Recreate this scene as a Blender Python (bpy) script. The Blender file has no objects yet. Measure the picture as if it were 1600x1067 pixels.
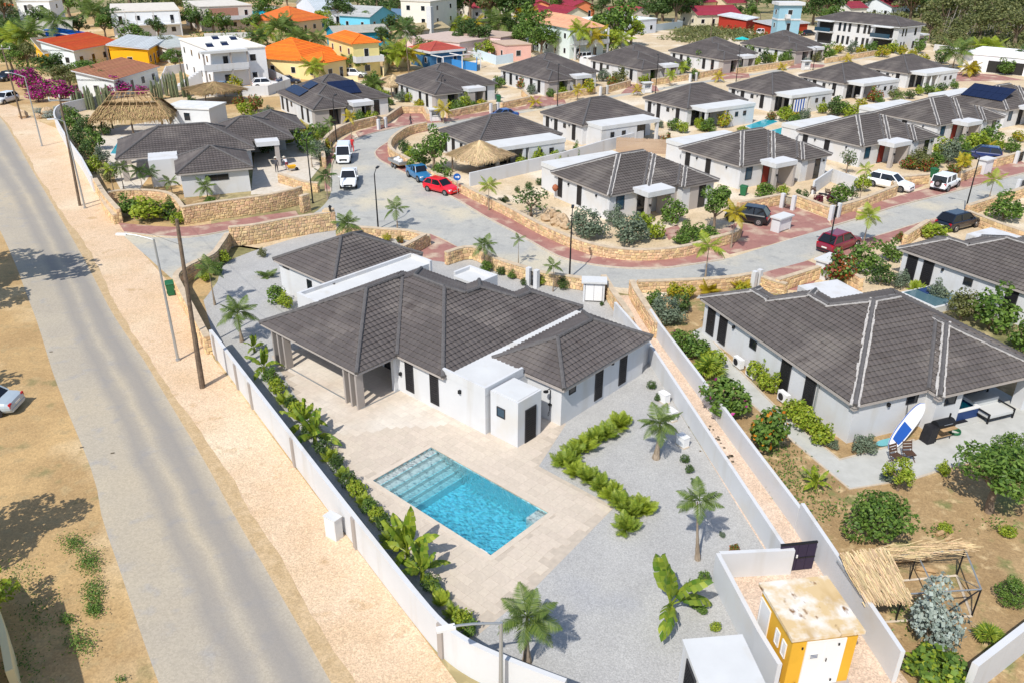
import bpy, math, random
from mathutils import Vector, Matrix
from mathutils.geometry import tessellate_polygon
R = math.radians
sc = bpy.context.scene
COL = sc.collection

# ------------------------------------------------------------------ camera
FPX, CAM_H, PITCH, ROLL = 1270.0, 25.0, R(26.809), R(0.362)
_f = Vector((0, math.cos(PITCH), -math.sin(PITCH)))
_r0 = Vector((1, 0, 0)); _u0 = _r0.cross(_f)
_r = math.cos(ROLL) * _r0 + math.sin(ROLL) * _u0
_u = -math.sin(ROLL) * _r0 + math.cos(ROLL) * _u0
cam = bpy.data.cameras.new('camera'); cam_o = bpy.data.objects.new('camera', cam); COL.objects.link(cam_o)
cam.sensor_width = 36.0; cam.lens = FPX / 1600.0 * 36.0; cam.clip_end = 3000.0; cam.clip_start = 0.5
m3 = Matrix((_r, _u, -_f)).transposed()
cam_o.matrix_world = Matrix.Translation((0, 0, CAM_H)) @ m3.to_4x4()
sc.camera = cam_o

# ------------------------------------------------------------------ sky, sun, exposure
SUN_AZ, SUN_EL = R(27.0), R(50.0)        # azimuth the shadows fall towards (from +Y to +X), height of the sun
world = bpy.data.worlds.new('World'); sc.world = world; world.use_nodes = True
nt = world.node_tree; nt.nodes.clear()
sky = nt.nodes.new('ShaderNodeTexSky'); sky.sky_type = 'NISHITA'; sky.sun_disc = False
sky.sun_elevation = SUN_EL; sky.sun_rotation = SUN_AZ + math.pi
bg = nt.nodes.new('ShaderNodeBackground'); bg.inputs['Strength'].default_value = 0.15
wo = nt.nodes.new('ShaderNodeOutputWorld')
nt.links.new(sky.outputs[0], bg.inputs[0]); nt.links.new(bg.outputs[0], wo.inputs[0])
sd = bpy.data.lights.new('sun', 'SUN'); sd.energy = 4.4; sd.angle = R(0.5); sd.color = (1.0, 0.95, 0.87)
so = bpy.data.objects.new('sun', sd); COL.objects.link(so)
so.rotation_euler = Vector((math.sin(SUN_AZ) * math.cos(SUN_EL), math.cos(SUN_AZ) * math.cos(SUN_EL), -math.sin(SUN_EL))).to_track_quat('-Z', 'Y').to_euler()
sc.view_settings.view_transform = 'Standard'; sc.view_settings.look = 'None'
sc.view_settings.exposure = 0.05; sc.view_settings.gamma = 1.0; sc.view_settings.use_curve_mapping = False
sc.cycles.max_bounces = 6; sc.cycles.transparent_max_bounces = 8
sc.cycles.caustics_reflective = False; sc.cycles.caustics_refractive = False

# ------------------------------------------------------------------ survey: pixel of the photograph -> point at height z
def P(px, py, z=0.0):
    d = (px - 800.0) / FPX * _r - (py - 533.5) / FPX * _u + _f
    return Vector((0, 0, CAM_H)) + d * ((CAM_H - z) / -d.z)
def mpp(p):                                # metres covered by one photograph pixel at a point
    return (Vector(p) - Vector((0, 0, CAM_H))).dot(_f) / FPX
def height_at(base, topy):                 # height of an upright whose foot is at base and whose top shows at row topy
    lo, hi = 0.0, 24.0
    for _ in range(40):
        m = (lo + hi) / 2; v = Vector((base.x, base.y, m - CAM_H))
        y = 533.5 - FPX * v.dot(_u) / v.dot(_f)
        if y > topy: lo = m
        else: hi = m
    return (lo + hi) / 2

# ------------------------------------------------------------------ materials
MATS = {}
def _new(name):
    m = bpy.data.materials.new(name); m.use_nodes = True; n = m.node_tree
    b = n.nodes['Principled BSDF']; MATS[name] = m
    return m, n, b
def mat(name, col, rough=0.8, var=0.0, scale=4.0, bump=0.0, bscale=60.0, metal=0.0, col2=None, detail=4.0, island=0.0, spec=0.3, contrast=(0.35, 0.65), bdist=0.02, coat=0.0, extra=None, objrand=False, grain=None):
    """plain surface: base colour mottled towards col2 by noise, optional relief, optional variation per piece"""
    m, n, b = _new(name); L = n.links
    b.inputs['Roughness'].default_value = rough; b.inputs['Metallic'].default_value = metal
    b.inputs['Specular IOR Level'].default_value = spec
    if coat: b.inputs['Coat Weight'].default_value = coat; b.inputs['Coat Roughness'].default_value = 0.08
    c = tuple(col) + (1,)
    tc = n.nodes.new('ShaderNodeTexCoord')
    out = None
    if var or col2:
        c2 = tuple(col2) + (1,) if col2 else tuple(x * (1 - var) for x in col) + (1,)
        no = n.nodes.new('ShaderNodeTexNoise'); no.inputs['Scale'].default_value = scale; no.inputs['Detail'].default_value = detail; no.inputs['Roughness'].default_value = 0.62
        L.new(tc.outputs['Object'], no.inputs['Vector'])
        rp = n.nodes.new('ShaderNodeValToRGB'); rp.color_ramp.elements[0].position = contrast[0]; rp.color_ramp.elements[1].position = contrast[1]
        rp.color_ramp.elements[0].color = c2; rp.color_ramp.elements[1].color = c
        L.new(no.outputs['Fac'], rp.inputs['Fac']); out = rp.outputs['Color']
    if extra:                              # further layers of noise: (colour, scale, lo, hi, stretch)
        for (ec, es, lo, hi, st) in extra:
            mp = n.nodes.new('ShaderNodeMapping'); mp.inputs['Scale'].default_value = st; L.new(tc.outputs['Object'], mp.inputs['Vector'])
            no = n.nodes.new('ShaderNodeTexNoise'); no.inputs['Scale'].default_value = es; no.inputs['Detail'].default_value = 5
            L.new(mp.outputs[0], no.inputs['Vector'])
            mr = n.nodes.new('ShaderNodeMapRange'); mr.inputs['From Min'].default_value = lo; mr.inputs['From Max'].default_value = hi
            L.new(no.outputs['Fac'], mr.inputs['Value'])
            mx = n.nodes.new('ShaderNodeMixRGB'); L.new(mr.outputs[0], mx.inputs['Fac'])
            if out: L.new(out, mx.inputs['Color1'])
            else: mx.inputs['Color1'].default_value = c
            mx.inputs['Color2'].default_value = tuple(ec) + (1,); out = mx.outputs['Color']
    if grain:                              # pebbles: every cell its own brightness
        for gs, ga in grain:
            vo = n.nodes.new('ShaderNodeTexVoronoi'); vo.inputs['Scale'].default_value = gs; L.new(tc.outputs['Object'], vo.inputs['Vector'])
            mr = n.nodes.new('ShaderNodeMapRange'); mr.inputs['To Min'].default_value = 1 - ga; mr.inputs['To Max'].default_value = 1 + ga
            se = n.nodes.new('ShaderNodeSeparateColor'); L.new(vo.outputs['Color'], se.inputs[0]); L.new(se.outputs[0], mr.inputs['Value'])
            hs = n.nodes.new('ShaderNodeHueSaturation'); L.new(mr.outputs[0], hs.inputs['Value'])
            if out: L.new(out, hs.inputs['Color'])
            else: hs.inputs['Color'].default_value = c
            out = hs.outputs['Color']
    if island:
        g = n.nodes.new('ShaderNodeObjectInfo' if objrand else 'ShaderNodeNewGeometry'); rnd = g.outputs['Random' if objrand else 'Random Per Island']
        mr = n.nodes.new('ShaderNodeMapRange'); mr.inputs['To Min'].default_value = 1 - island; mr.inputs['To Max'].default_value = 1 + island
        L.new(rnd, mr.inputs['Value'])
        hs = n.nodes.new('ShaderNodeHueSaturation'); L.new(mr.outputs[0], hs.inputs['Value'])
        mh = n.nodes.new('ShaderNodeMapRange'); mh.inputs['To Min'].default_value = 0.5 - island * 0.06; mh.inputs['To Max'].default_value = 0.5 + island * 0.06
        mm = n.nodes.new('ShaderNodeMath'); mm.operation = 'MULTIPLY'; mm.inputs[1].default_value = 7.31; L.new(rnd, mm.inputs[0])
        fr = n.nodes.new('ShaderNodeMath'); fr.operation = 'FRACT'; L.new(mm.outputs[0], fr.inputs[0]); L.new(fr.outputs[0], mh.inputs['Value']); L.new(mh.outputs[0], hs.inputs['Hue'])
        if out: L.new(out, hs.inputs['Color'])
        else: hs.inputs['Color'].default_value = c
        out = hs.outputs['Color']
    if out: L.new(out, b.inputs['Base Color'])
    else: b.inputs['Base Color'].default_value = c
    if bump:
        no = n.nodes.new('ShaderNodeTexNoise'); no.inputs['Scale'].default_value = bscale; no.inputs['Detail'].default_value = 3
        L.new(tc.outputs['Object'], no.inputs['Vector'])
        bp = n.nodes.new('ShaderNodeBump'); bp.inputs['Strength'].default_value = bump; bp.inputs['Distance'].default_value = bdist
        L.new(no.outputs['Fac'], bp.inputs['Height']); L.new(bp.outputs[0], b.inputs['Normal'])
    return m
def leafmat(name, c1, c2, trans=0.35):
    m, n, b = _new(name); L = n.links; out = n.nodes['Material Output']
    g = n.nodes.new('ShaderNodeNewGeometry'); rp = n.nodes.new('ShaderNodeValToRGB')
    rp.color_ramp.elements[0].color = tuple(c1) + (1,); rp.color_ramp.elements[1].color = tuple(c2) + (1,)
    L.new(g.outputs['Random Per Island'], rp.inputs['Fac']); L.new(rp.outputs[0], b.inputs['Base Color'])
    b.inputs['Roughness'].default_value = 0.5; b.inputs['Specular IOR Level'].default_value = 0.35
    t = n.nodes.new('ShaderNodeBsdfTranslucent'); L.new(rp.outputs[0], t.inputs['Color'])
    mx = n.nodes.new('ShaderNodeMixShader'); mx.inputs[0].default_value = trans
    L.new(b.outputs[0], mx.inputs[1]); L.new(t.outputs[0], mx.inputs[2]); L.new(mx.outputs[0], out.inputs['Surface'])
    return m
def tint(name, col, rough=0.6, **k): return MATS.get(name) or mat(name, col, rough, **k)

# ground
mat('earth', (.53, .36, .17), .95, col2=(.40, .265, .125), scale=.25, bump=.6, bscale=9, grain=[(16, .14), (8, .07)], extra=[((.62, .48, .29), .09, .5, .62, (1, 1, 1)), ((.42, .30, .15), 1.2, .54, .66, (1, 1, 1)), ((.27, .22, .10), .45, .60, .68, (1, 1, 1))])
mat('scrub_ground', (.38, .30, .16), .95, col2=(.15, .16, .06), scale=.08, bump=.5, bscale=5, grain=[(3, .2)], extra=[((.47, .38, .22), .3, .55, .7, (1, 1, 1))])
mat('garden_soil', (.40, .275, .14), .95, col2=(.31, .205, .10), scale=.5, bump=.7, bscale=8, grain=[(16, .15), (8, .07)], extra=[((.20, .20, .075), .6, .56, .66, (1, 1, 1)), ((.54, .40, .22), 1.4, .55, .68, (1, 1, 1))])
mat('verge_gravel', (.67, .50, .345), .95, col2=(.61, .44, .28), scale=.35, bump=.8, bscale=14, grain=[(20, .2), (12, .09)], extra=[((.70, .57, .41), .10, .52, .68, (1, 1, 1)), ((.50, .35, .20), .7, .60, .72, (1, 1, 1))])
mat('alley_gravel', (.66, .52, .41), .95, col2=(.58, .44, .33), scale=.5, bump=.8, bscale=12, grain=[(20, .2), (12, .1)])
mat('grey_gravel', (.43, .425, .41), .95, col2=(.385, .38, .37), scale=.5, bump=.9, bscale=11, grain=[(26, .17), (14, .05)], extra=[((.37, .372, .38), .22, .56, .70, (1, 1, 1))])
mat('soil_strip', (.16, .13, .09), .95, var=.4, scale=3, bump=.5, bscale=12)
mat('sand', (.62, .50, .34), .95, col2=(.54, .42, .27), scale=.4, bump=.5, bscale=10, grain=[(8, .12)], extra=[((.70, .61, .48), .15, .5, .64, (1, 1, 1))])
mat('white_gravel', (.66, .60, .52), .95, col2=(.55, .49, .4), scale=2, bump=.5, bscale=10)
mat('sun_bleached_asphalt', (.46, .405, .315), .9, col2=(.42, .37, .295), scale=.3, bump=.35, bscale=30, grain=[(14, .10)], extra=[((.49, .42, .31), .08, .5, .62, (1, 1, 1)), ((.38, .355, .32), .9, .56, .72, (1, 1, 1))])
mat('street_asphalt', (.44, .435, .40), .9, col2=(.38, .38, .36), scale=.35, bump=.3, bscale=28, grain=[(10, .08)], extra=[((.54, .49, .38), .12, .50, .66, (1, 1, 1)), ((.33, .33, .315), .9, .56, .7, (1, 1, 1))])
mat('tyre_track', (.27, .255, .24), .9, col2=(.33, .305, .27), scale=.6, bump=.3, bscale=30)
mat('red_paver', (.38, .195, .165), .85, col2=(.31, .15, .13), scale=.7, bump=.3, bscale=22, extra=[((.56, .45, .34), .5, .52, .70, (1, 1, 1)), ((.22, .09, .08), 5, .6, .75, (1, 1, 1))])
mat('kerb', (.58, .50, .40), .9, var=.2, scale=3)
mat('grey_paver', (.50, .50, .47), .9, col2=(.43, .43, .40), scale=1.2, island=.10)
mat('travertine', (.62, .54, .45), .75, col2=(.57, .49, .40), scale=.6, island=.055, spec=.2, grain=[(8, .04)], extra=[((.66, .60, .52), .25, .45, .62, (1, 1, 1))])
mat('travertine_slab', (.62, .54, .45), .75, col2=(.57, .49, .40), scale=.9, island=.05, spec=.2, objrand=True, grain=[(8, .04)])
mat('roof_tile_single', (.112, .098, .094), .72, var=.18, scale=1.5, island=.10, spec=.3, objrand=True)
mat('travertine_joint', (.54, .465, .38), .9, var=.15, scale=3)
# buildings
mat('white_render', (.62, .63, .645), .85, var=.05, scale=.6, bump=.15, bscale=30, extra=[((.54, .53, .51), .9, .55, .72, (1, 1, .12)), ((.60, .585, .56), .4, .56, .7, (1, 1, 1))])
mat('roof_white', (.63, .64, .64), .8, var=.08, scale=.6, extra=[((.56, .55, .52), .8, .58, .72, (1, 1, 1))])
mat('grey_render', (.42, .38, .35), .85, var=.08, scale=.8)
mat('taupe_render', (.38, .34, .31), .85, var=.08, scale=.8)
mat('roof_tile', (.112, .098, .094), .72, var=.18, scale=1.5, island=.10, spec=.3, extra=[((.15, .132, .122), .3, .50, .66, (1, 1, 1)), ((.085, .072, .068), .9, .58, .72, (1, 1, 1))])
mat('roof_tile_worn', (.112, .098, .092), .75, var=.2, scale=1.5, island=.10, spec=.3, extra=[((.155, .137, .124), .3, .5, .66, (1, 1, 1)), ((.085, .072, .066), .9, .58, .72, (1, 1, 1))])
mat('ridge_tile', (.125, .118, .118), .7, var=.25, scale=4)
mat('mortar', (.50, .48, .46), .9, var=.3, scale=5)
mat('window_frame', (.035, .035, .04), .5)
mat('shutter', (.022, .022, .026), .55, var=.3, scale=8)
def glassmat(name, col, rough=.08):
    m, n, b = _new(name); b.inputs['Base Color'].default_value = tuple(col) + (1,); b.inputs['Roughness'].default_value = rough
    b.inputs['Specular IOR Level'].default_value = .6; return m
glassmat('dark_glass', (.012, .015, .02)); glassmat('blue_glass', (.02, .06, .10)); glassmat('car_glass', (.01, .012, .016), .05)
mat('painted_shade', (.03, .028, .026), .9)  # near-black colour painted on slabs in place of the shade inside openings
mat('stone', (.70, .51, .30), .9, col2=(.60, .41, .22), scale=2.5, island=.26, bump=.4, bscale=10)
mat('stone_core', (.66, .53, .37), .95, col2=(.52, .39, .24), scale=3.5, bump=1, bscale=6, bdist=.08)
mat('black_metal', (.02, .021, .024), .5, metal=.3); mat('grey_metal', (.42, .44, .45), .45, metal=.6); mat('white_metal', (.75, .75, .75), .45)
mat('pole_wood', (.20, .15, .105), .9, col2=(.11, .08, .06), scale=5, bump=.4, bscale=20)
mat('timber', (.50, .33, .17), .85, var=.3, scale=4); mat('dark_timber', (.10, .055, .035), .7, var=.3, scale=5)
mat('fence_wood', (.40, .30, .21), .85, island=.2)
mat('thatch', (.38, .265, .13), .95, island=.38); mat('thatch_core', (.34, .24, .12), .95, var=.4, scale=3)
mat('thatch_pale', (.60, .45, .26), .95, island=.30)
mat('trunk', (.28, .21, .15), .95, col2=(.17, .125, .09), scale=4, bump=.5, bscale=12)
mat('palm_trunk', (.36, .29, .22), .95, col2=(.22, .17, .12), scale=6, bump=.5, bscale=14)
mat('rubber', (.02, .02, .02), .85); mat('rim', (.45, .46, .48), .35, metal=.8); mat('black_plastic', (.02, .02, .022), .6)
mat('plastic_green', (.02, .13, .055), .55); mat('steel', (.55, .56, .57), .35, metal=.9)
mat('head_lamp', (.75, .77, .8), .1); mat('tail_lamp', (.45, .01, .02), .2); mat('plate', (.75, .75, .7), .5)
mat('rock', (.55, .42, .28), .9, col2=(.40, .28, .17), scale=2, bump=.5, bscale=8)
mat('pool_wall', (.50, .88, .95), .4, island=.28); mat('pool_step', (.74, .80, .80), .5, island=.1)  # strong tint spread between pool faces paints in the caustic sparkle
mat('coping', (.55, .50, .44), .7, var=.15, scale=3); mat('navy', (.02, .05, .16), .6); mat('cushion', (.55, .56, .55), .9)
mat('yellow_render', (.72, .40, .035), .85, var=.1, scale=1); mat('rust_white', (.76, .73, .68), .85, col2=(.62, .46, .25), scale=.7, contrast=(.42, .58), extra=[((.50, .34, .15), .8, .54, .66, (1, .5, 1)), ((.22, .11, .04), 2.2, .60, .68, (1, .6, 1))])
# leaves
leafmat('leaf_green', (.06, .13, .022), (.20, .31, .055)); leafmat('leaf_dark', (.035, .08, .02), (.12, .19, .045))
leafmat('leaf_lime', (.17, .27, .02), (.42, .47, .05)); leafmat('leaf_yellow', (.34, .30, .02), (.55, .42, .03))
leafmat('leaf_silver', (.20, .25, .21), (.40, .46, .42), .15); leafmat('leaf_greygreen', (.09, .13, .08), (.22, .27, .18), .25)
leafmat('leaf_palm', (.06, .12, .022), (.22, .29, .065)); leafmat('leaf_areca', (.10, .20, .02), (.36, .42, .05))
leafmat('leaf_magenta', (.25, .01, .13), (.60, .04, .34)); leafmat('leaf_red', (.20, .03, .02), (.45, .12, .03))
leafmat('leaf_scrub', (.085, .115, .035), (.26, .27, .10)); leafmat('leaf_dry', (.22, .15, .07), (.42, .30, .14), .15)
leafmat('leaf_olive', (.09, .11, .03), (.24, .25, .09)); leafmat('cactus', (.10, .13, .07), (.20, .22, .12), .05)
leafmat('leaf_orange', (.50, .16, .01), (.65, .28, .02)); leafmat('leaf_purple', (.10, .015, .03), (.22, .04, .06))
M = MATS

# ------------------------------------------------------------------ mesh collector
class MB:
    def __init__(s): s.v = []; s.f = []; s.m = []
    def add(s, vs, fs, m=0):
        o = len(s.v); s.v += [tuple(v) for v in vs]; s.f += [tuple(i + o for i in f) for f in fs]; s.m += [m] * len(fs); return s
    def box(s, x0, y0, z0, x1, y1, z1, m=0):
        return s.add([(x0, y0, z0), (x1, y0, z0), (x1, y1, z0), (x0, y1, z0), (x0, y0, z1), (x1, y0, z1), (x1, y1, z1), (x0, y1, z1)],
                     [(0, 3, 2, 1), (4, 5, 6, 7), (0, 1, 5, 4), (1, 2, 6, 5), (2, 3, 7, 6), (3, 0, 4, 7)], m)
    def obox(s, c, ax, ay, az, m=0):       # oriented box: centre and three half-axes
        c = Vector(c); ax = Vector(ax); ay = Vector(ay); az = Vector(az); vs = []
        for sz in (-1, 1):
            for sx, sy in ((-1, -1), (1, -1), (1, 1), (-1, 1)): vs.append(c + sx * ax + sy * ay + sz * az)
        return s.add(vs, [(0, 3, 2, 1), (4, 5, 6, 7), (0, 1, 5, 4), (1, 2, 6, 5), (2, 3, 7, 6), (3, 0, 4, 7)], m)
    def prism(s, poly, z0, z1, m=0):       # plan polygon extruded; z0/z1 numbers
        n = len(poly); vs = [(p[0], p[1], z0) for p in poly] + [(p[0], p[1], z1) for p in poly]
        area = sum(poly[i][0] * poly[(i + 1) % n][1] - poly[(i + 1) % n][0] * poly[i][1] for i in range(n))
        tri = tessellate_polygon([[Vector((p[0], p[1], 0)) for p in poly]])
        fs = []
        for t in tri:
            a, b, c = t
            up = ((poly[b][0] - poly[a][0]) * (poly[c][1] - poly[a][1]) - (poly[b][1] - poly[a][1]) * (poly[c][0] - poly[a][0])) > 0
            t = t if up else (a, c, b)
            fs.append(tuple(i + n for i in t)); fs.append(tuple(reversed(t)))
        for i in range(n):
            j = (i + 1) % n; fs.append((i, j, j + n, i + n) if area > 0 else (j, i, i + n, j + n))
        return s.add(vs, fs, m)
    def quad(s, a, b, c, d, m=0): return s.add([a, b, c, d], [(0, 1, 2, 3)], m)
    def poly(s, pts, m=0): return s.add(pts, [tuple(range(len(pts)))], m)
    def tube(s, path, r, n=6, m=0, cap=True):   # r number or list
        path = [Vector(p) for p in path]; k = len(path); rs = r if isinstance(r, (list, tuple)) else [r] * k
        vs = []; fs = []
        for i, p in enumerate(path):
            t = (path[min(i + 1, k - 1)] - path[max(i - 1, 0)])
            if t.length < 1e-9: t = Vector((0, 0, 1))
            t.normalize(); a = t.cross(Vector((0, 0, 1)) if abs(t.z) < .95 else Vector((1, 0, 0))).normalized(); b = t.cross(a)
            for j in range(n):
                w = 2 * math.pi * j / n; vs.append(p + rs[i] * (math.cos(w) * a + math.sin(w) * b))
        for i in range(k - 1):
            for j in range(n):
                q = (j + 1) % n; fs.append((i * n + j, i * n + q, (i + 1) * n + q, (i + 1) * n + j))
        if cap: fs.append(tuple(range(n))); fs.append(tuple(reversed(range((k - 1) * n, k * n))))
        return s.add(vs, fs, m)
    def cyl(s, c, r, h, n=12, m=0, r2=None):
        c = Vector(c); return s.tube([c, c + Vector((0, 0, h))], [r, r if r2 is None else r2], n, m)
    def build(s, name, mats, parent=None, loc=None, rz=0.0, smooth=False):
        me = bpy.data.meshes.new(name); me.from_pydata(s.v, [], s.f)
        for mm in (mats if isinstance(mats, (list, tuple)) else [mats]): me.materials.append(M[mm] if isinstance(mm, str) else mm)
        if any(s.m): me.polygons.foreach_set('material_index', s.m)
        if smooth: me.polygons.foreach_set('use_smooth', [True] * len(me.polygons))
        me.update(); o = bpy.data.objects.new(name, me); COL.objects.link(o)
        if parent: o.parent = parent
        if loc is not None: o.location = loc
        if rz: o.rotation_euler = (0, 0, rz)
        return o
def link(name, me, parent=None, loc=(0, 0, 0), rz=0.0, scale=None):
    o = bpy.data.objects.new(name, me); COL.objects.link(o); o.parent = parent; o.location = loc; o.rotation_euler = (0, 0, rz)
    if scale: o.scale = scale
    return o
def empty(name, loc, rz=0.0):
    o = bpy.data.objects.new(name, None); COL.objects.link(o); o.location = loc; o.rotation_euler = (0, 0, rz); o.empty_display_size = .2; return o
def tag(o, label=None, cat=None, group=None, kind=None):
    if label: o['label'] = label
    if cat: o['category'] = cat
    if group: o['group'] = group
    if kind: o['kind'] = kind
    return o
def copy_tree(o, parent=None):
    c = o.copy(); COL.objects.link(c); c.parent = parent
    for ch in list(o.children): copy_tree(ch, c)
    return c
def sheet(name, rings, z, material, thick=0.0):
    """flat sheet from plan rings [outer, holes...] of (x, y)"""
    rs = [[Vector((p[0], p[1], 0)) for p in r] for r in rings]; flat = [p for r in rs for p in r]
    fs = []
    for a, b, c in tessellate_polygon(rs):
        A, B, C = flat[a], flat[b], flat[c]
        fs.append((a, b, c) if (B - A).cross(C - A).z > 0 else (a, c, b))
    mb = MB(); mb.add([(p.x, p.y, z) for p in flat], fs)
    return tag(mb.build(name, material), kind='structure')
def pix(pts, z=0.0): return [tuple(P(x, y, z)[:2]) for x, y in pts]
def smooth_path(pts, n=6):                 # Catmull-Rom through plan points
    pts = [Vector((p[0], p[1])) for p in pts]; out = []
    for i in range(len(pts) - 1):
        a = pts[max(i - 1, 0)]; b = pts[i]; c = pts[i + 1]; d = pts[min(i + 2, len(pts) - 1)]
        for k in range(n):
            t = k / n; out.append(0.5 * ((2 * b) + (c - a) * t + (2 * a - 5 * b + 4 * c - d) * t * t + (3 * b - a - 3 * c + d) * t ** 3))
    out.append(pts[-1]); return [tuple(p) for p in out]
def offset_path(pts, d):
    out = []; n = len(pts)
    for i in range(n):
        a = Vector(pts[max(i - 1, 0)]); b = Vector(pts[min(i + 1, n - 1)]); t = (b - a).normalized(); out.append((pts[i][0] - t.y * d, pts[i][1] + t.x * d))
    return out
# ================================================================== GROUND AND ROADS
rng = random.Random(7)
MO = Vector((-3.86, 39.76)); MA = R(-41.8)             # the pool villa: frame of its plan
def ML(x, y): c, s = math.cos(MA), math.sin(MA); return (MO.x + c * x - s * y, MO.y + s * x + c * y)
POOL = [ML(1.65, -6.68), ML(9.9, -6.68), ML(9.9, -2.6), ML(1.65, -2.6)]
BIG = [(-900, -60), (900, -60), (900, 1400), (-900, 1400)]
sheet('ground', [BIG, POOL], 0.0, 'scrub_ground')
sheet('ground', [[(-90, -50), (90, -50), (90, 24), (24, 24), (24, 18), (-90, 18)]], .002, 'earth')
# sandy land on the left of the road and the town behind it
sheet('ground', [pix([(-700, 1300), (-700, 180), (-120, 60), (120, 20), (420, 2), (640, 20), (700, 96), (520, 175), (400, 200), (330, 330), (330, 520), (720, 1075), (720, 1300)])], .004, 'earth')
sheet('ground', [pix([(180, 352), (330, 380), (520, 340), (520, 180), (610, 120), (780, 88), (1040, 62), (1260, 40), (1460, 70), (1640, 90), (2300, 160), (2300, 420), (1500, 470), (1040, 470), (930, 452), (600, 420)])], .006, 'sand')
sheet('ground', [pix([(930, 62), (985, 45), (1100, 52), (1210, 48), (1210, 62), (1060, 82), (990, 75)])], .009, 'sand')
# verge of fine gravel beside the old road
sheet('verge', [pix([(-20, 150), (30, 170), (60, 190), (98, 205), (130, 262), (190, 350), (197, 366), (262, 440), (300, 486), (335, 562), (515, 802), (650, 980), (720, 1075), (900, 1300), (640, 1300), (523, 1067), (462, 960), (417, 882), (369, 801), (327, 724), (277, 641), (227, 559), (177, 487), (122, 382), (54, 267), (27, 220), (-30, 170)])], .010, 'verge_gravel')
def resample(p, n):
    p = [Vector(q) for q in p]; d = [0]
    for i in range(1, len(p)): d.append(d[-1] + (p[i] - p[i - 1]).length)
    out = []; j = 0
    for k in range(n):
        t = d[-1] * k / (n - 1)
        while j < len(p) - 2 and d[j + 1] < t: j += 1
        u = (t - d[j]) / max(1e-9, d[j + 1] - d[j]); out.append(tuple(p[j].lerp(p[j + 1], min(1, u))))
    return out
def band(name, a, b, z, m, h=0.0):
    if not h: return sheet(name, [list(a) + list(reversed(b))], z, m)
    mb = MB(); a = [Vector(p) for p in a]; b = [Vector(p) for p in b]
    n = len(a); vs = [(p.x, p.y, h) for p in a] + [(p.x, p.y, h) for p in b] + [(p.x, p.y, 0) for p in a] + [(p.x, p.y, 0) for p in b]; fs = []
    for i in range(n - 1): fs += [(i, i + 1, n + i + 1, n + i), (2 * n + i, 2 * n + i + 1, i + 1, i), (n + i, n + i + 1, 3 * n + i + 1, 3 * n + i)]
    fs += [(0, n, 3 * n, 2 * n), (n - 1, 3 * n - 1, 4 * n - 1, 2 * n - 1)]
    mb.add(vs, fs); return tag(mb.build(name, m), kind='structure')
# the old road carries a coordinate across its width, for the wheel tracks worn into the dust
ext = lambda q: q + [tuple(Vector(q[-1]) + (Vector(q[-1]) - Vector(q[-2])).normalized() * 45)]
ra = resample(smooth_path(ext(pix([(-420, 110), (-200, 190), (-90, 255), (-20, 330), (8, 376), (45, 467), (69, 534), (85, 589), (120, 674), (150, 751), (160, 800), (190, 895), (217, 975), (250, 1067), (330, 1300)])), 4), 120)
rb = resample(smooth_path(ext(pix([(-260, 60), (-120, 110), (-40, 150), (2, 185), (25, 220), (52, 267), (85, 322), (120, 382), (150, 437), (176, 487), (207, 534), (225, 559), (275, 641), (325, 724), (367, 801), (415, 882), (460, 960), (522, 1067), (640, 1300)])), 4), 120)
mb = MB(); NA = 12; ac = []
for i in range(120):
    for k in range(NA + 1):
        t = k / NA; w = 0.0
        if k == 0: w = -.08 + .09 * math.sin(i * .9) * math.sin(i * .37)
        p = Vector(ra[i]).lerp(Vector(rb[i]), t); d = (Vector(rb[i]) - Vector(ra[i])).normalized(); p += d * w; mb.v.append((p.x, p.y, .014)); ac.append(t)
for i in range(119):
    for k in range(NA): a = i * (NA + 1) + k; mb.f.append((a, a + NA + 1, a + NA + 2, a + 1)); mb.m.append(0)
road = tag(mb.build('road', 'sun_bleached_asphalt'), kind='structure')
at_ = road.data.attributes.new('across', 'FLOAT', 'POINT'); at_.data.foreach_set('value', ac)
n = M['sun_bleached_asphalt'].node_tree; bs = n.nodes['Principled BSDF']; src = bs.inputs['Base Color'].links[0].from_socket
an = n.nodes.new('ShaderNodeAttribute'); an.attribute_name = 'across'
nz = n.nodes.new('ShaderNodeTexNoise'); nz.inputs['Scale'].default_value = .35; nz.inputs['Detail'].default_value = 5; tc_ = n.nodes.new('ShaderNodeTexCoord'); n.links.new(tc_.outputs['Object'], nz.inputs['Vector'])
ma = n.nodes.new('ShaderNodeMath'); ma.operation = 'MULTIPLY_ADD'; ma.inputs[1].default_value = .12; n.links.new(nz.outputs['Fac'], ma.inputs[0]); of_ = n.nodes.new('ShaderNodeMath'); of_.inputs[1].default_value = -.06; n.links.new(an.outputs['Fac'], of_.inputs[0]); n.links.new(of_.outputs[0], ma.inputs[2])
rp_ = n.nodes.new('ShaderNodeValToRGB'); cr = rp_.color_ramp; cr.elements[0].position = 0.0; cr.elements[0].color = (0, 0, 0, 1); cr.elements[1].position = 1.0; cr.elements[1].color = (0, 0, 0, 1)
for ps, vl_ in ((.12, .1), (.36, .15), (.48, .75), (.56, .6), (.635, .12), (.73, .75), (.83, .85), (.93, .3)):
    e_ = cr.elements.new(ps); e_.color = (vl_, vl_, vl_, 1)
n.links.new(ma.outputs[0], rp_.inputs['Fac'])
mf = n.nodes.new('ShaderNodeMath'); mf.operation = 'MULTIPLY'; mf.inputs[1].default_value = .95; n.links.new(rp_.outputs[0], mf.inputs[0])
mx_ = n.nodes.new('ShaderNodeMixRGB'); n.links.new(mf.outputs[0], mx_.inputs['Fac']); n.links.new(src, mx_.inputs['Color1']); mx_.inputs['Color2'].default_value = (.265, .25, .235, 1)
n.links.new(mx_.outputs[0], bs.inputs['Base Color'])
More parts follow.
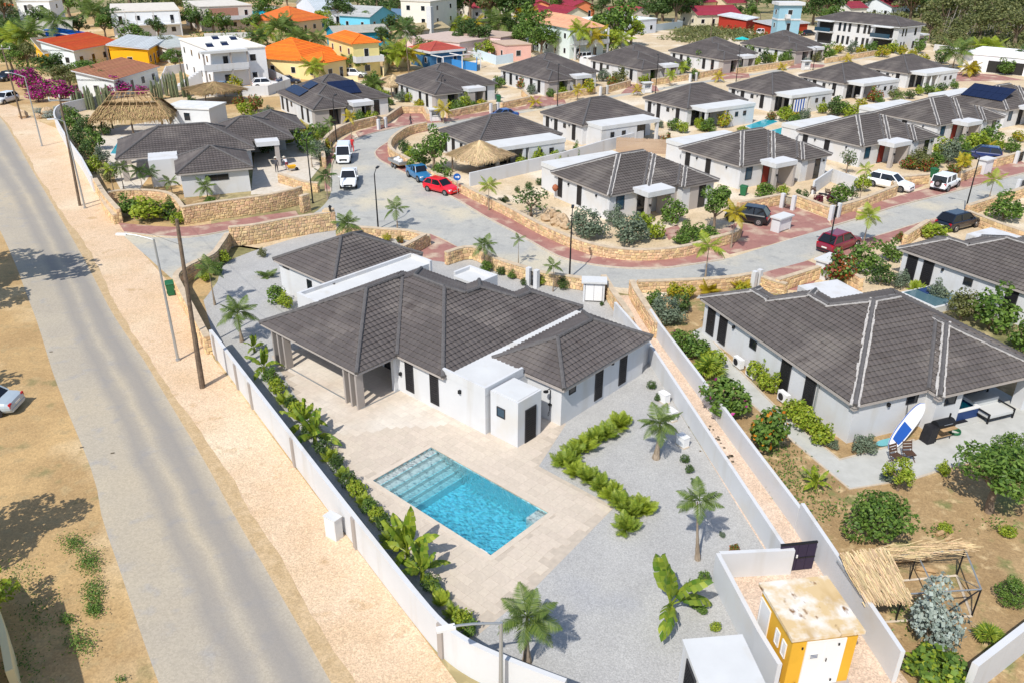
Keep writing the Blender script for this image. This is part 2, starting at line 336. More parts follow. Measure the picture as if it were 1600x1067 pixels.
ed = resample(rb, 400); ro = random.Random(31); wd = .3; out_ = []
for i, p in enumerate(ed):
    d = (Vector(ed[min(i + 1, 399)]) - Vector(ed[max(i - 1, 0)])).normalized(); wd = max(.12, min(.75, wd + ro.uniform(-.09, .09))); nn = Vector((-d.y, d.x)); nn = nn if nn.x > 0 else -nn; out_.append((p[0] + nn.x * wd, p[1] + nn.y * wd))
inn = [(p[0] - .1, p[1]) for p in ed]
mat('edge_dirt', (.46, .33, .18), .95, col2=(.54, .40, .24), scale=1.5, bump=.6, bscale=12, grain=[(16, .16)])
band('road_edge', inn, out_, .0165, 'edge_dirt')
# estate street
street_hi = smooth_path(pix([(1900, 180), (1600, 271), (1550, 284), (1475, 304), (1400, 323), (1350, 339), (1275, 362), (1200, 385), (1125, 407), (1050, 418), (987, 420), (925, 414), (875, 402), (832, 379), (800, 361), (760, 340), (717, 314), (660, 285), (609, 259), (592, 249), (588, 237), (609, 222), (632, 208), (671, 202), (720, 194), (800, 180), (900, 163), (1000, 146), (1120, 127), (1250, 107), (1380, 88)]), 5)
street_lo = smooth_path(pix([(1900, 210), (1600, 299), (1550, 314), (1507, 330), (1437, 350), (1390, 365), (1337, 380), (1275, 402), (1200, 429), (1100, 446), (1000, 451), (950, 448), (900, 440), (800, 416), (735, 396), (672, 366), (600, 362), (525, 352), (430, 362), (345, 396), (275, 442)]), 5)
street_far = smooth_path(pix([(190, 366), (295, 372), (400, 352), (470, 342), (505, 322), (518, 296), (518, 255), (535, 230), (560, 216), (590, 207), (644, 196), (695, 192), (760, 182), (860, 166), (980, 146), (1120, 124), (1250, 104), (1380, 85)]), 5)
sheet('street', [street_hi + list(reversed(street_far)) + list(reversed(street_lo))], .012, 'street_asphalt')
def walk(lo, hi, h=.09):
    a = resample(smooth_path(pix(lo), 5), 60); b = resample(smooth_path(pix(hi), 5), 60)
    band('pavement', a, b, 0, 'red_paver', h)
    k = offset_path(a, .14); c = Vector(b[30]) - Vector(a[30])
    if (Vector(k[30]) - Vector(a[30])).dot(c) > 0: k = offset_path(a, -.14)
    band('kerb', a, k, 0, 'kerb', h + .025)
walk([(1130, 406), (1050, 418), (987, 420), (925, 414), (875, 402), (832, 379), (800, 361), (760, 340), (717, 314), (690, 300)], [(1122, 388), (1075, 402), (1012, 409), (950, 405), (900, 392), (850, 371), (800, 344), (775, 330), (715, 301), (690, 289)])
walk([(650, 279), (609, 259), (592, 249), (588, 237), (609, 222), (632, 208), (668, 202)], [(660, 274), (640, 262), (616, 248), (612, 236), (621, 224), (640, 212), (672, 205)])
walk([(560, 216), (590, 207), (644, 196), (695, 192), (760, 182), (860, 166)], [(556, 208), (590, 198), (644, 189), (695, 185), (760, 176), (860, 161)])
walk([(516, 300), (516, 275), (520, 252), (538, 229), (556, 216)], [(508, 300), (507, 272), (511, 250), (524, 229), (548, 211)])
walk([(195, 364), (295, 371), (400, 352), (470, 342)], [(186, 350), (290, 356), (400, 340), (462, 331)])
walk([(1600, 271), (1550, 284), (1475, 304), (1400, 323), (1350, 339), (1300, 354)], [(1600, 256), (1540, 272), (1475, 289), (1400, 309), (1345, 326), (1296, 341)])
walk([(1600, 299), (1550, 314), (1507, 330), (1437, 350), (1390, 365), (1337, 380), (1290, 397)], [(1620, 303), (1560, 321), (1520, 335), (1446, 360), (1398, 376), (1345, 393), (1298, 412)])
for pts in ([(1140, 398), (1112, 382), (1120, 362), (1160, 345), (1190, 325), (1220, 316), (1262, 331), (1292, 342), (1300, 355), (1240, 372), (1200, 384)],
            [(672, 366), (735, 396), (700, 411), (650, 404), (640, 392)],                                  # driveway by the pool villa
            [(1172, 432), (1262, 408), (1292, 420), (1260, 455), (1200, 452)],
            [(475, 337), (486, 333), (503, 345), (492, 350)],
            [(615, 195), (628, 178), (660, 178), (668, 192)], [(820, 168), (835, 150), (880, 152), (885, 163)],
            [(970, 147), (985, 132), (1025, 134), (1030, 143)], [(1110, 126), (1130, 112), (1170, 116), (1172, 122)],
            [(1230, 108), (1245, 98), (1290, 102), (1285, 106)], [(1420, 300), (1450, 288), (1440, 272), (1400, 285)],
            [(1500, 270), (1590, 250), (1600, 255), (1560, 276)], [(1460, 110), (1560, 118), (1600, 126), (1490, 128)],
            [(1035, 360), (1058, 352), (1068, 364), (1045, 376)]):
    sheet('driveway', [pix(pts)], .017, 'red_paver')
# town streets behind the estate
sheet('street', [pix([(100, 175), (300, 150), (430, 142), (590, 122), (640, 116), (640, 124), (560, 138), (420, 152), (280, 165), (100, 190)])], .008, 'sand')
# plots
PLOT = smooth_path(pix([(318, 470), (340, 440), (352, 412), (420, 385), (525, 360), (640, 372), (668, 384)]), 3) + pix([(700, 412), (740, 404), (800, 424), (900, 444), (930, 452), (958, 478), (1000, 545), (1214, 889), (1121, 907), (1182, 1032), (1215, 1088), (1228, 1180), (880, 1110), (800, 1052), (735, 1012), (690, 978), (560, 806), (333, 526)])
sheet('gravel_plot', [PLOT, POOL], .010, 'grey_gravel')
TER = pix([(424, 556), (438, 545), (620, 606), (758, 676), (812, 697), (840, 676), (878, 668), (842, 728), (960, 792), (832, 922), (737, 1000), (700, 965), (640, 880), (560, 770), (470, 632)])
TER = TER[:1] + [ML(-12.6, 1.9), ML(-4.0, 1.9), ML(-4.0, .6), ML(3.2, .6), ML(3.2, 4.2), ML(5.6, 4.2)] + TER[7:]
terrace = sheet('terrace', [TER, POOL], .014, 'travertine_joint')
alley = sheet('alley', [pix([(948, 462), (985, 462), (1010, 500), (1034, 540), (1240, 815), (1300, 905), (1420, 1067), (1500, 1180), (1226, 1180), (1214, 1087), (1181, 1031), (1120, 906), (1212, 888), (1001, 543)])], .008, 'alley_gravel')
sheet('garden', [pix([(1010, 500), (1020, 470), (1080, 445), (1180, 452), (1300, 480), (1700, 620), (1900, 900), (1650, 1200), (1500, 1180), (1420, 1067), (1300, 905), (1240, 815), (1036, 540)])], .009, 'garden_soil')
paved = sheet('paved_yard', [pix([(1080, 520), (1095, 512), (1145, 570), (1225, 650), (1312, 719), (1430, 688), (1520, 655), (1700, 610), (1760, 690), (1600, 702), (1492, 727), (1430, 747), (1327, 763), (1240, 690), (1130, 590)])], .013, 'grey_paver')
for a in ([(1095, 512), (1145, 570), (1225, 650), (1312, 719), (1430, 688)], [(1080, 522), (1130, 592), (1240, 692), (1327, 765), (1430, 749), (1492, 729), (1600, 704)]):
    q = pix(a); band('kerb', q, offset_path(q, .12), 0, 'kerb', .05)

# travertine slabs of the terrace
def inside(p, poly):
    c = False; n = len(poly)
    for i in range(n):
        a = poly[i]; b = poly[i - 1]
        if (a[1] > p[1]) != (b[1] > p[1]) and p[0] < (b[0] - a[0]) * (p[1] - a[1]) / (b[1] - a[1]) + a[0]: c = not c
    return c
slabs = []; y = -9.5
while y < 4.4:
    h = rng.choice((.4, .4, .6)); x = -15.0 + rng.random() * .5
    while x < 12:
        w = rng.choice((.4, .6, .6, .8))
        cs = [ML(x + a * w, y + b * h) for a in (0.02, .98) for b in (.02, .98)]
        if all(inside(c, TER) for c in cs) and not any(inside(c, POOL) for c in cs + [ML(x + w / 2, y + h / 2)]):
            slabs.append((x, y, w, h))
        x += w
    y += h
slabs.sort(key=lambda s: Vector(ML(s[0], s[1])).length); cache = {}
mb = MB()
for i, (x, y, w, h) in enumerate(slabs):
    if i < 300:
        k = (round(w, 2), round(h, 2))
        if k not in cache:
            q = MB().box(.004, .004, 0, w - .004, h - .004, .008); o = q.build('slab', 'travertine_slab', terrace); cache[k] = o.data
        else: o = link('slab', cache[k], terrace)
        o.location = ML(x, y) + (.015,); o.rotation_euler = (0, 0, MA)
    else:
        a, b, c, d = [Vector(ML(x + p, y + q) + (.0225,)) for p, q in ((.004, .004), (w - .004, .004), (w - .004, h - .004), (.004, h - .004))]
        mb.quad(a, b, c, d)
tag(mb.build('slabs', 'travertine', terrace), kind='stuff')

# ------------------------------------------------------------------ the pool
pool = empty('swimming_pool', ML(5.8, -4.6) + (0,), MA); tag(pool, 'turquoise rectangular swimming pool set in the travertine terrace', 'swimming pool')
hx, hy, D = 4.125, 2.04, 1.35
def tiles(mb, o, u, v, nu, nv, m=0):       # mosaic of separate little faces; their uneven tint imitates caustic light
    o = Vector(o); u = Vector(u) / nu; v = Vector(v) / nv
    for i in range(nu):
        for j in range(nv): mb.quad(o + u * i + v * j, o + u * (i + 1) + v * j, o + u * (i + 1) + v * (j + 1), o + u * i + v * (j + 1), m)
mb = MB(); tiles(mb, (-hx, -hy, -D), (2 * hx, 0, 0), (0, 2 * hy, 0), 60, 30); f = mb.build('floor', 'pool_wall', pool)
mb = MB()
tiles(mb, (-hx, hy, -D), (2 * hx, 0, 0), (0, 0, D), 60, 9); tiles(mb, (hx, -hy, -D), (-2 * hx, 0, 0), (0, 0, D), 60, 9)
tiles(mb, (-hx, -hy, -D), (0, 2 * hy, 0), (0, 0, D), 30, 9); tiles(mb, (hx, hy, -D), (0, -2 * hy, 0), (0, 0, D), 30, 9); mb.build('side_wall', 'pool_wall', pool)
for k in range(5):
    x0 = -hx + .01 + k * .46; MB().box(x0, -hy + .01, -D + .01, x0 + .45, hy - .01, -.16 - k * .19).build('step', 'pool_step', pool)
    MB().box(x0 + .38, -hy + .012, -.16 - k * .19 + .002, x0 + .45, hy - .012, -.145 - k * .19).build('step_edge', 'pool_wall', pool)
MB().box(hx - .75, hy - .8, -D + .01, hx - .02, hy - .02, -.25).build('seat_ledge', 'pool_step', pool)
for q in ((-hx - .28, -hy - .28, hx + .28, -hy), (-hx - .28, hy, hx + .28, hy + .28), (-hx - .28, -hy, -hx, hy), (hx, -hy, hx + .28, hy)):
    MB().box(q[0], q[1], -.12, q[2], q[3], .032).build('coping', 'travertine_slab', pool)
MB().box(-.15 + hx - .55, -hy + .03, -.1, hx - .25, -hy + .06, .0).build('skimmer', 'white_metal', pool)
wm, wn, wb = _new('pool_water'); Lk = wn.links
tr = wn.nodes.new('ShaderNodeBsdfTransparent'); gl = wn.nodes.new('ShaderNodeBsdfGlossy'); gl.inputs['Roughness'].default_value = .03
fr = wn.nodes.new('ShaderNodeFresnel'); fr.inputs['IOR'].default_value = 1.33
rf = wn.nodes.new('ShaderNodeBsdfRefraction'); rf.inputs['IOR'].default_value = 1.33; rf.inputs['Roughness'].default_value = 0
m1 = wn.nodes.new('ShaderNodeMixShader'); m1.inputs[0].default_value = .78; Lk.new(rf.outputs[0], m1.inputs[1]); Lk.new(tr.outputs[0], m1.inputs[2])
m2 = wn.nodes.new('ShaderNodeMixShader'); Lk.new(fr.outputs[0], m2.inputs[0]); Lk.new(m1.outputs[0], m2.inputs[1]); Lk.new(gl.outputs[0], m2.inputs[2])
Lk.new(m2.outputs[0], wn.nodes['Material Output'].inputs['Surface'])
va = wn.nodes.new('ShaderNodeVolumeAbsorption'); va.inputs['Color'].default_value = (.05, .80, .95, 1); va.inputs['Density'].default_value = .46; Lk.new(va.outputs[0], wn.nodes['Material Output'].inputs['Volume'])
tcn = wn.nodes.new('ShaderNodeTexCoord'); w1 = wn.nodes.new('ShaderNodeTexNoise'); w1.inputs['Scale'].default_value = 3.2; w1.inputs['Detail'].default_value = 2; Lk.new(tcn.outputs['Object'], w1.inputs['Vector'])
w2 = wn.nodes.new('ShaderNodeTexNoise'); w2.inputs['Scale'].default_value = 9; w2.inputs['Detail'].default_value = 2; Lk.new(tcn.outputs['Object'], w2.inputs['Vector'])
ad = wn.nodes.new('ShaderNodeMath'); ad.operation = 'MULTIPLY_ADD'; ad.inputs[1].default_value = .45; Lk.new(w2.outputs['Fac'], ad.inputs[0]); Lk.new(w1.outputs['Fac'], ad.inputs[2])
bp = wn.nodes.new('ShaderNodeBump'); bp.inputs['Strength'].default_value = 1; bp.inputs['Distance'].default_value = .09; Lk.new(ad.outputs[0], bp.inputs['Height'])
for nd in (fr, rf, gl): Lk.new(bp.outputs[0], nd.inputs['Normal'])
mb = MB(); mb.box(-hx + .003, -hy + .003, -D - .05, hx - .003, hy - .003, -.1); mb.build('water', wm, pool)
def small_pool(label, pts):
    w = pix(pts); c = sum((Vector(p) for p in w), Vector((0, 0))) / len(w); o = empty('swimming_pool', (c.x, c.y, 0)); tag(o, label, 'swimming pool')
    loc = [(p[0] - c.x, p[1] - c.y) for p in w]; big = [(p[0] * 1.1, p[1] * 1.1) for p in loc]
    MB().prism(big, .0, .06).build('coping', 'roof_white', o); MB().prism(loc, .061, .075).build('water', tint('far_water', (.02, .36, .46), .08), o)
small_pool('narrow turquoise pool beside the left thatched palapa', [(173, 241), (189, 216), (201, 216), (188, 242)])
small_pool('blue pool behind the villa with the striped towel', [(1165, 198), (1200, 186), (1215, 191), (1180, 205)])
small_pool('small pale pool behind the white boundary slab', [(1190, 209), (1240, 196), (1262, 203), (1210, 217)])
# ================================================================== WALLS
def run(mb, path, h, t, z0=0.0, m=0, hs=None):
    """wall along a plan path, thickness t to its left"""
    a = [Vector(p) for p in path]; b = [Vector(p) for p in offset_path(path, t)]; n = len(a); H = hs or [h] * n
    vs = [(p.x, p.y, z0) for p in a] + [(p.x, p.y, z0) for p in b] + [(p.x, p.y, H[i]) for i, p in enumerate(a)] + [(p.x, p.y, H[i]) for i, p in enumerate(b)]
    fs = []
    for i in range(n - 1):
        fs += [(i, i + 1, 2 * n + i + 1, 2 * n + i), (n + i + 1, n + i, 3 * n + i, 3 * n + i + 1), (2 * n + i, 2 * n + i + 1, 3 * n + i + 1, 3 * n + i)]
    fs += [(n, 0, 2 * n, 3 * n), (n - 1, 2 * n - 1, 4 * n - 1, 3 * n - 1)]
    mb.add(vs, fs, m)
def stones_on(mb, path, h, sw, sh, out, rg, side):
    """irregular proud stones over one face of a wall path"""
    L = [0]; p = [Vector(q) for q in path]
    for i in range(1, len(p)): L.append(L[-1] + (p[i] - p[i - 1]).length)
    def at(s):
        s = max(0, min(L[-1], s)); j = 0
        while j < len(L) - 2 and L[j + 1] < s: j += 1
        d = p[j + 1] - p[j]; d.normalize(); return p[j] + d * (s - L[j]), Vector((-d.y, d.x)) * side
    z = .02
    while z < h - .06:
        hh = min(sh * rg.uniform(.7, 1.35), h - z); s = rg.uniform(-sw, 0)
        while s < L[-1]:
            w = sw * rg.uniform(.55, 1.5); g = .018
            x0, x1 = max(0, s + g), min(L[-1], s + w - g)
            if x1 - x0 > .05:
                q0, n0 = at(x0); q1, n1 = at(x1); z0, z1 = z + g + rg.uniform(-.03, .03), z + hh - g + rg.uniform(-.03, .03); z0 = max(.0, z0); z1 = min(h - .005, z1)
                dz = rg.uniform(-.03, .03); d = out * rg.uniform(.5, 1.3); k = .22; o0 = .012
                A = [Vector((q0.x + n0.x * o0, q0.y + n0.y * o0, z0)), Vector((q1.x + n1.x * o0, q1.y + n1.y * o0, max(0, z0 + dz))), Vector((q1.x + n1.x * o0, q1.y + n1.y * o0, z1)), Vector((q0.x + n0.x * o0, q0.y + n0.y * o0, min(h - .005, z1 + dz)))]
                c = sum(A, Vector()) / 4; nn = Vector((n0.x, n0.y, 0)) * d
                B = [v.lerp(c, k * rg.uniform(.4, 1.4)) + nn * rg.uniform(.7, 1.2) for v in A]
                f = [(4, 5, 6, 7), (0, 1, 5, 4), (1, 2, 6, 5), (2, 3, 7, 6), (3, 0, 4, 7)]
                if side < 0: f = f
                else: f = [tuple(reversed(t)) for t in f]
                mb.add(A + B, f)
            s += w
        z += hh
SRG = random.Random(11)
def stone_wall(label, pts, h, t=.38, sw=.34, sh=.24, smooth=4, faces='both', close=False, top=True):
    path = smooth_path(pix(pts), smooth) if smooth else pix(pts)
    c = Vector(path[0]); loc = [(p[0] - c.x, p[1] - c.y) for p in path]
    o = empty('stone_wall', (c.x, c.y, 0)); tag(o, label, 'stone wall', 'stone walls of the estate')
    mb = MB(); run(mb, loc, h, t); mb.build('core', 'stone_core', o)
    mb = MB(); stones_on(mb, loc, h, sw, sh, .05, SRG, -1); stones_on(mb, offset_path(loc, t), h, sw, sh, .05, SRG, 1)
    ends = ((loc[0], offset_path(loc, t)[0]), (loc[-1], offset_path(loc, t)[-1]))
    stones_on(mb, [ends[0][0], ends[0][1]], h, sw, sh, .05, SRG, 1); stones_on(mb, [ends[1][0], ends[1][1]], h, sw, sh, .05, SRG, -1)
    tag(mb.build('stones', 'stone', o), kind='stuff')
    if top:
        mb = MB(); run(mb, offset_path(loc, -.03), h + .06, t + .06, h + .004); mb.build('coping', tint('coping_stone', (.62, .50, .36), .9, var=.25, scale=2, bump=.5, bscale=9), o)
    return o
def white_wall(label, pts, h, t=.2, smooth=0, fins=(), group=None, m='white_render', cat='wall', name='boundary_wall', finside=-1):
    path = smooth_path(pix(pts), smooth) if smooth else pix(pts)
    c = Vector(path[0]); loc = [(p[0] - c.x, p[1] - c.y) for p in path]
    o = empty(name, (c.x, c.y, 0)); tag(o, label, cat, group)
    mb = MB(); run(mb, loc, h, t); mb.build('wall', m, o)
    for f in fins:
        q = P(*f); best = min(range(len(path) - 1), key=lambda i: (Vector(path[i]).lerp(Vector(path[i + 1]), .5) - q.to_2d()).length)
        a, b = Vector(path[best]), Vector(path[best + 1]); d = (b - a).normalized(); s = (q.to_2d() - a).dot(d); w = a + d * s - c; n = Vector((-d.y, d.x)) * finside
        w3 = Vector((w.x, w.y, h / 2 - .01)) + Vector((n.x, n.y, 0)) * (.03)
        MB().obox(w3, Vector((d.x, d.y, 0)) * .14, Vector((n.x, n.y, 0)) * .06, Vector((0, 0, h / 2 - .012))).build('pilaster', 'taupe_render', o)
    return o
# pool villa: long white wall along the verge, curving in at the bottom
white_wall('long white boundary wall between verge and pool terrace, curving at the bottom', [(333, 553), (400, 644), (515, 800), (600, 913), (650, 978), (690, 1025), (735, 1058), (800, 1088), (880, 1120)], 1.75, .2, 4, [(338, 562), (372, 608), (396, 638), (460, 728), (556, 856), (684, 1030)], finside=-1)
white_wall('white wall along the left side of the gravel alley', [(958, 497), (1004, 552), (1110, 720), (1214, 884)], 1.25, .18)
white_wall('white wall along the right side of the gravel alley', [(1400, 1065), (1302, 912), (1248, 828)], 1.6, .18)
white_wall('stepped lower white wall continuing the right side of the alley', [(1247, 826), (1180, 735), (1095, 618), (1030, 530), (1016, 508)], 1.25, .18)
white_wall('white wall beside the yellow transformer house', [(1120, 903), (1235, 897)], 1.35, .2)
white_wall('white wall between the gravel garden and the transformer yard', [(1212, 1085), (1180, 1030), (1118, 908)], 1.6, .18)
white_wall('white wall from the east wing to the alley', [(984, 594), (1012, 567)], 1.7, .16)
white_wall('white garden wall in the bottom right corner', [(1620, 990), (1500, 1085)], 1.7, .25)
white_wall('curving white wall at the corner of the old road', [(133, 268), (112, 238), (97, 212), (90, 196), (97, 183), (120, 176), (165, 166)], 1.7, .2, 4, [(120, 255), (106, 230)])
white_wall('short white wall beside the stone planter', [(150, 300), (133, 268)], 1.7, .2)
white_wall('pale wall behind the thatched round palapa', [(735, 292), (880, 258), (945, 238)], 1.5, .2)
white_wall('white party wall running beside the corner villa', [(945, 238), (1005, 222)], 1.5, .2)
white_wall('white wall of the villa with lounge chairs', [(1270, 305), (1298, 285), (1335, 300)], 1.5, .2)
# stone walls
stone_wall('curved stone wall round the corner planter by the green bin', [(333, 552), (312, 512), (290, 470), (284, 452), (305, 436), (338, 420), (352, 402), (362, 386)], 1.25)
stone_wall('long stone wall behind the annexe roof of the pool villa', [(362, 386), (400, 382), (450, 372), (500, 364), (526, 360)], 1.75)
stone_wall('low stone wall behind the annexe palm', [(527, 372), (560, 370), (600, 373), (640, 376), (668, 385)], .85)
stone_wall('stone wall on the near side of the red driveway', [(600, 420), (640, 402), (668, 386)], 1.15)
stone_wall('stone wall from the red driveway to the black gate', [(700, 415), (737, 406), (775, 425), (822, 440)], 1.1)
stone_wall('stone wall between black gate and white meter hut', [(838, 444), (870, 449), (912, 455)], 1.0)
stone_wall('stone end of the alley wall beside the meter hut', [(938, 452), (952, 476), (972, 505), (980, 520)], 1.15)
stone_wall('stone wall opposite across the head of the alley', [(1030, 528), (1012, 500), (996, 474), (990, 460)], 1.15)
stone_wall('stone wall along the street above the right garden', [(996, 458), (1060, 456), (1130, 452), (1178, 445)], .9)
stone_wall('stone wall of the garden planter left of the white portal', [(1178, 446), (1200, 455), (1225, 462)], .9)
stone_wall('long curved stone wall round the lot of the corner villa', [(697, 292), (740, 314), (775, 331), (800, 344), (850, 371), (900, 392), (950, 405), (1012, 409), (1075, 402), (1118, 388)], 1.0, sw=.36)
stone_wall('short stone wall behind the leaning street palm', [(1118, 388), (1150, 378), (1158, 366)], .95)
stone_wall('curved stone wall round the lot with the tall tree', [(694, 291), (660, 274), (640, 262), (616, 248), (612, 236), (621, 224), (640, 212), (668, 205)], 1.15, sw=.38, sh=.28)
stone_wall('stone wall curving behind the white van', [(510, 262), (508, 240), (520, 222), (548, 207), (590, 196)], 1.2, sw=.38, sh=.28)
stone_wall('long stone wall in front of the left villa', [(290, 352), (330, 345), (380, 338), (430, 330), (470, 320), (474, 317)], 1.7, sw=.36)
stone_wall('stone gate pier beside the palm by the parked vans', [(474, 334), (486, 330)], 1.7)
stone_wall('stone wall of the hedge planter at the verge', [(186, 350), (170, 330), (168, 318), (190, 312), (240, 312), (270, 320), (292, 350)], .9)
stone_wall('stone wall running from the old road to the planter', [(150, 300), (165, 325), (186, 350)], 1.4)
stone_wall('stone wall behind the parked white pickups', [(500, 300), (480, 298), (462, 292), (440, 285)], 1.0)
for i, (a, lab) in enumerate((([(603, 196), (628, 178), (662, 178), (668, 190)], 'stone walls either side of the first driveway on the back street'), ([(700, 186), (760, 173), (765, 172)], 'stone wall in front of the second back villa'),
        ([(785, 172), (830, 162), (818, 150)], 'stone wall beside the blue parked car'), ([(868, 158), (930, 147)], 'stone wall in front of the third back villa'), ([(948, 146), (985, 136), (978, 128)], 'stone wall left of the fourth back driveway'),
        ([(1020, 134), (1075, 126)], 'stone wall in front of the fourth back villa'), ([(1087, 124), (1120, 118), (1140, 112)], 'stone wall left of the fifth back driveway'), ([(1152, 116), (1200, 109), (1240, 103)], 'stone wall in front of the fifth back villa'),
        ([(1290, 100), (1340, 92), (1400, 82)], 'stone wall below the two storey apartment house'), ([(1222, 318), (1190, 324), (1150, 332)], 'stone wall beside the black parked car'),
        ([(1238, 320), (1292, 341)], 'stone wall below the two garden chairs'), ([(1305, 340), (1345, 328), (1400, 306), (1395, 296)], 'stone wall along the driveway of the white car'),
        ([(1408, 292), (1450, 288)], 'stone wall behind the white off-road car'), ([(1500, 286), (1540, 270), (1534, 262)], 'stone wall beside the blue parked car on the right'), ([(1512, 338), (1560, 322), (1620, 302)], 'stone wall along the far right street'),
        ([(1505, 346), (1560, 368), (1600, 382)], 'stone wall stepping down beside the dark van'), ([(1555, 262), (1600, 250)], 'stone wall at the right edge beside the gate'), ([(1415, 385), (1445, 365), (1450, 362)], 'stone wall beside the clipped hedge'),
        ([(1342, 345), (1350, 342)], 'stone stub below the leaning palm'), ([(1215, 458), (1300, 430), (1340, 455)], 'stone planter wall behind the villa with the paddle board'))):
    stone_wall(lab, a, 1.05, sw=.42, sh=.32, smooth=0)

# ================================================================== ROOFS
def tile_plane(mb, poly, tw=.33, ch=.36, lift=.06, wave=.04, singles=None, nmax=0, sm=4):
    """cover a sloping roof plane with tiles; poly = plan corners with z, eave first"""
    poly = [Vector(p) for p in poly]; n = Vector((0, 0, 0))
    for i in range(len(poly)): n += poly[i].cross(poly[(i + 1) % len(poly)])
    n.normalize();
    if n.z < 0: n = -n
    v = (Vector((0, 0, 1)) - n * n.z).normalized(); u = v.cross(n)
    o = min(poly, key=lambda p: p.z)
    ab = [((p - o).dot(u), (p - o).dot(v)) for p in poly]; bmax = max(b for a, b in ab); bmin = min(b for a, b in ab)
    def span(b):
        xs = []
        for i in range(len(ab)):
            (a0, b0), (a1, b1) = ab[i], ab[(i + 1) % len(ab)]
            if (b0 <= b < b1) or (b1 <= b < b0): xs.append(a0 + (a1 - a0) * (b - b0) / (b1 - b0))
        return (min(xs), max(xs)) if len(xs) > 1 else None
    prof = (0, .8, 1, .55) if sm == 4 else ((0, 1) if sm == 2 else (0, .9, .6)); st = tw / len(prof); cells = []
    j = 0; b = bmin
    while b < bmax - .03:
        b1 = min(bmax, b + ch); s0 = span(b + .002); s1 = span(b1 - .002)
        if s0 and s1:
            lo, hi = min(s0[0], s1[0]), max(s0[1], s1[1]); k0 = math.floor(lo / st); k1 = math.ceil(hi / st)
            k0 -= k0 % len(prof); xs = []
            runs = [[]]
            k = k0
            while k <= k1:
                c = k // len(prof)
                if singles is not None and k % len(prof) == 0 and c * tw >= max(s0[0], s1[0]) and (c + 1) * tw <= min(s0[1], s1[1]):
                    p = o + u * (c * tw) + v * b
                    cells.append((p, c, j))
                k += 1
            cols = list(range(k0, k1 + 1)); row = []
            for k in cols:
                w = prof[k % len(prof)] * wave; x0 = max(s0[0], min(s0[1], k * st)); x1 = max(s1[0], min(s1[1], k * st))
                row.append((o + u * x0 + v * b + n * .0, o + u * x0 + v * b + n * (lift + w), o + u * x1 + v * b1 + n * (.006 + w)))
            taken = singles['set'] if singles is not None and 'set' in singles else ()
            base = len(mb.v); vs = [q for r in row for q in r]; fs = []
            for i in range(len(row) - 1):
                if taken and (id(poly), cols[i] // len(prof), j) in taken: pass
                if singles is not None and (singles['key'], cols[i] // len(prof), j) in singles['taken']: continue
                if (row[i + 1][1] - row[i][1]).length < 1e-4 and (row[i + 1][2] - row[i][2]).length < 1e-4: continue
                a, c = 3 * i, 3 * (i + 1); fs += [(a, c, c + 1, a + 1), (a + 1, c + 1, c + 2, a + 2)]
            mb.add(vs, fs)
        b = b1; j += 1
    return cells, u, v, n
def single_tile_mesh(tw=.33, ch=.36, lift=.06, wave=.04):
    mb = MB(); prof = (0, .8, 1, .55, 0); vs = []
    for i, p in enumerate(prof):
        x = tw * i / 4; vs += [(x, 0, 0), (x, 0, lift + wave * p), (x, ch, .006 + wave * p)]
    fs = []
    for i in range(4): a, c = 3 * i, 3 * (i + 1); fs += [(a, c, c + 1, a + 1), (a + 1, c + 1, c + 2, a + 2)]
    mb.add(vs, fs); return mb
RT = .46                                   # rise per metre
def hip(x0, y0, x1, y1, z, t=RT):
    w, d = x1 - x0, y1 - y0; k = min(w, d) / 2; zt = z + k * t
    if w >= d: a, b = Vector((x0 + k, y0 + k, zt)), Vector((x1 - k, y0 + k, zt))
    else: a, b = Vector((x0 + k, y0 + k, zt)), Vector((x0 + k, y1 - k, zt))
    A, B, C, D = Vector((x0, y0, z)), Vector((x1, y0, z)), Vector((x1, y1, z)), Vector((x0, y1, z))
    if w >= d: pl = [[A, B, b, a], [B, C, b], [C, D, a, b], [D, A, a]]; sg = [(A, a), (B, b), (C, b), (D, a), (a, b)]
    else: pl = [[A, B, a], [B, C, b, a], [C, D, b], [D, A, a, b]]; sg = [(A, a), (B, a), (C, b), (D, b), (a, b)]
    return pl, sg
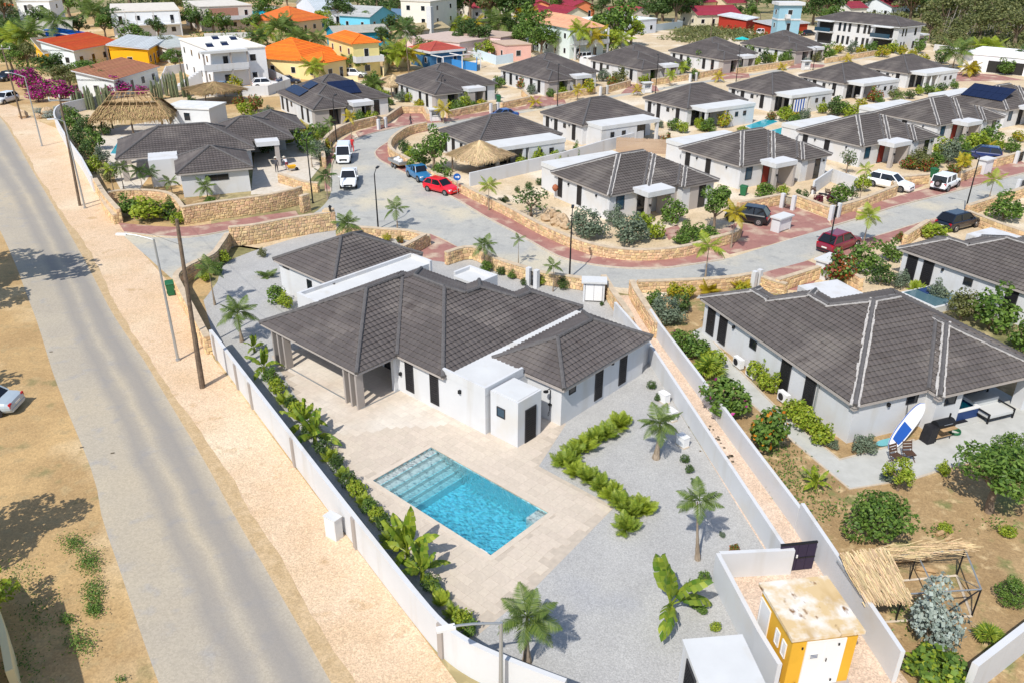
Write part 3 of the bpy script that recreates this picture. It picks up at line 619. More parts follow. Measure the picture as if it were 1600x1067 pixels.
def stepped(steps, y0, z, t=RT):
    """left-facing long plane (eave on x=0 from y0 to the longest step) with hips stepping at the far end.
    steps: [(width, far y)] from the widest to the narrowest section"""
    w0, f0 = steps[0]; k = (f0 - y0) / 2; k = min(k, w0 / 2)
    pts = [Vector((0, y0, z)), Vector((k, y0 + k, z + k * t))]; pl = []; sg = [(pts[0], pts[1])]
    R0, _ = hip(0, y0, w0, f0, z, t)
    other = [p for p in R0 if not all(abs(q.x) < 1e-6 for q in p[:1] + p[-1:]) ] if False else None
    ka = k
    # widest section: near, far and right planes
    if w0 >= f0 - y0:
        a, b = Vector((k, y0 + k, z + k * t)), Vector((w0 - k, y0 + k, z + k * t))
        pl += [[Vector((0, y0, z)), Vector((w0, y0, z)), b, a], [Vector((w0, y0, z)), Vector((w0, f0, z)), b], [Vector((w0, f0, z)), Vector((0, f0, z)), a, b]]
        sg += [(a, b), (Vector((w0, y0, z)), b), (Vector((w0, f0, z)), b)]; yt = y0 + k
    else:
        a, b = Vector((k, y0 + k, z + k * t)), Vector((k, f0 - k, z + k * t))
        pl += [[Vector((0, y0, z)), Vector((w0, y0, z)), a], [Vector((w0, y0, z)), Vector((w0, f0, z)), b, a], [Vector((w0, f0, z)), Vector((0, f0, z)), b]]
        sg += [(a, b), (Vector((w0, y0, z)), a), (Vector((w0, f0, z)), b)]; pts.append(b)
    prev = pts[-1]; pf = f0
    for w, fy in steps[1:]:
        k = w / 2; q = Vector((k, pf - k, z + k * t)); e = Vector((k, fy - k, z + k * t))
        sg += [(prev, q), (q, e)]; pts += [q, e]
        pl += [[Vector((w, pf - w, z)), Vector((w, fy, z)), e, q], [Vector((w, fy, z)), Vector((0, fy, z)), e]]
        sg += [(Vector((w, fy, z)), e)]
        prev = e; pf = fy
    last = Vector((0, pf, z)); sg.append((prev, last)); pts.append(last)
    pl.append([pts[0]] + [last] + list(reversed(pts[1:-1])))
    return pl, sg
def roof_parts(root, planes, segs, rmat='roof_tile', mortar=False, tw=.33, ch=.36, sm=4, cap=.13, eave_z=None, name='roof', nsingle=0, singles_from=()):
    mb = MB(); taken = set(); smesh = None; picks = []
    if nsingle:
        allc = []
        for i in singles_from:
            cells, u, v, n = tile_plane(MB(), planes[i], tw, ch, singles={'key': i, 'taken': taken}, sm=4)
            for p, c, j in cells: allc.append(((root.matrix_basis @ p - Vector((0, 0, CAM_H))).length, p, c, j, i, u, v, n))
        allc.sort(key=lambda t: t[0]); picks = allc[:nsingle]; taken = {(t[4], t[2], t[3]) for t in picks}
    for i, pl in enumerate(planes): tile_plane(mb, pl, tw, ch, singles={'key': i, 'taken': taken}, sm=sm)
    under = MB()
    for pl in planes: under.poly([p - Vector((0, 0, .05)) for p in pl])
    o = mb.build(name, rmat, root); tag(o, kind='stuff')
    under.build('roof_deck', 'taupe_render', root)
    if picks:
        m = single_tile_mesh(tw, ch).build('tile', 'roof_tile_single', o); me = m.data; first = True
        for d, p, c, j, i, u, v, n in picks:
            t = m if first else link('tile', me, o); first = False
            t.matrix_local = Matrix.Translation(p) @ Matrix((u, v, n)).transposed().to_4x4()
    rg = random.Random(5)
    for a, b in segs:
        L = (b - a).length
        if L < .2: continue
        d = (b - a) / L; k = max(2, int(L / .4)); path = []; rad = []
        for i in range(k):
            path += [a + d * L * i / k + Vector((0, 0, .055)), a + d * (L * (i + .93) / k) + Vector((0, 0, .075))]; rad += [cap * 1.08, cap * .9]
        MB().tube(path, rad, 7).build('ridge_cap', 'ridge_tile', root)
        if mortar:
            mm = MB(); side = d.cross(Vector((0, 0, 1))).normalized()
            for s in (-1, 1):
                i = 0.0
                while i < L:
                    w = rg.uniform(.15, .5); q = a + d * min(L, i + w / 2) + side * s * (cap + rg.uniform(.0, .07)) + Vector((0, 0, .035 + rg.uniform(0, .02)))
                    mm.obox(q, d * (w * .5), side * rg.uniform(.03, .085), Vector((0, 0, .035))); i += w
            mm.build('ridge_mortar', 'mortar', root)
    return o
def fascia(root, pts, z, h=.2, m='grey_render', t=.06, closed=True):
    """board along the eaves, plan points counter-clockwise"""
    n = len(pts); mb = MB()
    for i in range(n if closed else n - 1):
        a = Vector(pts[i]); b = Vector(pts[(i + 1) % n]); d = (b - a).normalized(); nn = Vector((-d.y, d.x))
        c = (a + b) / 2 + nn * (t / 2 + .012); mb.obox((c.x, c.y, z - h / 2 + .03), Vector((d.x, d.y, 0)) * ((b - a).length / 2 - .02), Vector((nn.x, nn.y, 0)) * t / 2, Vector((0, 0, h / 2)))
    return mb.build('fascia', m, root)
# ------------------------------------------------------------------ openings: w along a wall face
WCACHE = {}
def window(root, x, y, face, z0, z1, w, kind='shutter', name='window', frame='window_frame', proud=.03):
    """face: outward side 's' (-y), 'n', 'e' (+x), 'w' of a wall standing at that line; (x, y) = middle of the opening"""
    k = (round(w, 2), round(z1 - z0, 2), kind, frame)
    if k not in WCACHE:
        h = z1 - z0; f = .05
        a = MB(); a.box(-w / 2, -proud - .02, 0, -w / 2 + f, .03, h); a.box(w / 2 - f, -proud - .02, 0, w / 2, .03, h); a.box(-w / 2 + f, -proud - .02, h - f, w / 2 - f, .03, h); a.box(-w / 2 + f, -proud - .02, 0, w / 2 - f, .03, f)
        if w > 1.2: a.box(-.025, -proud - .015, f, .025, .03, h - f)
        b = MB(); b.box(-w / 2 + f, -proud, f, w / 2 - f, .02, h - f)
        if kind == 'shutter':
            q = int((h - .1) / .14)
            for i in range(q): b.obox((0, -proud - .006, f + (i + .5) * (h - 2 * f) / q), (w / 2 - f - .01, 0, 0), (0, .008, .0), (0, -.012, .05))
        fo = a.build(name, frame, root); po = b.build('louvre' if kind == 'shutter' else 'pane', kind, fo); WCACHE[k] = (fo.data, po.data)
    else:
        fo = link(name, WCACHE[k][0], root); po = link('louvre' if kind == 'shutter' else 'pane', WCACHE[k][1], fo)
    fo.location = (x, y, z0); fo.rotation_euler = (0, 0, {'s': 0, 'e': math.pi / 2, 'n': math.pi, 'w': -math.pi / 2}[face])
    return fo
def wall_light(root, x, y, face, z):
    q = MB(); q.box(-.07, -.16, 0, .07, .0, .2); o = q.build('wall_light', 'black_metal', root); o.location = (x, y, z); o.rotation_euler = (0, 0, {'s': 0, 'e': math.pi / 2, 'n': math.pi, 'w': -math.pi / 2}[face])
# ================================================================== VILLAS
def mirror_x(pl, sg): f = lambda v: Vector((-v.x, v.y, v.z)); return [[f(v) for v in reversed(p)] for p in pl], [(f(a), f(b)) for a, b in sg]
def flip_y(pl, sg, Y): f = lambda v: Vector((v.x, Y - v.y, v.z)); return [[f(v) for v in reversed(p)] for p in pl], [(f(a), f(b)) for a, b in sg]
def bx(root, name, m, *b):
    for q in b: o = MB().box(*q).build(name, m, root)
    return o
# ------------------------------------------------------------------ the villa with the pool
villa = empty('villa', (MO.x, MO.y, 0), MA); tag(villa, 'white villa with charcoal tiled hip roofs beside the turquoise pool', 'villa')
EZ = 2.6
p1, s1 = mirror_x(*stepped([(13.1, 10.3), (8.4, 11.6), (5.0, 12.9)], 0, EZ)); p2, s2 = hip(-13.7, -3.0, -3.9, 9.0, EZ)
s1 = [s for s in s1 if not (s[0].x < -10 and s[0].y < 5) and not (s[1].x < -10 and s[1].y < 5)]; s2 = [s2[0], s2[1], (s2[4][0], Vector((-8.8, 5.0, s2[4][0].z)))]
s2.append((Vector((-3.9, 0, EZ)), Vector((-8.6, 4.7, EZ + 4.7 * RT))))
allp = p1 + p2
south = [i for i, pl in enumerate(allp) if i in (0, len(p1) - 1, len(p1), len(p1) + 1)]
roof_parts(villa, allp, s1 + s2, nsingle=300, singles_from=south)
p3, s3 = hip(-22.7, 3.9, -15.2, 12.4, EZ); roof_parts(villa, p3, s3)
p5, s5 = hip(.45, 3.55, 5.85, 12.3, EZ); roof_parts(villa, p5, s5)
bx(villa, 'wall', 'white_render', (-12.9, 1.6, 0, -4.3, 9.8, 2.62), (-4.3, .28, 0, -.25, 9.8, 2.62), (-.25, .28, 0, 3.0, 11.9, 2.55), (-4.9, 9.9, 0, -.25, 12.4, 2.55))
bx(villa, 'wall', 'white_render', (.75, 3.8, 0, 5.5, 12.0, 2.6)); bx(villa, 'wall', 'white_render', (-22.4, 4.2, 0, -15.5, 12.1, 2.6))
bx(villa, 'parapet', 'white_render', (-.3, .26, 2.5, 3.02, .42, 3.0), (2.86, .42, 2.5, 3.02, 3.4, 3.0))
bx(villa, 'flat_roof', 'roof_white', (.02, .43, 2.555, 2.85, 12.1, 2.68)); bx(villa, 'flat_roof', 'roof_white', (-15.2, 1.2, 0, -13.2, 11.2, 2.7))
bx(villa, 'parapet', 'white_render', (-15.4, 1.0, 0, -15.2, 11.3, 2.95), (-15.2, 1.0, 0, -13.1, 1.2, 2.95), (-15.2, 11.2, 0, -13.1, 11.4, 2.95))
bx(villa, 'service_room', 'white_render', (3.16, .53, 0, 5.16, 2.45, 2.82)); bx(villa, 'flat_roof', 'roof_white', (3.28, .65, 2.825, 5.04, 2.4, 2.85))
bx(villa, 'entrance_canopy', 'white_render', (-10.5, 11.1, 0, -10.3, 12.8, 2.85), (-10.3, 12.6, 0, -7.9, 12.8, 2.85), (-7.9, 11.0, 0, -7.7, 12.8, 2.85)); bx(villa, 'flat_roof', 'roof_white', (-10.3, 10.9, 2.4, -7.9, 12.6, 2.6))
fascia(villa, [(-13.7, -3.0), (-3.9, -3.0), (-3.9, 0), (0, 0), (0, 12.9)], EZ, .18, 'grey_render', closed=False); fascia(villa, [(.45, 12.3), (.45, 3.55), (5.85, 3.55), (5.85, 12.3)], EZ, .22, 'grey_render', closed=False)
fascia(villa, [(-22.7, 3.9), (-15.2, 3.9), (-15.2, 12.4), (-22.7, 12.4)], EZ, .2, 'grey_render'); fascia(villa, [(-13.7, 9), (-13.7, -3.0)], EZ, .18, 'grey_render', closed=False)
for x in (-12.7, -12.1, -11.5, -5.4, -4.85, -4.3): bx(villa, 'terrace_fin', 'taupe_render', (x - .07, -2.85, 0, x + .07, -2.35, 2.46))
bx(villa, 'terrace_beam', 'grey_render', (-13.2, -2.8, 2.46, -4.1, -2.4, 2.6)); bx(villa, 'floor_track', 'grey_metal', (-12.7, -2.66, .02, -4.2, -2.58, .055), (-4.26, -2.58, .02, -4.18, .28, .055))
for x in (-11.2, -8.6, -6.0): window(villa, x, 1.6, 's', .05, 2.3, 2.3, 'dark_glass', 'sliding_door')
bx(villa, 'wall_end', 'white_render', (-4.55, .0, 0, -4.3, 1.6, 2.45))
for x in (-3.2, -1.05): window(villa, x, .28, 's', .35, 2.4, .72)
window(villa, 3.95, .53, 's', 1.45, 2.05, .6, 'blue_glass'); window(villa, 5.16, 1.55, 'e', .03, 2.12, .9, name='door', kind='shutter')
window(villa, 5.5, 4.75, 'e', 1.75, 2.3, .6, 'dark_glass'); window(villa, 5.5, 7.3, 'e', .25, 2.35, .75); window(villa, 5.5, 9.75, 'e', .25, 2.35, .75)
window(villa, -18.6, 4.2, 's', .8, 2.0, .6, 'dark_glass'); window(villa, -21.5, 4.2, 's', 2.1, 2.35, .8, 'dark_glass')
for q in ((2.0, .26, 's', 2.0), (1.6, .26, 's', 2.0)): pass
wall_light(villa, 1.1, .28, 's', 1.95); wall_light(villa, -3.95, .28, 's', 1.2); wall_light(villa, 5.5, 8.5, 'e', 2.1)
sh = empty('outdoor_shower', ML(4.75, 3.78) + (0,), MA); tag(sh, 'dark outdoor shower column on the white wing wall', 'shower')
MB().tube([(0, -.06, .75), (0, -.06, 2.1), (0, -.12, 2.2), (0, -.45, 2.2)], .025, 6).build('pipe', 'black_metal', sh); MB().cyl((0, -.45, 2.14), .15, .04, 14).build('shower_head', 'black_metal', sh); MB().box(-.1, -.12, 1.1, .1, -.0, 1.2).build('mixer', 'black_metal', sh)
MB().tube([(.0, -.1, .75), (.05, -.16, .55), (0, -.2, .45), (-.05, -.14, .55), (0, -.1, .75)], .014, 5).build('hose', 'black_metal', sh)

# ------------------------------------------------------------------ the villa with the paddle board (and its twin on the right edge)
def villa_right(label, org, az, twin=False):
    v = empty('villa', (org[0], org[1], 0), R(90 - az)); tag(v, label, 'villa')
    a, b = stepped([(13.6, 11.8), (8.4, 13.5), (4.9, 15.15)], 0, EZ); c, d = hip(5.05, -.8, 13.1, 8.5, EZ)
    b = [s for s in b if s[0].x < 9 and s[1].x < 9]; d = [d[0], d[1], (d[4][0], d[4][1]), (Vector((5.05, 0, EZ)), Vector((8.9, 3.85, EZ + 3.85 * RT)))]
    roof_parts(v, a + c, b + d, 'roof_tile_worn', mortar=True)
    bx(v, 'wall', 'white_render', (.28, .25, 0, 6.9, 11.5, 2.58), (.28, 11.5, 0, 4.6, 14.8, 2.58), (5.35, -.5, 0, 7.2, .25, 2.58), (6.9, 3.2, 0, 13.3, 11.5, 2.58), (12.3, -.5, 0, 12.9, .2, 2.5))
    bx(v, 'patio_beam', 'grey_render', (7.2, -.5, 2.3, 12.9, -.2, 2.58)); bx(v, 'patio_floor', 'grey_paver', (7.0, -.6, 0, 13.2, 3.2, .05))
    fascia(v, [(0, 15.15), (0, 0), (5.05, 0), (5.05, -.8), (13.1, -.8)], EZ, .22, 'grey_render', closed=False)
    for x, y in ((0, 0), (5.05, -.8)): bx(v, 'rafter_end', 'grey_render', (x + .08, y + .08, 2.2, x + .42, y + .42, 2.44))
    for y, z0, z1, w, kind in ((13.9, .3, 2.35, .9, 'shutter'), (12.5, .3, 2.35, .9, 'shutter'), (9.2, 1.5, 2.1, .7, 'dark_glass'), (5.9, .3, 2.35, .9, 'shutter'), (3.7, .3, 2.35, .9, 'shutter')): window(v, .28, y, 'w', z0, z1, w, kind)
    window(v, 4.3, .25, 's', 1.75, 2.3, .8, 'dark_glass'); window(v, 6.3, -.5, 's', 1.7, 2.3, .8, 'dark_glass'); wall_light(v, 2.6, .25, 's', 1.95); wall_light(v, .28, 11.3, 'w', 1.95)
    for x in (8.2, 10.2, 12.2): window(v, x, 3.2, 's', .05, 2.2, 1.8, 'dark_glass', 'sliding_door')
    bx(v, 'entrance_canopy', 'white_render', (7.4, 11.4, 2.35, 10.8, 14.2, 2.8), (7.4, 14.0, 0, 7.7, 14.2, 2.35), (10.5, 14.0, 0, 10.8, 14.2, 2.35))
    bx(v, 'downpipe', 'grey_metal', (.18, 3.0, 0, .26, 3.08, 2.4))
    return v
villa_right('white villa with grey tiled roof and the blue paddle board against it', (18.21, 37.01), 69.3)
villa_right('villa at the right edge with blue shutters above the big shrubs', (38.46, 48.17), 59.3)

# ------------------------------------------------------------------ street villas (three building types)
AZV = R(32.5)
def copy_villa(src, org, label, group, rz=None):
    o = copy_tree(src); o.location = (org[0], org[1], 0); o.rotation_euler = (0, 0, AZV if rz is None else rz); tag(o, label, 'villa', group); return o
def slab_annexe(v, solid, y0, y1, openy):
    """flat roofed porch; solid = (x0, x1) closed bay"""
    bx(v, 'porch_roof', 'roof_white', (.9, y0, 2.45, 10.6, y1, 2.92)); bx(v, 'porch_room', 'white_render', (solid[0], min(y0, y1) + .08, 0, solid[1], max(y0, y1) - .05, 2.45))
    for x in (1.0, 4.6, 10.2):
        if not solid[0] - .1 < x < solid[1] + .1: yy = y0 + .08 if openy == 's' else y1 - .43; bx(v, 'porch_post', 'white_render', (x, yy, 0, x + .35, yy + .35, 2.45))
    for k in (.3, .62):
        x = solid[0] + (solid[1] - solid[0]) * k; window(v, x, min(y0, y1) + .08 if openy == 's' else max(y0, y1) - .05, openy, 1.35, 2.0, .6, 'dark_glass')
def villa_t1(label, org, door):            # street front with portal towards the camera
    v = empty('villa', (org[0], org[1], 0), AZV); tag(v, label, 'villa', 'villas along the inner street')
    a, b = hip(0, 0, 13, 9.8, EZ); c, d = hip(4.2, -.7, 12.97, 9.2, EZ); e, f = hip(8.0, -1.5, 12.94, 8.6, EZ)
    b = [s for s in b if s[0].x < 6 or s[0].y > 5]; d = [d[0], (Vector((4.2, 0, EZ)), Vector((8.55, 4.35, EZ + 4.35 * RT)))]; f = [f[0], f[1], (Vector((8.0, -.7, EZ)), Vector((10.47, 1.77, EZ + 2.47 * RT)))]
    roof_parts(v, a + c + e, b + d + f, 'roof_tile_worn', mortar=True, sm=3)
    bx(v, 'wall', 'white_render', (.3, .3, 0, 12.6, 9.5, 2.58), (8.3, -1.2, 0, 12.5, .3, 2.58)); bx(v, 'wall', 'grey_render', (6.35, -.4, 0, 8.3, .29, 2.56), (9.3, -1.25, 0, 10.9, -1.2, 2.56))
    bx(v, 'portal', 'white_render', (3.0, -2.1, 2.45, 6.4, .2, 2.95)); bx(v, 'portal', 'grey_render', (3.05, -2.05, 0, 3.5, -1.6, 2.45), (6.0, -2.05, 0, 6.35, -.1, 2.45))
    bx(v, 'fascia', 'grey_render', (.1, .02, 2.42, 2.95, .1, 2.6), (.02, .1, 2.42, .1, 9.7, 2.6), (8.05, -1.46, 2.42, 12.9, -1.38, 2.6))
    window(v, 1.6, .3, 's', .9, 2.25, 1.0, 'blue_glass'); window(v, 7.2, -.4, 's', .1, 2.3, .8, 'dark_glass', 'glazed_door'); window(v, 10.9, -1.25, 's', .1, 2.35, .9, 'dark_glass', 'glazed_door')
    window(v, 4.3, .3, 's', .05, 2.25, 1.1, door, 'door')
    for y in (8.4, 5.1): window(v, .3, y, 'w', .3, 2.3, .75)
    for y in (6.9, 2.3): wall_light(v, .3, y, 'w', 1.9)
    wall_light(v, 11.9, -1.2, 's', 1.9); wall_light(v, 3.28, -2.06, 's', 1.6)
    slab_annexe(v, (1.0, 10.5), 9.3, 12.9, 'n')
    return v
mat('door_red', (.22, .03, .02), .5)
T1 = villa_t1('corner villa with silver shrubs in front, inside the curved stone wall', (9.15, 75.0), 'dark_glass')
T1r = villa_t1('villa with a red door and two wooden garden chairs beside it', (24.4, 86.0), 'door_red')
copy_villa(T1r, (41.0, 95.6), 'villa with a red door behind the white parked cars', 'villas along the inner street')
copy_villa(T1r, (55.6, 107.6), 'villa with a red door behind the blue parked car', 'villas along the inner street')
T1s = copy_villa(T1, (70.2, 118.0), 'villa at the right edge with solar panels on its left slope', 'villas along the inner street')
def villa_t2(label, org, solid):
    v = empty('villa', (org[0], org[1], 0), AZV); tag(v, label, 'villa', 'villas in the middle row')
    a, b = hip(0, 0, 12.2, 9.7, EZ); roof_parts(v, a, b, sm=3)
    bx(v, 'wall', 'white_render', (.3, .3, 0, 11.9, 9.4, 2.58)); slab_annexe(v, solid, -2.9, .5, 's')
    bx(v, 'fascia', 'grey_render', (.02, .1, 2.42, .1, 9.6, 2.6), (.1, .02, 2.42, .85, .1, 2.6), (10.65, .02, 2.42, 12.1, .1, 2.6))
    for y in (8.3, 6.3, 2.2): window(v, .3, y, 'w', .3, 2.3, .75)
    window(v, .3, 4.3, 'w', 1.5, 2.1, .6, 'dark_glass')
    ox = (1.3, 3.4) if solid[0] > 4 else (8.0, 9.6)
    for x in ox: window(v, x + .6, .3, 's', .05, 2.2, 1.5, 'dark_glass', 'sliding_door')
    for y in (7.3, 3.2): wall_light(v, .3, y, 'w', 1.9)
    return v
T2 = villa_t2('villa with flat white porch behind the round thatched palapa', (-4.2, 94.3), (5.4, 10.5))
villa_t2('villa with closed white porch above the bamboo fence', (8.9, 106.0), (.95, 6.8))
for org, lab in (((24.6, 117.4), 'villa with flat porch beside the blue pool'), ((39.8, 128.6), 'villa with blue and white striped towel hanging in its porch'), ((55.0, 139.8), 'villa with round white chairs in its porch'), ((70.4, 151.0), 'farthest middle row villa with a closed white parasol')):
    copy_villa(T2, org, lab, 'villas in the middle row')
def villa_t3(label, org):
    v = empty('villa', (org[0], org[1], 0), AZV); tag(v, label, 'villa', 'villas along the back street')
    a, b = flip_y(*stepped([(13.5, 12.4), (9.0, 14.2), (5.0, 16.0)], 0, EZ), 16.0); roof_parts(v, a, b, sm=2)
    bx(v, 'wall', 'white_render', (.3, 1.5, 0, 4.6, 15.6, 2.58), (4.6, 2.2, 0, 8.6, 15.6, 2.58), (8.6, 4.0, 0, 13.1, 15.6, 2.58)); bx(v, 'wall', 'grey_render', (.28, .3, 0, 2.4, 1.5, 2.57), (4.2, .3, 0, 4.7, 2.2, 2.57), (9.6, 3.9, 0, 10.4, 4.0, 2.57))
    bx(v, 'portal', 'white_render', (6.0, .2, 2.4, 9.2, 2.6, 2.95)); bx(v, 'portal', 'grey_render', (6.1, .3, 0, 7.3, .6, 2.4), (8.8, .3, 0, 9.1, 2.5, 2.4))
    bx(v, 'fascia', 'grey_render', (.02, .1, 2.42, .1, 15.9, 2.6), (.1, .02, 2.42, 4.9, .1, 2.6))
    for y in (14.4, 12.2, 5.6, 3.2): window(v, .3, y, 'w', .3, 2.25, .8)
    window(v, .3, 10.2, 'w', 1.4, 2.1, .7, 'dark_glass')
    window(v, 3.4, 1.5, 's', .05, 2.2, 1.5, 'dark_glass', 'glazed_door'); window(v, 5.4, 2.2, 's', .1, 2.25, .9, 'dark_glass', 'glazed_door'); window(v, 8.0, 2.2, 's', .05, 2.2, 1.0, 'dark_glass', 'door'); window(v, 11.2, 4.0, 's', .1, 2.3, .9, 'dark_glass', 'glazed_door')
    return v
T3 = villa_t3('back street villa with two arrays of solar panels on its roof', (-27.8, 115.0))
for org, lab in (((-12.0, 127.2), 'back street villa right behind the blue water sign and red roofed house'), ((5.8, 140.4), 'back street villa below the peach roofed house'), ((23.2, 153.6), 'back street villa with a sandy lot behind it'), ((41.0, 166.4), 'back street villa with a turquoise parasol behind it'), ((59.4, 180.0), 'last back street villa before the apartment house')):
    copy_villa(T3, org, lab, 'villas along the back street')
def solar(label, corner, rz, n, m, slope_dir, z0, nx, ny):
    """panels lying on a roof slope; slope_dir: local unit vector up the slope in plan"""
    o = empty('solar_array', corner, rz); tag(o, label, 'solar panels')
    sv = Vector((slope_dir[0], slope_dir[1], RT)).normalized(); uv = Vector((-slope_dir[1], slope_dir[0], 0)); nn = uv.cross(sv); nn = nn if nn.z > 0 else -nn
    me = None
    for i in range(nx):
        for j in range(ny):
            c = uv * (i + .5) * 1.05 + sv * (j + .5) * 1.7 + nn * .2
            mb = MB(); mb.obox((0, 0, 0), uv * .51, sv * .83, nn * .02)
            if me is None: q = mb.build('solar_panel', tint('solar_cell', (.012, .02, .055), .12), o); me = q.data
            else: q = link('solar_panel', me, o)
            q.location = c
def vl(org, x, y): c, s = math.cos(AZV), math.sin(AZV); return (org[0] + c * x - s * y, org[1] + s * x + c * y)
for (x, y, nx, ny, lab) in ((.9, 14.2, 6, 1, 'lower row of solar panels on the back street villa'), (2.6, 11.4, 3, 1, 'small upper group of solar panels on the back street villa')):
    q = vl((-27.8, 115.0), x, y - nx * 1.05); solar(lab, (q[0], q[1], EZ + x * RT), AZV, 0, 0, (1, 0), 0, nx, ny)
for (x, y, lab) in ((6.0, 3.4, 'solar panels on the right slope of the back street villa, left group'), (8.6, 5.2, 'solar panels on the right slope of the back street villa, right group')): pass
q = vl((-27.8, 115.0), 9.4, 5.0); solar('solar panels on the street facing slope of the back street villa', (q[0], q[1], EZ + 1.4 * RT), AZV, 0, 0, (0, 1), 0, 4, 2)
q = vl((70.2, 118.0), 1.4, 1.8); solar('ten dark solar panels on the slope of the villa at the right edge', (q[0], q[1], EZ + 1.4 * RT), AZV, 0, 0, (1, 0), 0, 6, 2)

# ------------------------------------------------------------------ left villa with the palapa
lv = empty('villa', (-34.37, 81.54, 0), R(22)); tag(lv, 'large dark roofed villa with many hips beside the old road palapa', 'villa')
a, b = hip(0, 0, 7.6, 7.4, EZ); c, d = hip(-5.9, 8.6, 8.7, 18.2, EZ); e, f = hip(3.6, 12.0, 13.6, 21.0, EZ); g, h = hip(8.6, 17.0, 15.8, 25.0, EZ)
roof_parts(lv, a + c + e + g, b + d + f + h, sm=4)
bx(lv, 'wall', 'white_render', (.4, .4, 0, 7.1, 9.5, 2.58), (-1.5, 9.6, 0, 8.3, 17.8, 2.58), (4.0, 17.8, 0, 13.2, 20.6, 2.58), (9.0, 20.6, 0, 15.4, 24.6, 2.58)); bx(lv, 'wall', 'white_render', (-2.6, 5.6, 0, .38, 9.5, 2.9))
window(lv, 3.9, .4, 's', 1.5, 2.1, 2.3, 'dark_glass'); window(lv, 9.6, 20.6, 's', .3, 2.2, .9)
bx(lv, 'terrace_pier', 'taupe_render', (-5.5, 9.0, 0, -4.9, 9.6, 2.5), (-5.5, 17.0, 0, -4.9, 17.6, 2.5)); bx(lv, 'flat_roof', 'roof_white', (-5.5, 18.1, 2.3, 6, 19.6, 2.7))
bx(lv, 'portal', 'white_render', (9.0, 9.6, 2.5, 11.6, 11.6, 3.0)); bx(lv, 'portal', 'grey_render', (11.0, 9.7, 0, 11.5, 10.3, 2.5)); bx(lv, 'recess_shade', 'painted_shade', (8.3, 9.8, 0, 8.36, 16.5, 2.4))  # the dark slab paints shade onto the solid wall face
fascia(lv, [(0, 7.4), (0, 0), (7.6, 0), (7.6, 7.4)], EZ, .22, 'grey_render', closed=False); fascia(lv, [(-5.9, 18.2), (-5.9, 8.6), (8.7, 8.6)], EZ, .22, 'grey_render', closed=False)

# ------------------------------------------------------------------ two storey apartment house
ap = empty('apartment_house', (88.7, 199.2, 0), R(34)); tag(ap, 'two storey white apartment house with long grey tiled roof and balconies', 'apartment house')
a, b = hip(0, 0, 10.2, 23.7, 5.7, .33); roof_parts(ap, a, b, sm=2, tw=.5, ch=.5)
bx(ap, 'wall', 'white_render', (.6, .6, 0, 9.6, 23.1, 5.65)); bx(ap, 'fascia', 'white_render', (.05, .1, 5.45, .2, 23.6, 5.7), (.2, .05, 5.45, 10, .2, 5.7))
for y0, y1 in ((1.9, 6.6), (18.2, 22.3)):
    for z in (0.1, 2.95):
        bx(ap, 'loggia_shade', 'painted_shade', (.55, y0, z + .1, .62, y1, z + 2.45)); bx(ap, 'balcony_slab', 'white_render', (-1.0, y0 - .3, z - .1, .55, y1 + .3, z + .08))  # flat dark slab on the wall paints the shade behind the balcony
        if z > 1: bx(ap, 'balustrade', 'blue_glass', (-.98, y0 - .2, z + .1, -.94, y1 + .2, z + 1.0)); bx(ap, 'awning', 'roof_white', (-1.1, y0 - .3, 5.3, .6, y1 + .3, 5.45))
for y in (8.2, 9.4, 11.2, 13.6, 15.0, 16.4):
    for z in (.5, 3.4): window(ap, .6, y, 'w', z, z + 1.9, .7, 'dark_glass')
for x, w in ((2.4, .5), (3.6, .5), (7.4, .8)):
    for z in (.6, 3.5): window(ap, x, .6, 's', z, z + 1.6, w, 'dark_glass')
bx(ap, 'side_room', 'taupe_render', (9.6, 1.5, 0, 14.6, 7.0, 3.0)); window(ap, 12.2, 1.5, 's', .1, 2.4, 1.3, 'dark_glass', 'door'); bx(ap, 'side_roof', 'roof_white', (9.5, 1.3, 3.0, 14.8, 7.2, 3.3))
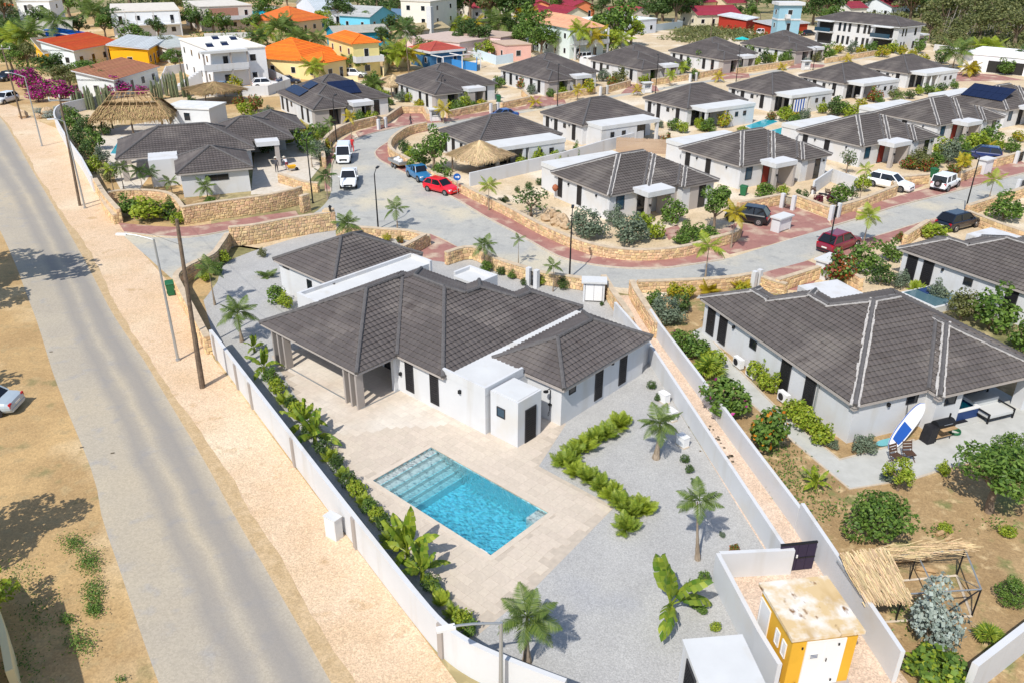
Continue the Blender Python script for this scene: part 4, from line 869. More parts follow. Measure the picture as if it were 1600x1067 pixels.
# ================================================================== TOWN HOUSES BEHIND
def rgb(h): return tuple(((int(h[i:i + 2], 16) / 255) ** 2.2) for i in (0, 2, 4))
def frame_from(Lp, Fp, Rp, z, depth=None):
    f, r = P(*Fp, z), P(*Rp, z); X = (r - f).to_2d(); L2 = X.length; X.normalize(); Y = Vector((-X.y, X.x))
    L1 = depth if depth else abs((P(*Lp, z) - f).to_2d().dot(Y)); return f, math.atan2(X.y, X.x), L2, L1
def house(label, Fp, Rp, z, wall, roofc, roof='hip', Lp=None, depth=None, floors=1, winc='dark_glass', over=.4, pitch=.4, cat='house', name='house', skip=(), nwin=None, gable_x=False, trim=None):
    f, rz, W, D = frame_from(Lp, Fp, Rp, z, depth); o = empty(name, (f.x, f.y, 0), rz); tag(o, label, cat)
    wm = tint('wall_' + wall, rgb(wall), .85, var=.06, scale=.7); rm = tint('roofing_' + roofc, rgb(roofc), .8, var=.15, scale=1.2, island=.08)
    e = over if roof not in ('flat',) else 0
    wl = MB().box(e, e, 0, W - e, D - e, z - .02); wl.build('wall', wm, o)
    if roof == 'hip':
        a, b = hip(0, 0, W, D, z, pitch); mb = MB()
        for pl in a: tile_plane(mb, pl, .55, .5, sm=2)
        un = MB()
        for pl in a: un.poly([p - Vector((0, 0, .05)) for p in pl])
        tag(mb.build('roof', rm, o), kind='stuff'); un.build('roof_deck', wm, o)
        for p, q in b: MB().tube([p + Vector((0, 0, .05)), q + Vector((0, 0, .05))], .13, 6).build('ridge_cap', rm, o)
    elif roof == 'gable':
        h = (D if not gable_x else W) / 2 * pitch
        if not gable_x: pl = [[Vector((0, 0, z)), Vector((W, 0, z)), Vector((W, D / 2, z + h)), Vector((0, D / 2, z + h))], [Vector((W, D, z)), Vector((0, D, z)), Vector((0, D / 2, z + h)), Vector((W, D / 2, z + h))]]
        else: pl = [[Vector((W, 0, z)), Vector((W, D, z)), Vector((W / 2, D, z + h)), Vector((W / 2, 0, z + h))], [Vector((0, D, z)), Vector((0, 0, z)), Vector((W / 2, 0, z + h)), Vector((W / 2, D, z + h))]]
        mb = MB()
        for p in pl: tile_plane(mb, p, .55, .5, sm=2)
        tag(mb.build('roof', rm, o), kind='stuff'); un = MB()
        for p in pl: un.poly([q - Vector((0, 0, .06)) for q in p])
        un.build('roof_deck', wm, o); g = MB()
        if not gable_x:
            for x in (e, W - e - .1): g.add([(x, e, z - .02), (x, D - e, z - .02), (x, D / 2, z + h - .1), (x + .1, e, z - .02), (x + .1, D - e, z - .02), (x + .1, D / 2, z + h - .1)], [(0, 1, 2), (5, 4, 3), (0, 2, 5, 3), (1, 4, 5, 2)])
        else:
            for y in (e, D - e - .1): g.add([(e, y, z - .02), (W - e, y, z - .02), (W / 2, y, z + h - .1), (e, y + .1, z - .02), (W - e, y + .1, z - .02), (W / 2, y + .1, z + h - .1)], [(0, 1, 2), (5, 4, 3), (0, 2, 5, 3), (1, 4, 5, 2)])
        g.build('gable', wm, o)
    elif roof == 'mono':                   # rises towards +y, gables on the sides
        h = D * pitch; pl = [[Vector((0, 0, z)), Vector((W, 0, z)), Vector((W, D, z + h)), Vector((0, D, z + h))]]; mb = MB(); tile_plane(mb, pl[0], .5, .45, sm=2); tag(mb.build('roof', rm, o), kind='stuff')
        MB().add([(0, 0, z - .2), (W, 0, z - .2), (W, D, z + h - .2), (0, D, z + h - .2), (0, 0, z), (W, 0, z), (W, D, z + h), (0, D, z + h)], [(0, 3, 2, 1), (0, 1, 5, 4), (1, 2, 6, 5), (2, 3, 7, 6), (3, 0, 4, 7)]).build('fascia', 'white_render', o)
        MB().add([(e, e, z - .1), (W - e, e, z - .1), (W - e, D - e, z + h - .3), (e, D - e, z + h - .3), (e, e, z - .3), (W - e, e, z - .3), (W - e, D - e, z - .3), (e, D - e, z - .3)], [(0, 1, 2, 3), (5, 6, 2, 1), (6, 7, 3, 2), (7, 4, 0, 3)]).build('gable', wm, o)
    else:
        MB().box(-.15, -.15, z - .02, W + .15, D + .15, z + .18).build('roof', rm, o)
        if trim: MB().box(-.3, -.3, z - .35, W + .3, -.0, z - .1).build('cornice', trim, o)
    fh = (z - .1) / floors
    for fl in range(floors):
        zz = fl * fh
        if 's' not in skip:
            n = nwin[0] if nwin else max(1, int(W / 3.4))
            for i in range(n):
                x = e + (W - 2 * e) * (i + .5) / n
                if (i + fl) % 3 == 1: window(o, x, e, 's', zz + .1, zz + 2.15, .95, winc, 'door', 'white_metal')
                else: window(o, x, e, 's', zz + .95, zz + 2.15, 1.15, winc, 'window', 'white_metal')
        if 'w' not in skip:
            n = nwin[1] if nwin else max(1, int(D / 4))
            for i in range(n): window(o, e, e + (D - 2 * e) * (i + .5) / n, 'w', zz + .95, zz + 2.1, 1.0, winc, 'window', 'white_metal')
        if 'e' not in skip and not nwin:
            for i in range(max(1, int(D / 5))): window(o, W - e, e + (D - 2 * e) * (i + .5) / max(1, int(D / 5)), 'e', zz + .95, zz + 2.1, 1.0, winc, 'window', 'white_metal')
    return o, W, D
house('white two storey house at the top left corner with a dish antenna', (25, 3), (76, 3), 6.0, 'eef0f0', 'd8d4cc', 'flat', depth=9, floors=2)
house('low house with pale grey roof behind the tall palms', (54, 49), (113, 47), 3.0, 'd9d6cd', 'b9b6a8', 'mono', depth=8, pitch=.2)
o, W, D = house('bright blue shed with a sheet roof', (125, 57), (146, 53), 3.2, '1656b8', '2f7fe0', 'mono', depth=9, pitch=.12, cat='shed', name='shed', skip=('s', 'w'), nwin=(0, 0))
o, W, D = house('white and yellow house with a red tiled lean-to roof', (115, 80), (191, 66), 3.4, 'd7e0e2', 'c4572f', 'mono', depth=8, pitch=.22, floors=1)
MB().box(W - 5.2, -.02, .1, W - 1.2, .42, 2.4).build('veranda_shade', 'painted_shade', o); bx(o, 'veranda_post', 'white_render', (W - 1.2, -.1, 0, W - .9, .3, 3.0), (W - 5.4, -.1, 0, W - 5.1, .3, 3.0))  # solid dark block painted as the shade under the veranda
house('yellow walled wing with weathered brown roof', (67, 83), (108, 80), 2.9, 'f0b83a', '8d8273', 'mono', depth=9, pitch=.22)
house('white outhouse with brown tiled lean-to roof behind the palapa', (178, 126), (250, 104), 3.0, 'd8dcdb', 'a9765a', 'mono', depth=7, pitch=.2)
o, W, D = house('long white two storey house with flat roof and upper gallery', (172, 20), (280, 17), 6.0, 'e6eaee', 'd9d2c6', 'flat', Lp=(154, 8), floors=2)
bx(o, 'gallery_slab', 'white_render', (3, -1.6, 2.8, W, -.02, 3.0)); bx(o, 'gallery_rail', 'white_render', (3, -1.62, 3.5, W, -1.56, 3.58)); bx(o, 'gallery_rail', 'white_render', (3, -1.62, 3.8, W, -1.56, 3.88))
for x in (3.2, W * .35, W * .6, W - .4): bx(o, 'gallery_post', 'white_render', (x, -1.6, 0, x + .25, -1.35, 6.0))
mb = MB()
for i in range(10): mb.box(-.2 + i * .32, -1.5, 2.8 - i * .28 - .1, .12 + i * .32, -.6, 2.8 - i * .28)
mb.build('staircase', 'white_render', o)
o, W, D = house('bright yellow house with a pale grey pitched roof', (232, 77), (260, 61), 3.6, 'f5b020', 'c3c9cc', 'mono', Lp=(204, 60), pitch=.12)
house('low annexe with light metal roof behind the yellow house', (262, 76), (322, 70), 3.0, 'd6d6d0', 'c9cdca', 'mono', depth=14, pitch=.06)
o, W, D = house('large white two storey house with four solar water heaters on its roof', (328, 80), (414, 74), 6.2, 'e9eaec', 'efece4', 'flat', Lp=(283, 62), floors=2)
bx(o, 'balcony_slab', 'white_render', (-1.8, -1.4, 2.9, W * .62, -.02, 3.15)); bx(o, 'balcony_wall', 'white_render', (-1.8, -1.42, 3.15, W * .62, -1.3, 4.1)); bx(o, 'roof_overhang', 'roof_white', (-2.0, -1.6, 5.9, W * .62, -.16, 6.3))
for x in (-1.7, W * .3, W * .6): bx(o, 'balcony_post', 'taupe_render', (x, -1.4, 0, x + .25, -1.15, 5.9))
mb = MB()
for i in range(11): mb.box(-7.2 + i * .5, 1.0, 0, -6.7 + i * .5, 2.2, .25 + i * .26)
mb.build('staircase', 'white_render', o)
for x, y in ((W * .12, D * .2), (W * .42, D * .25), (W * .55, D * .75), (W * .82, D * .62)):
    MB().obox((x, y, 6.6), (.6, 0, 0), (0, .5, .22), (0, -.02, .05)).build('solar_heater', tint('solar_cell', (.012, .02, .055), .12), o); MB().tube([(x - .6, y + .5, 6.85), (x + .6, y + .5, 6.85)], .16, 8).build('tank', 'grey_metal', o)
o, W, D = house('beige two storey house with brick coloured upper gallery', (312, 12), (393, 9), 6.2, 'd8cfc4', 'd5cfc4', 'flat', Lp=(287, 3), floors=2)
bx(o, 'gallery_wall', 'white_render', (2, -1.5, 2.9, W + 1, -1.35, 3.9)); bx(o, 'gallery_slab', 'white_render', (2, -1.35, 2.7, W + 1, -.02, 2.9)); bx(o, 'brick_panel', tint('brick_pink', rgb('b08270'), .9, var=.15, scale=3), (2.2, -.06, 3.0, W * .72, -.03, 5.8))
house('turquoise house behind the beige house', (392, 17), (436, 16), 3.6, '1fb4d6', 'b7b4a8', 'flat', depth=9)
house('house with an orange hip roof and beige veranda', (455, 36), (514, 29), 3.2, 'd3bf9c', 'd9763c', 'hip', Lp=(434, 26), pitch=.42)
house('long white and blue building with sheet roof at the back', (495, 19), (558, 17), 3.6, 'dfe6f2', 'c4ccd2', 'gable', Lp=(460, 6), pitch=.22)
house('light blue house with grey gabled roof', (578, 28), (620, 22), 3.4, '6fc3e0', 'b4b6b6', 'gable', Lp=(550, 22), pitch=.35, gable_x=True)
house('long teal house with grey roof behind the orange roofs', (522, 54), (610, 50), 3.2, '2a8fb0', 'b2b0a6', 'gable', depth=9, pitch=.3)
o, W, D = house('yellow bungalow with a bright orange hip roof', (474, 97), (540, 82), 3.2, 'eed9a0', 'e87a2c', 'hip', Lp=(428, 79), pitch=.42)
o2, W2, D2 = house('projecting porch wing of the orange roofed bungalow', (506, 100), (545, 93), 3.3, 'ead39a', 'e87a2c', 'hip', depth=7, pitch=.42)
o, W, D = house('two storey yellow house with bright orange hip roof and white balcony', (549, 70), (596, 67), 6.0, 'e3d391', 'e87a2c', 'hip', Lp=(511, 58), floors=2, pitch=.42)
bx(o, 'balcony', 'white_render', (.2, -1.3, 2.8, W - .2, .3, 3.0), (.2, -1.3, 3.0, W - .2, -1.2, 3.9), (.2, -1.2, 3.0, .3, .3, 3.9), (W - .3, -1.2, 3.0, W - .2, .3, 3.9))
o, W, D = house('house with dull red hip roof and blue veranda behind a white pergola', (672, 82), (727, 77), 3.3, '37648c', 'b0564a', 'hip', Lp=(636, 75), pitch=.3)
bx(o, 'fascia', 'white_render', (-.05, -.12, 2.95, W + .05, -.02, 3.4), (-.12, -.05, 2.95, -.02, D, 3.4))
for x in (0, 4.5, 9): bx(o, 'pergola_post', 'white_metal', (x, -4.6, 0, x + .15, -4.45, 2.7)); bx(o, 'pergola_beam', 'white_metal', (x, -4.6, 2.7, x + .15, -.15, 2.85))
bx(o, 'pergola_beam', 'white_metal', (0, -4.62, 2.86, 9.2, -4.47, 2.98))
house('low pink flat roofed house with water tanks on the roof', (718, 68), (782, 58), 3.3, 'e6c8c2', 'c6b2a6', 'flat', Lp=(676, 54))
house('pink flat roofed house nearer the palms', (790, 72), (830, 70), 3.2, 'e2b3a6', 'c5ad98', 'flat', depth=8)
house('long pink building behind the flat roofed houses', (782, 60), (822, 54), 3.6, 'ecccc8', 'b9a493', 'flat', depth=12)
house('low house with pale brown roof behind the dark trees', (655, 48), (704, 44), 3.0, 'bdb8ae', 'b9aa88', 'gable', depth=8, pitch=.3)
o, W, D = house('white three storey building at the top behind the blue fence', (626, 2), (672, 4), 9.0, 'e2dcd0', 'd2cabd', 'flat', depth=14, floors=3)
bx(o, 'chimney', 'white_render', (W + .5, -3, 0, W + 1.8, -1.7, 8.2))
house('red roofed house left of the peach roofed one, at the top', (738, 14), (780, 11), 3.3, 'e8ddd0', 'b04a55', 'gable', depth=12, pitch=.35)
house('orange fronted house with a wide red roof at the top', (828, 9), (862, 9), 3.4, 'e8946a', '9c3a4a', 'gable', depth=16, pitch=.38, gable_x=True)
house('house with a crimson hip roof just behind the peach roof', (845, 20), (868, 16), 3.2, 'e5ddcf', '9c3a4a', 'hip', Lp=(828, 12), pitch=.4)
house('crimson gabled house with a cream front wall', (882, 24), (922, 22), 3.4, 'e2d6bc', '973848', 'gable', depth=13, pitch=.42, gable_x=True)
house('orange walled house with crimson roof behind the cream gable', (896, 11), (932, 10), 3.4, 'e2895f', '9c3a4a', 'gable', depth=16, pitch=.38, gable_x=True)
house('small crimson roofed house behind the white modern house', (954, 18), (978, 18), 3.2, 'dfe2e4', 'a03a4e', 'hip', depth=9, pitch=.35)
house('house with a faded red gable among dark trees', (988, 20), (1018, 19), 3.3, 'c9bfb4', 'a34a52', 'gable', depth=11, pitch=.4, gable_x=True)
house('low house with a crimson roof at the far left of the red roofs', (800, 12), (822, 11), 3.2, 'e3d9cc', '9c3a4a', 'hip', depth=9, pitch=.35)
o, W, D = house('two storey house with a peach tiled roof behind golden palms', (890, 46), (948, 43), 6.2, 'cfdbd8', 'd7a585', 'hip', Lp=(841, 31), floors=2, pitch=.4)
bx(o, 'balcony', 'white_render', (.3, -1.8, 3.0, W - .3, -.0, 3.15), (.3, -1.85, 3.15, W - .3, -1.75, 4.0)); mb = MB()
for x in (.4, W * .45, W - .8): mb.box(x, -1.8, 0, x + .35, -1.45, 6.1)
mb.build('balcony_post', 'white_render', o)
house('modern white flat roofed house with a grey boundary wall', (962, 36), (1026, 30), 3.6, 'd4d8e0', 'dfe8e8', 'flat', Lp=(930, 27))
house('long crimson roofed bungalow left of the blue tower house', (1090, 25), (1160, 23), 3.2, 'e6dcc4', '9c3a4a', 'gable', depth=11, pitch=.4)
o, W, D = house('light blue three storey house with white parapets', (1219, 9), (1254, 9), 9.2, '8fb4c4', 'eef2f4', 'flat', Lp=(1188, 7), floors=3)
bx(o, 'parapet', 'white_render', (-.5, -.5, 9.2, W + .5, D + .5, 9.9)); bx(o, 'string_course', 'white_render', (-.12, -.12, 5.8, W + .12, -.02, 6.2), (-.12, -.02, 5.8, -.02, D, 6.2)); bx(o, 'balcony', 'white_render', (1.5, -1.2, 6.3, W - 3, -.03, 7.2))
house('rust red shed with white gable beside the blue house', (1168, 32), (1187, 28), 3.0, 'a8392c', 'd7dbde', 'mono', depth=9, pitch=.1, cat='shed', name='shed', skip=('s', 'w', 'e'), nwin=(0, 0))
house('long rust red shed with grey sheet roof', (1206, 40), (1266, 36), 2.8, 'a23a22', 'b9bcbc', 'mono', depth=7, pitch=.08, cat='shed', name='shed', skip=('s', 'w', 'e'), nwin=(0, 0))
o, W, D = house('white flat roofed garage house at the right edge', (1505, 84), (1640, 96), 3.2, 'e8e6ea', 'f2f2f0', 'flat', depth=14, skip=('s',), nwin=(0, 1))
bx(o, 'garage_shade', 'painted_shade', (5.0, -.06, .1, 11.5, -.02, 2.3)); window(o, 2.6, 0, 's', 1.2, 2.0, .8, 'dark_glass')  # thin dark slab on the wall stands in for shade inside the garage
for lab, F_, R_, D_, wc in (('crimson roof at the top right of the long bungalow', (1136, 6), (1168, 5), 11, 'e6d5b4'), ('crimson roofed house above the apartment house', (1330, 14), (1358, 13), 9, 'e9e4da'), ('broad crimson roof at the top right among scrub', (1395, 12), (1442, 6), 12, 'dfe5ea'), ('crimson roof at the very top left of the blue house', (1100, 5), (1122, 4), 10, 'e2c9a0'), ('red roof at the very top near the centre', (700, 5), (722, 4), 10, 'e6dccb'), ('far red roof right of the blue tower', (1290, 4), (1318, 3), 10, 'e8b8a0')):
    house(lab, F_, R_, 3.2, wc, '963c4a', 'gable', depth=D_, pitch=.4, skip=('e',))
house('orange roofed house at the extreme top left', (-30, 14), (22, 9), 4.0, 'e4d9c8', 'e2733a', 'hip', depth=12)
# boundary walls of the town plots
for lab, pts, h, m in (('white painted wall beside the white parked cars', [(320, 152), (420, 150), (455, 138), (410, 115)], 1.6, 'white_render'), ('cream wall in front of the orange roofed bungalow', [(455, 118), (520, 134), (560, 132)], 1.4, tint('cream_wall', rgb('ead9a8'), .85)),
        ('pale blue wall right of the red roofed house', [(735, 88), (775, 102), (802, 98)], 1.8, tint('pale_blue_wall', rgb('cfe0ea'), .85)), ('blue painted garden wall below the pergola', [(706, 106), (745, 112), (746, 102)], 1.6, tint('blue_wall', rgb('3a7fc0'), .8)),
        ('grey block wall of the modern white house', [(975, 56), (1020, 50), (1066, 44), (1050, 40)], 1.8, tint('block_wall', rgb('a9b4ba'), .9)), ('dark garden fence below the crimson bungalow', [(1090, 42), (1158, 40)], 1.6, tint('dark_fence', rgb('6f6a5e'), .9)),
        ('white wall behind the third back villa', [(905, 104), (940, 108), (1000, 96)], 1.6, 'white_render'), ('white plot wall right of the second back villa', [(770, 140), (800, 128), (812, 118)], 1.7, 'white_render'), ('cream lot wall beside the pale brown shed', [(600, 120), (612, 100), (640, 108)], 1.6, tint('cream_wall', rgb('ead9a8'), .85)),
        ('pale wall beside the striding cactus hedge', [(250, 150), (262, 118), (300, 112)], 1.6, 'white_render'), ('low white wall in front of the brick fronted house', [(320, 62), (395, 60)], 1.4, 'white_render'), ('white plot wall right of the apartment annexe', [(1458, 80), (1500, 86)], 1.5, 'white_render'),
        ('blue mesh fence of the white three storey building', [(612, 30), (660, 32), (672, 30)], 3.0, tint('blue_fence', rgb('5f7fa0'), .8))):
    white_wall(lab, pts, h, .18, m=m, name='garden_wall' if 'fence' not in lab else 'fence', cat='wall' if 'fence' not in lab else 'fence')
# white cube house beside the left palapa, meter huts, portals
o, W, D = house('small white cube building behind the palapa', (326, 172), (352, 162), 2.6, 'd4d7da', 'd9dad8', 'flat', Lp=(284, 159), nwin=(0, 1))
house('house left of the picture whose shadow falls on the roadside', (-73, 1080), (-86, 915), 4.0, 'e2d6c0', 'c9c2b4', 'flat', depth=8)
# ================================================================== VEGETATION
VR = random.Random(3)
def leaf(mb, c, n, up, L, W, m=0, curl=.0):
    n = Vector(n).normalized(); t = Vector(up) - n * n.dot(Vector(up))
    if t.length < 1e-4: t = Vector((1, 0, 0)).cross(n)
    t.normalize(); s = n.cross(t); c = Vector(c)
    mb.add([c - t * L * .5, c + s * W * .5, c + t * L * .5 - n * curl * L, c - s * W * .5], [(0, 1, 2, 3)], m)
def rdir(r):
    z = r.uniform(-1, 1); a = r.uniform(0, 2 * math.pi); q = math.sqrt(1 - z * z); return Vector((q * math.cos(a), q * math.sin(a), z))
def cloud(mb, lumps, n, size, r, mix=None, elong=2.0, spread=.8):
    """leaf faces through the outer volume of several lumps (centre, radii)"""
    tot = sum(l[1][0] * l[1][1] + l[1][0] * l[1][2] for l in lumps)
    for c, rad in lumps:
        k = int(n * (rad[0] * rad[1] + rad[0] * rad[2]) / tot)
        for _ in range(k):
            d = rdir(r); q = r.random() ** .33; q = .45 + .6 * q
            p = Vector((c[0] + d.x * rad[0] * q, c[1] + d.y * rad[1] * q, c[2] + d.z * rad[2] * q))
            if p.z < .01: p.z = r.uniform(.01, .08)
            nn = (d * .8 + Vector((0, 0, .5)) + rdir(r) * spread); s = size * r.uniform(.6, 1.4); m = 0
            if mix and r.random() < mix and q > .8: m = 1
            leaf(mb, p, nn, rdir(r), s * elong * .7, s, m, .1)
def lumps_round(r, k=8, flat=.8):
    out = [((0, 0, .42), (.36, .36, .36 * flat))]
    for i in range(k):
        a = 2 * math.pi * i / k + r.uniform(-.4, .4); q = r.uniform(.18, .34); rr = r.uniform(.13, .24); out.append(((math.cos(a) * q, math.sin(a) * q, r.uniform(.2, .62)), (rr, rr, rr * .9)))
    for i in range(3): out.append(((r.uniform(-.2, .2), r.uniform(-.2, .2), r.uniform(.62, .85)), (r.uniform(.1, .18),) * 3))
    return out
PROTO = {}
def bush_mesh(kind, var):
    k = (kind, var)
    if k in PROTO: return PROTO[k]
    mats, n, size, mix, el = BUSH[kind]; r = random.Random(hash_(kind) + var * 17)
    mb = MB(); cloud(mb, lumps_round(r, 7 + var, .85), n, size, r, mix, el)
    o = mb.build('foliage', mats); me = o.data; bpy.data.objects.remove(o)
    st = MB()
    for i in range(6):
        a = r.uniform(0, 6.28); st.tube([(0, 0, 0), (math.cos(a) * .08, math.sin(a) * .08, .25), (math.cos(a) * .25, math.sin(a) * .25, .55)], [.02, .014, .006], 5)
    o = st.build('stem', 'trunk'); sm = o.data; bpy.data.objects.remove(o)
    PROTO[k] = (me, sm); return PROTO[k]
def hash_(s): return sum((i + 1) * ord(c) for i, c in enumerate(s)) % 10007
BUSH = {'green': (['leaf_green'], 900, .07, 0, 1.6), 'dark': (['leaf_dark'], 900, .065, 0, 1.6), 'lime': (['leaf_lime'], 800, .075, 0, 1.7), 'silver': (['leaf_silver'], 1500, .055, 0, 1.5), 'greygreen': (['leaf_greygreen'], 1600, .045, 0, 2.2),
        'oleander': (['leaf_green', 'leaf_magenta'], 1500, .05, .03, 2.6), 'orange': (['leaf_green', 'leaf_orange'], 1200, .07, .10, 1.5), 'magenta': (['leaf_green', 'leaf_magenta'], 1100, .07, .85, 1.4), 'red': (['leaf_green', 'leaf_red'], 900, .075, .5, 1.6),
        'bigleaf': (['leaf_green', 'leaf_lime'], 1000, .075, .35, 1.7), 'yellow': (['leaf_yellow', 'leaf_lime'], 700, .08, .5, 1.8), 'olive': (['leaf_olive'], 1300, .05, 0, 1.8), 'purple': (['leaf_purple'], 400, .09, 0, 2.2), 'fine': (['leaf_green'], 2600, .034, 0, 2.2), 'scrub': (['leaf_scrub'], 700, .07, 0, 1.5), 'dry': (['leaf_dry'], 500, .06, 0, 2.4)}
CATN = {'magenta': ('bougainvillea', 'bougainvillea'), }
def bush(label, px, py, wpx, kind='green', hr=.85, dr=1.0, group=None, z=0.0, name=None, cat='shrub'):
    p = P(px, py, z); w = wpx * mpp(p); me, sm = bush_mesh(kind, VR.randrange(3))
    nm, ct = CATN.get(kind, ('shrub', cat)); o = empty(name or nm, p, VR.uniform(0, 6.28)); o.scale = (w, w * dr, w * hr); tag(o, label, ct, group)
    link('foliage', me, o); link('stem', sm, o); return o
def tree_meshes(kind, var):
    k = ('tree', kind, var)
    if k in PROTO: return PROTO[k]
    mats, n, size, mix, el = TREE[kind]; r = random.Random(hash_(kind) + var * 31 + 5); mb = MB(); tk = MB(); lumps = []
    tk.tube([(0, 0, 0), (.015, .01, .18), (0, .02, .36)], [.045, .035, .03], 8)
    for i in range(9):
        a = 6.283 * i / 9 + r.uniform(-.3, .3); q = r.uniform(.16, .38); z = r.uniform(.42, .86); c = (math.cos(a) * q, math.sin(a) * q, z); rr = r.uniform(.11, .2); lumps.append((c, (rr, rr, rr * .75)))
        tk.tube([(0, .02, .3 + r.uniform(0, .08)), (c[0] * .5, c[1] * .5, .5), (c[0], c[1], c[2])], [.022, .014, .005], 5)
    for i in range(4): lumps.append(((r.uniform(-.15, .15), r.uniform(-.15, .15), r.uniform(.6, .9)), (r.uniform(.13, .2),) * 3))
    cloud(mb, lumps, n, size, r, mix, el)
    a = mb.build('crown', mats); b = tk.build('trunk', 'trunk'); PROTO[k] = (a.data, b.data); bpy.data.objects.remove(a); bpy.data.objects.remove(b); return PROTO[k]
TREE = {'green': (['leaf_green'], 1900, .042, 0, 1.8), 'dark': (['leaf_dark'], 1900, .042, 0, 1.8), 'olive': (['leaf_olive'], 1700, .036, 0, 2.0), 'lime': (['leaf_lime'], 1300, .05, 0, 1.8), 'scrub': (['leaf_scrub'], 1500, .042, 0, 1.7), 'feather': (['leaf_green'], 2600, .026, 0, 3.2), 'sparse': (['leaf_dark'], 420, .05, 0, 2.2)}
def tree(label, px, py, wpx, kind='green', hr=.8, group=None, off=None):
    p = P(px, py); w = wpx * mpp(p) * (1.25 if py < 160 else 1.05); a, b = tree_meshes(kind, VR.randrange(3)); o = empty('tree', p, VR.uniform(0, 6.28)); o.scale = (w, w, w * hr); tag(o, label, 'tree', group)
    link('crown', a, o); link('trunk', b, o); return o
# ---- palms
def frond_mesh(mats, droop, L=1.0, pairs=30, lw=.026, ll=.36, seed=0, hang=.5):
    r = random.Random(seed); mb = MB(); pts = []
    for i in range(9):
        t = i / 8; pts.append(Vector((L * (t - .12 * droop * t * t), 0, L * (.45 * t * (1 - .35 * droop) - droop * .75 * t * t))))
    mb.tube(pts, [.018 * (1 - .85 * i / 8) for i in range(9)], 4)
    def at(t): x = t * 8; i = min(7, int(x)); return pts[i].lerp(pts[i + 1], x - i), (pts[i + 1] - pts[i]).normalized()
    for k in range(pairs):
        t = .16 + .83 * (k + .5) / pairs; p, d = at(t); n = Vector((0, 1, 0)).cross(d) * -1; l = ll * L * (math.sin(math.pi * min(1, .18 + t * .86)) * .9 + .18)
        for s in (-1, 1):
            dr = (d * .55 + Vector((0, s, 0)) * 1.0 - Vector((0, 0, 1)) * (hang + r.uniform(-.15, .15))).normalized(); e = p + dr * l * r.uniform(.85, 1.1); w = d * lw * L * .55
            mb.add([p - w * .6, p + w * .6, (p + e) / 2 + w, e, (p + e) / 2 - w], [(0, 1, 2, 3, 4)])
    o = mb.build('frond', mats); me = o.data; bpy.data.objects.remove(o); return me
FR = {}
for nm, mt in (('coco', 'leaf_palm'), ('areca', 'leaf_areca'), ('yellow', 'leaf_yellow'), ('lime', 'leaf_lime'), ('dark', 'leaf_dark')):
    FR[nm] = [frond_mesh(mt, d, seed=i, hang=h) for i, (d, h) in enumerate(((.25, .25), (.6, .45), (1.0, .6)))]
def trunk_mesh():
    mb = MB(); path = []; rad = []
    for i in range(15):
        t = i / 14; path.append((.03 * math.sin(t * 3), .02 * math.sin(t * 2.2), t)); rad.append((.16 * (1 - t) ** 3 + .075 - .02 * t) * (1.0 + .10 * (i % 2)))
    mb.tube(path, rad, 8); o = mb.build('trunk', 'palm_trunk'); me = o.data; bpy.data.objects.remove(o); return me
TRUNK = trunk_mesh()
def palm(label, base, crowny, rpx, kind='coco', n=13, thick=1.0, lean=0.0, group=None, upright=.5, name='palm_tree', cat='palm tree'):
    """base pixel, row of the crown's heart, frond length in pixels"""
    p = P(*base); h = max(.15, height_at(p, crowny)); r = rpx * mpp(p) * 1.12; o = empty(name, p, VR.uniform(0, 6.28)); tag(o, label, cat, group)
    t = link('trunk', TRUNK, o); t.scale = (thick * r * .55, thick * r * .55, h); t.rotation_euler = (lean, lean * .5, 0)
    n = int(n * 1.4)
    top = Matrix.Rotation(lean, 4, 'X') @ Vector((0, 0, h)); a0 = VR.uniform(0, 6)
    for i in range(n):
        ring = i / max(1, n - 1); fm = FR[kind][0 if ring < .3 else (1 if ring < .7 else 2)]; f = link('frond', fm, o, (top.x, top.y, h * .985))
        pitch = upright * (1 - ring) * 1.3 - ring * .25; s = r * VR.uniform(.85, 1.1) * (1 - .12 * (1 - ring))
        f.rotation_euler = (VR.uniform(-.2, .2), -pitch, a0 + i * 2.399 + VR.uniform(-.2, .2)); f.scale = (s, s, s)
    return o
def areca(label, px, py, wpx, kind='areca', n=14, group=None, name='areca_palm', cat='palm', up=1.15):
    p = P(px, py); r = wpx * mpp(p) * .64; n = int(n * 1.8); o = empty(name, p, VR.uniform(0, 6.28)); tag(o, label, cat, group)
    mb_ = None
    for i in range(n):
        ring = VR.random(); f = link('frond', FR[kind][VR.choice((0, 1, 1))], o, (VR.uniform(-.12, .12) * r, VR.uniform(-.12, .12) * r, .02)); s = r * VR.uniform(.8, 1.15); f.scale = (s, s, s)
        f.rotation_euler = (VR.uniform(-.3, .3), -(up - ring * .85), i * 2.399 + VR.uniform(-.3, .3))
    return o
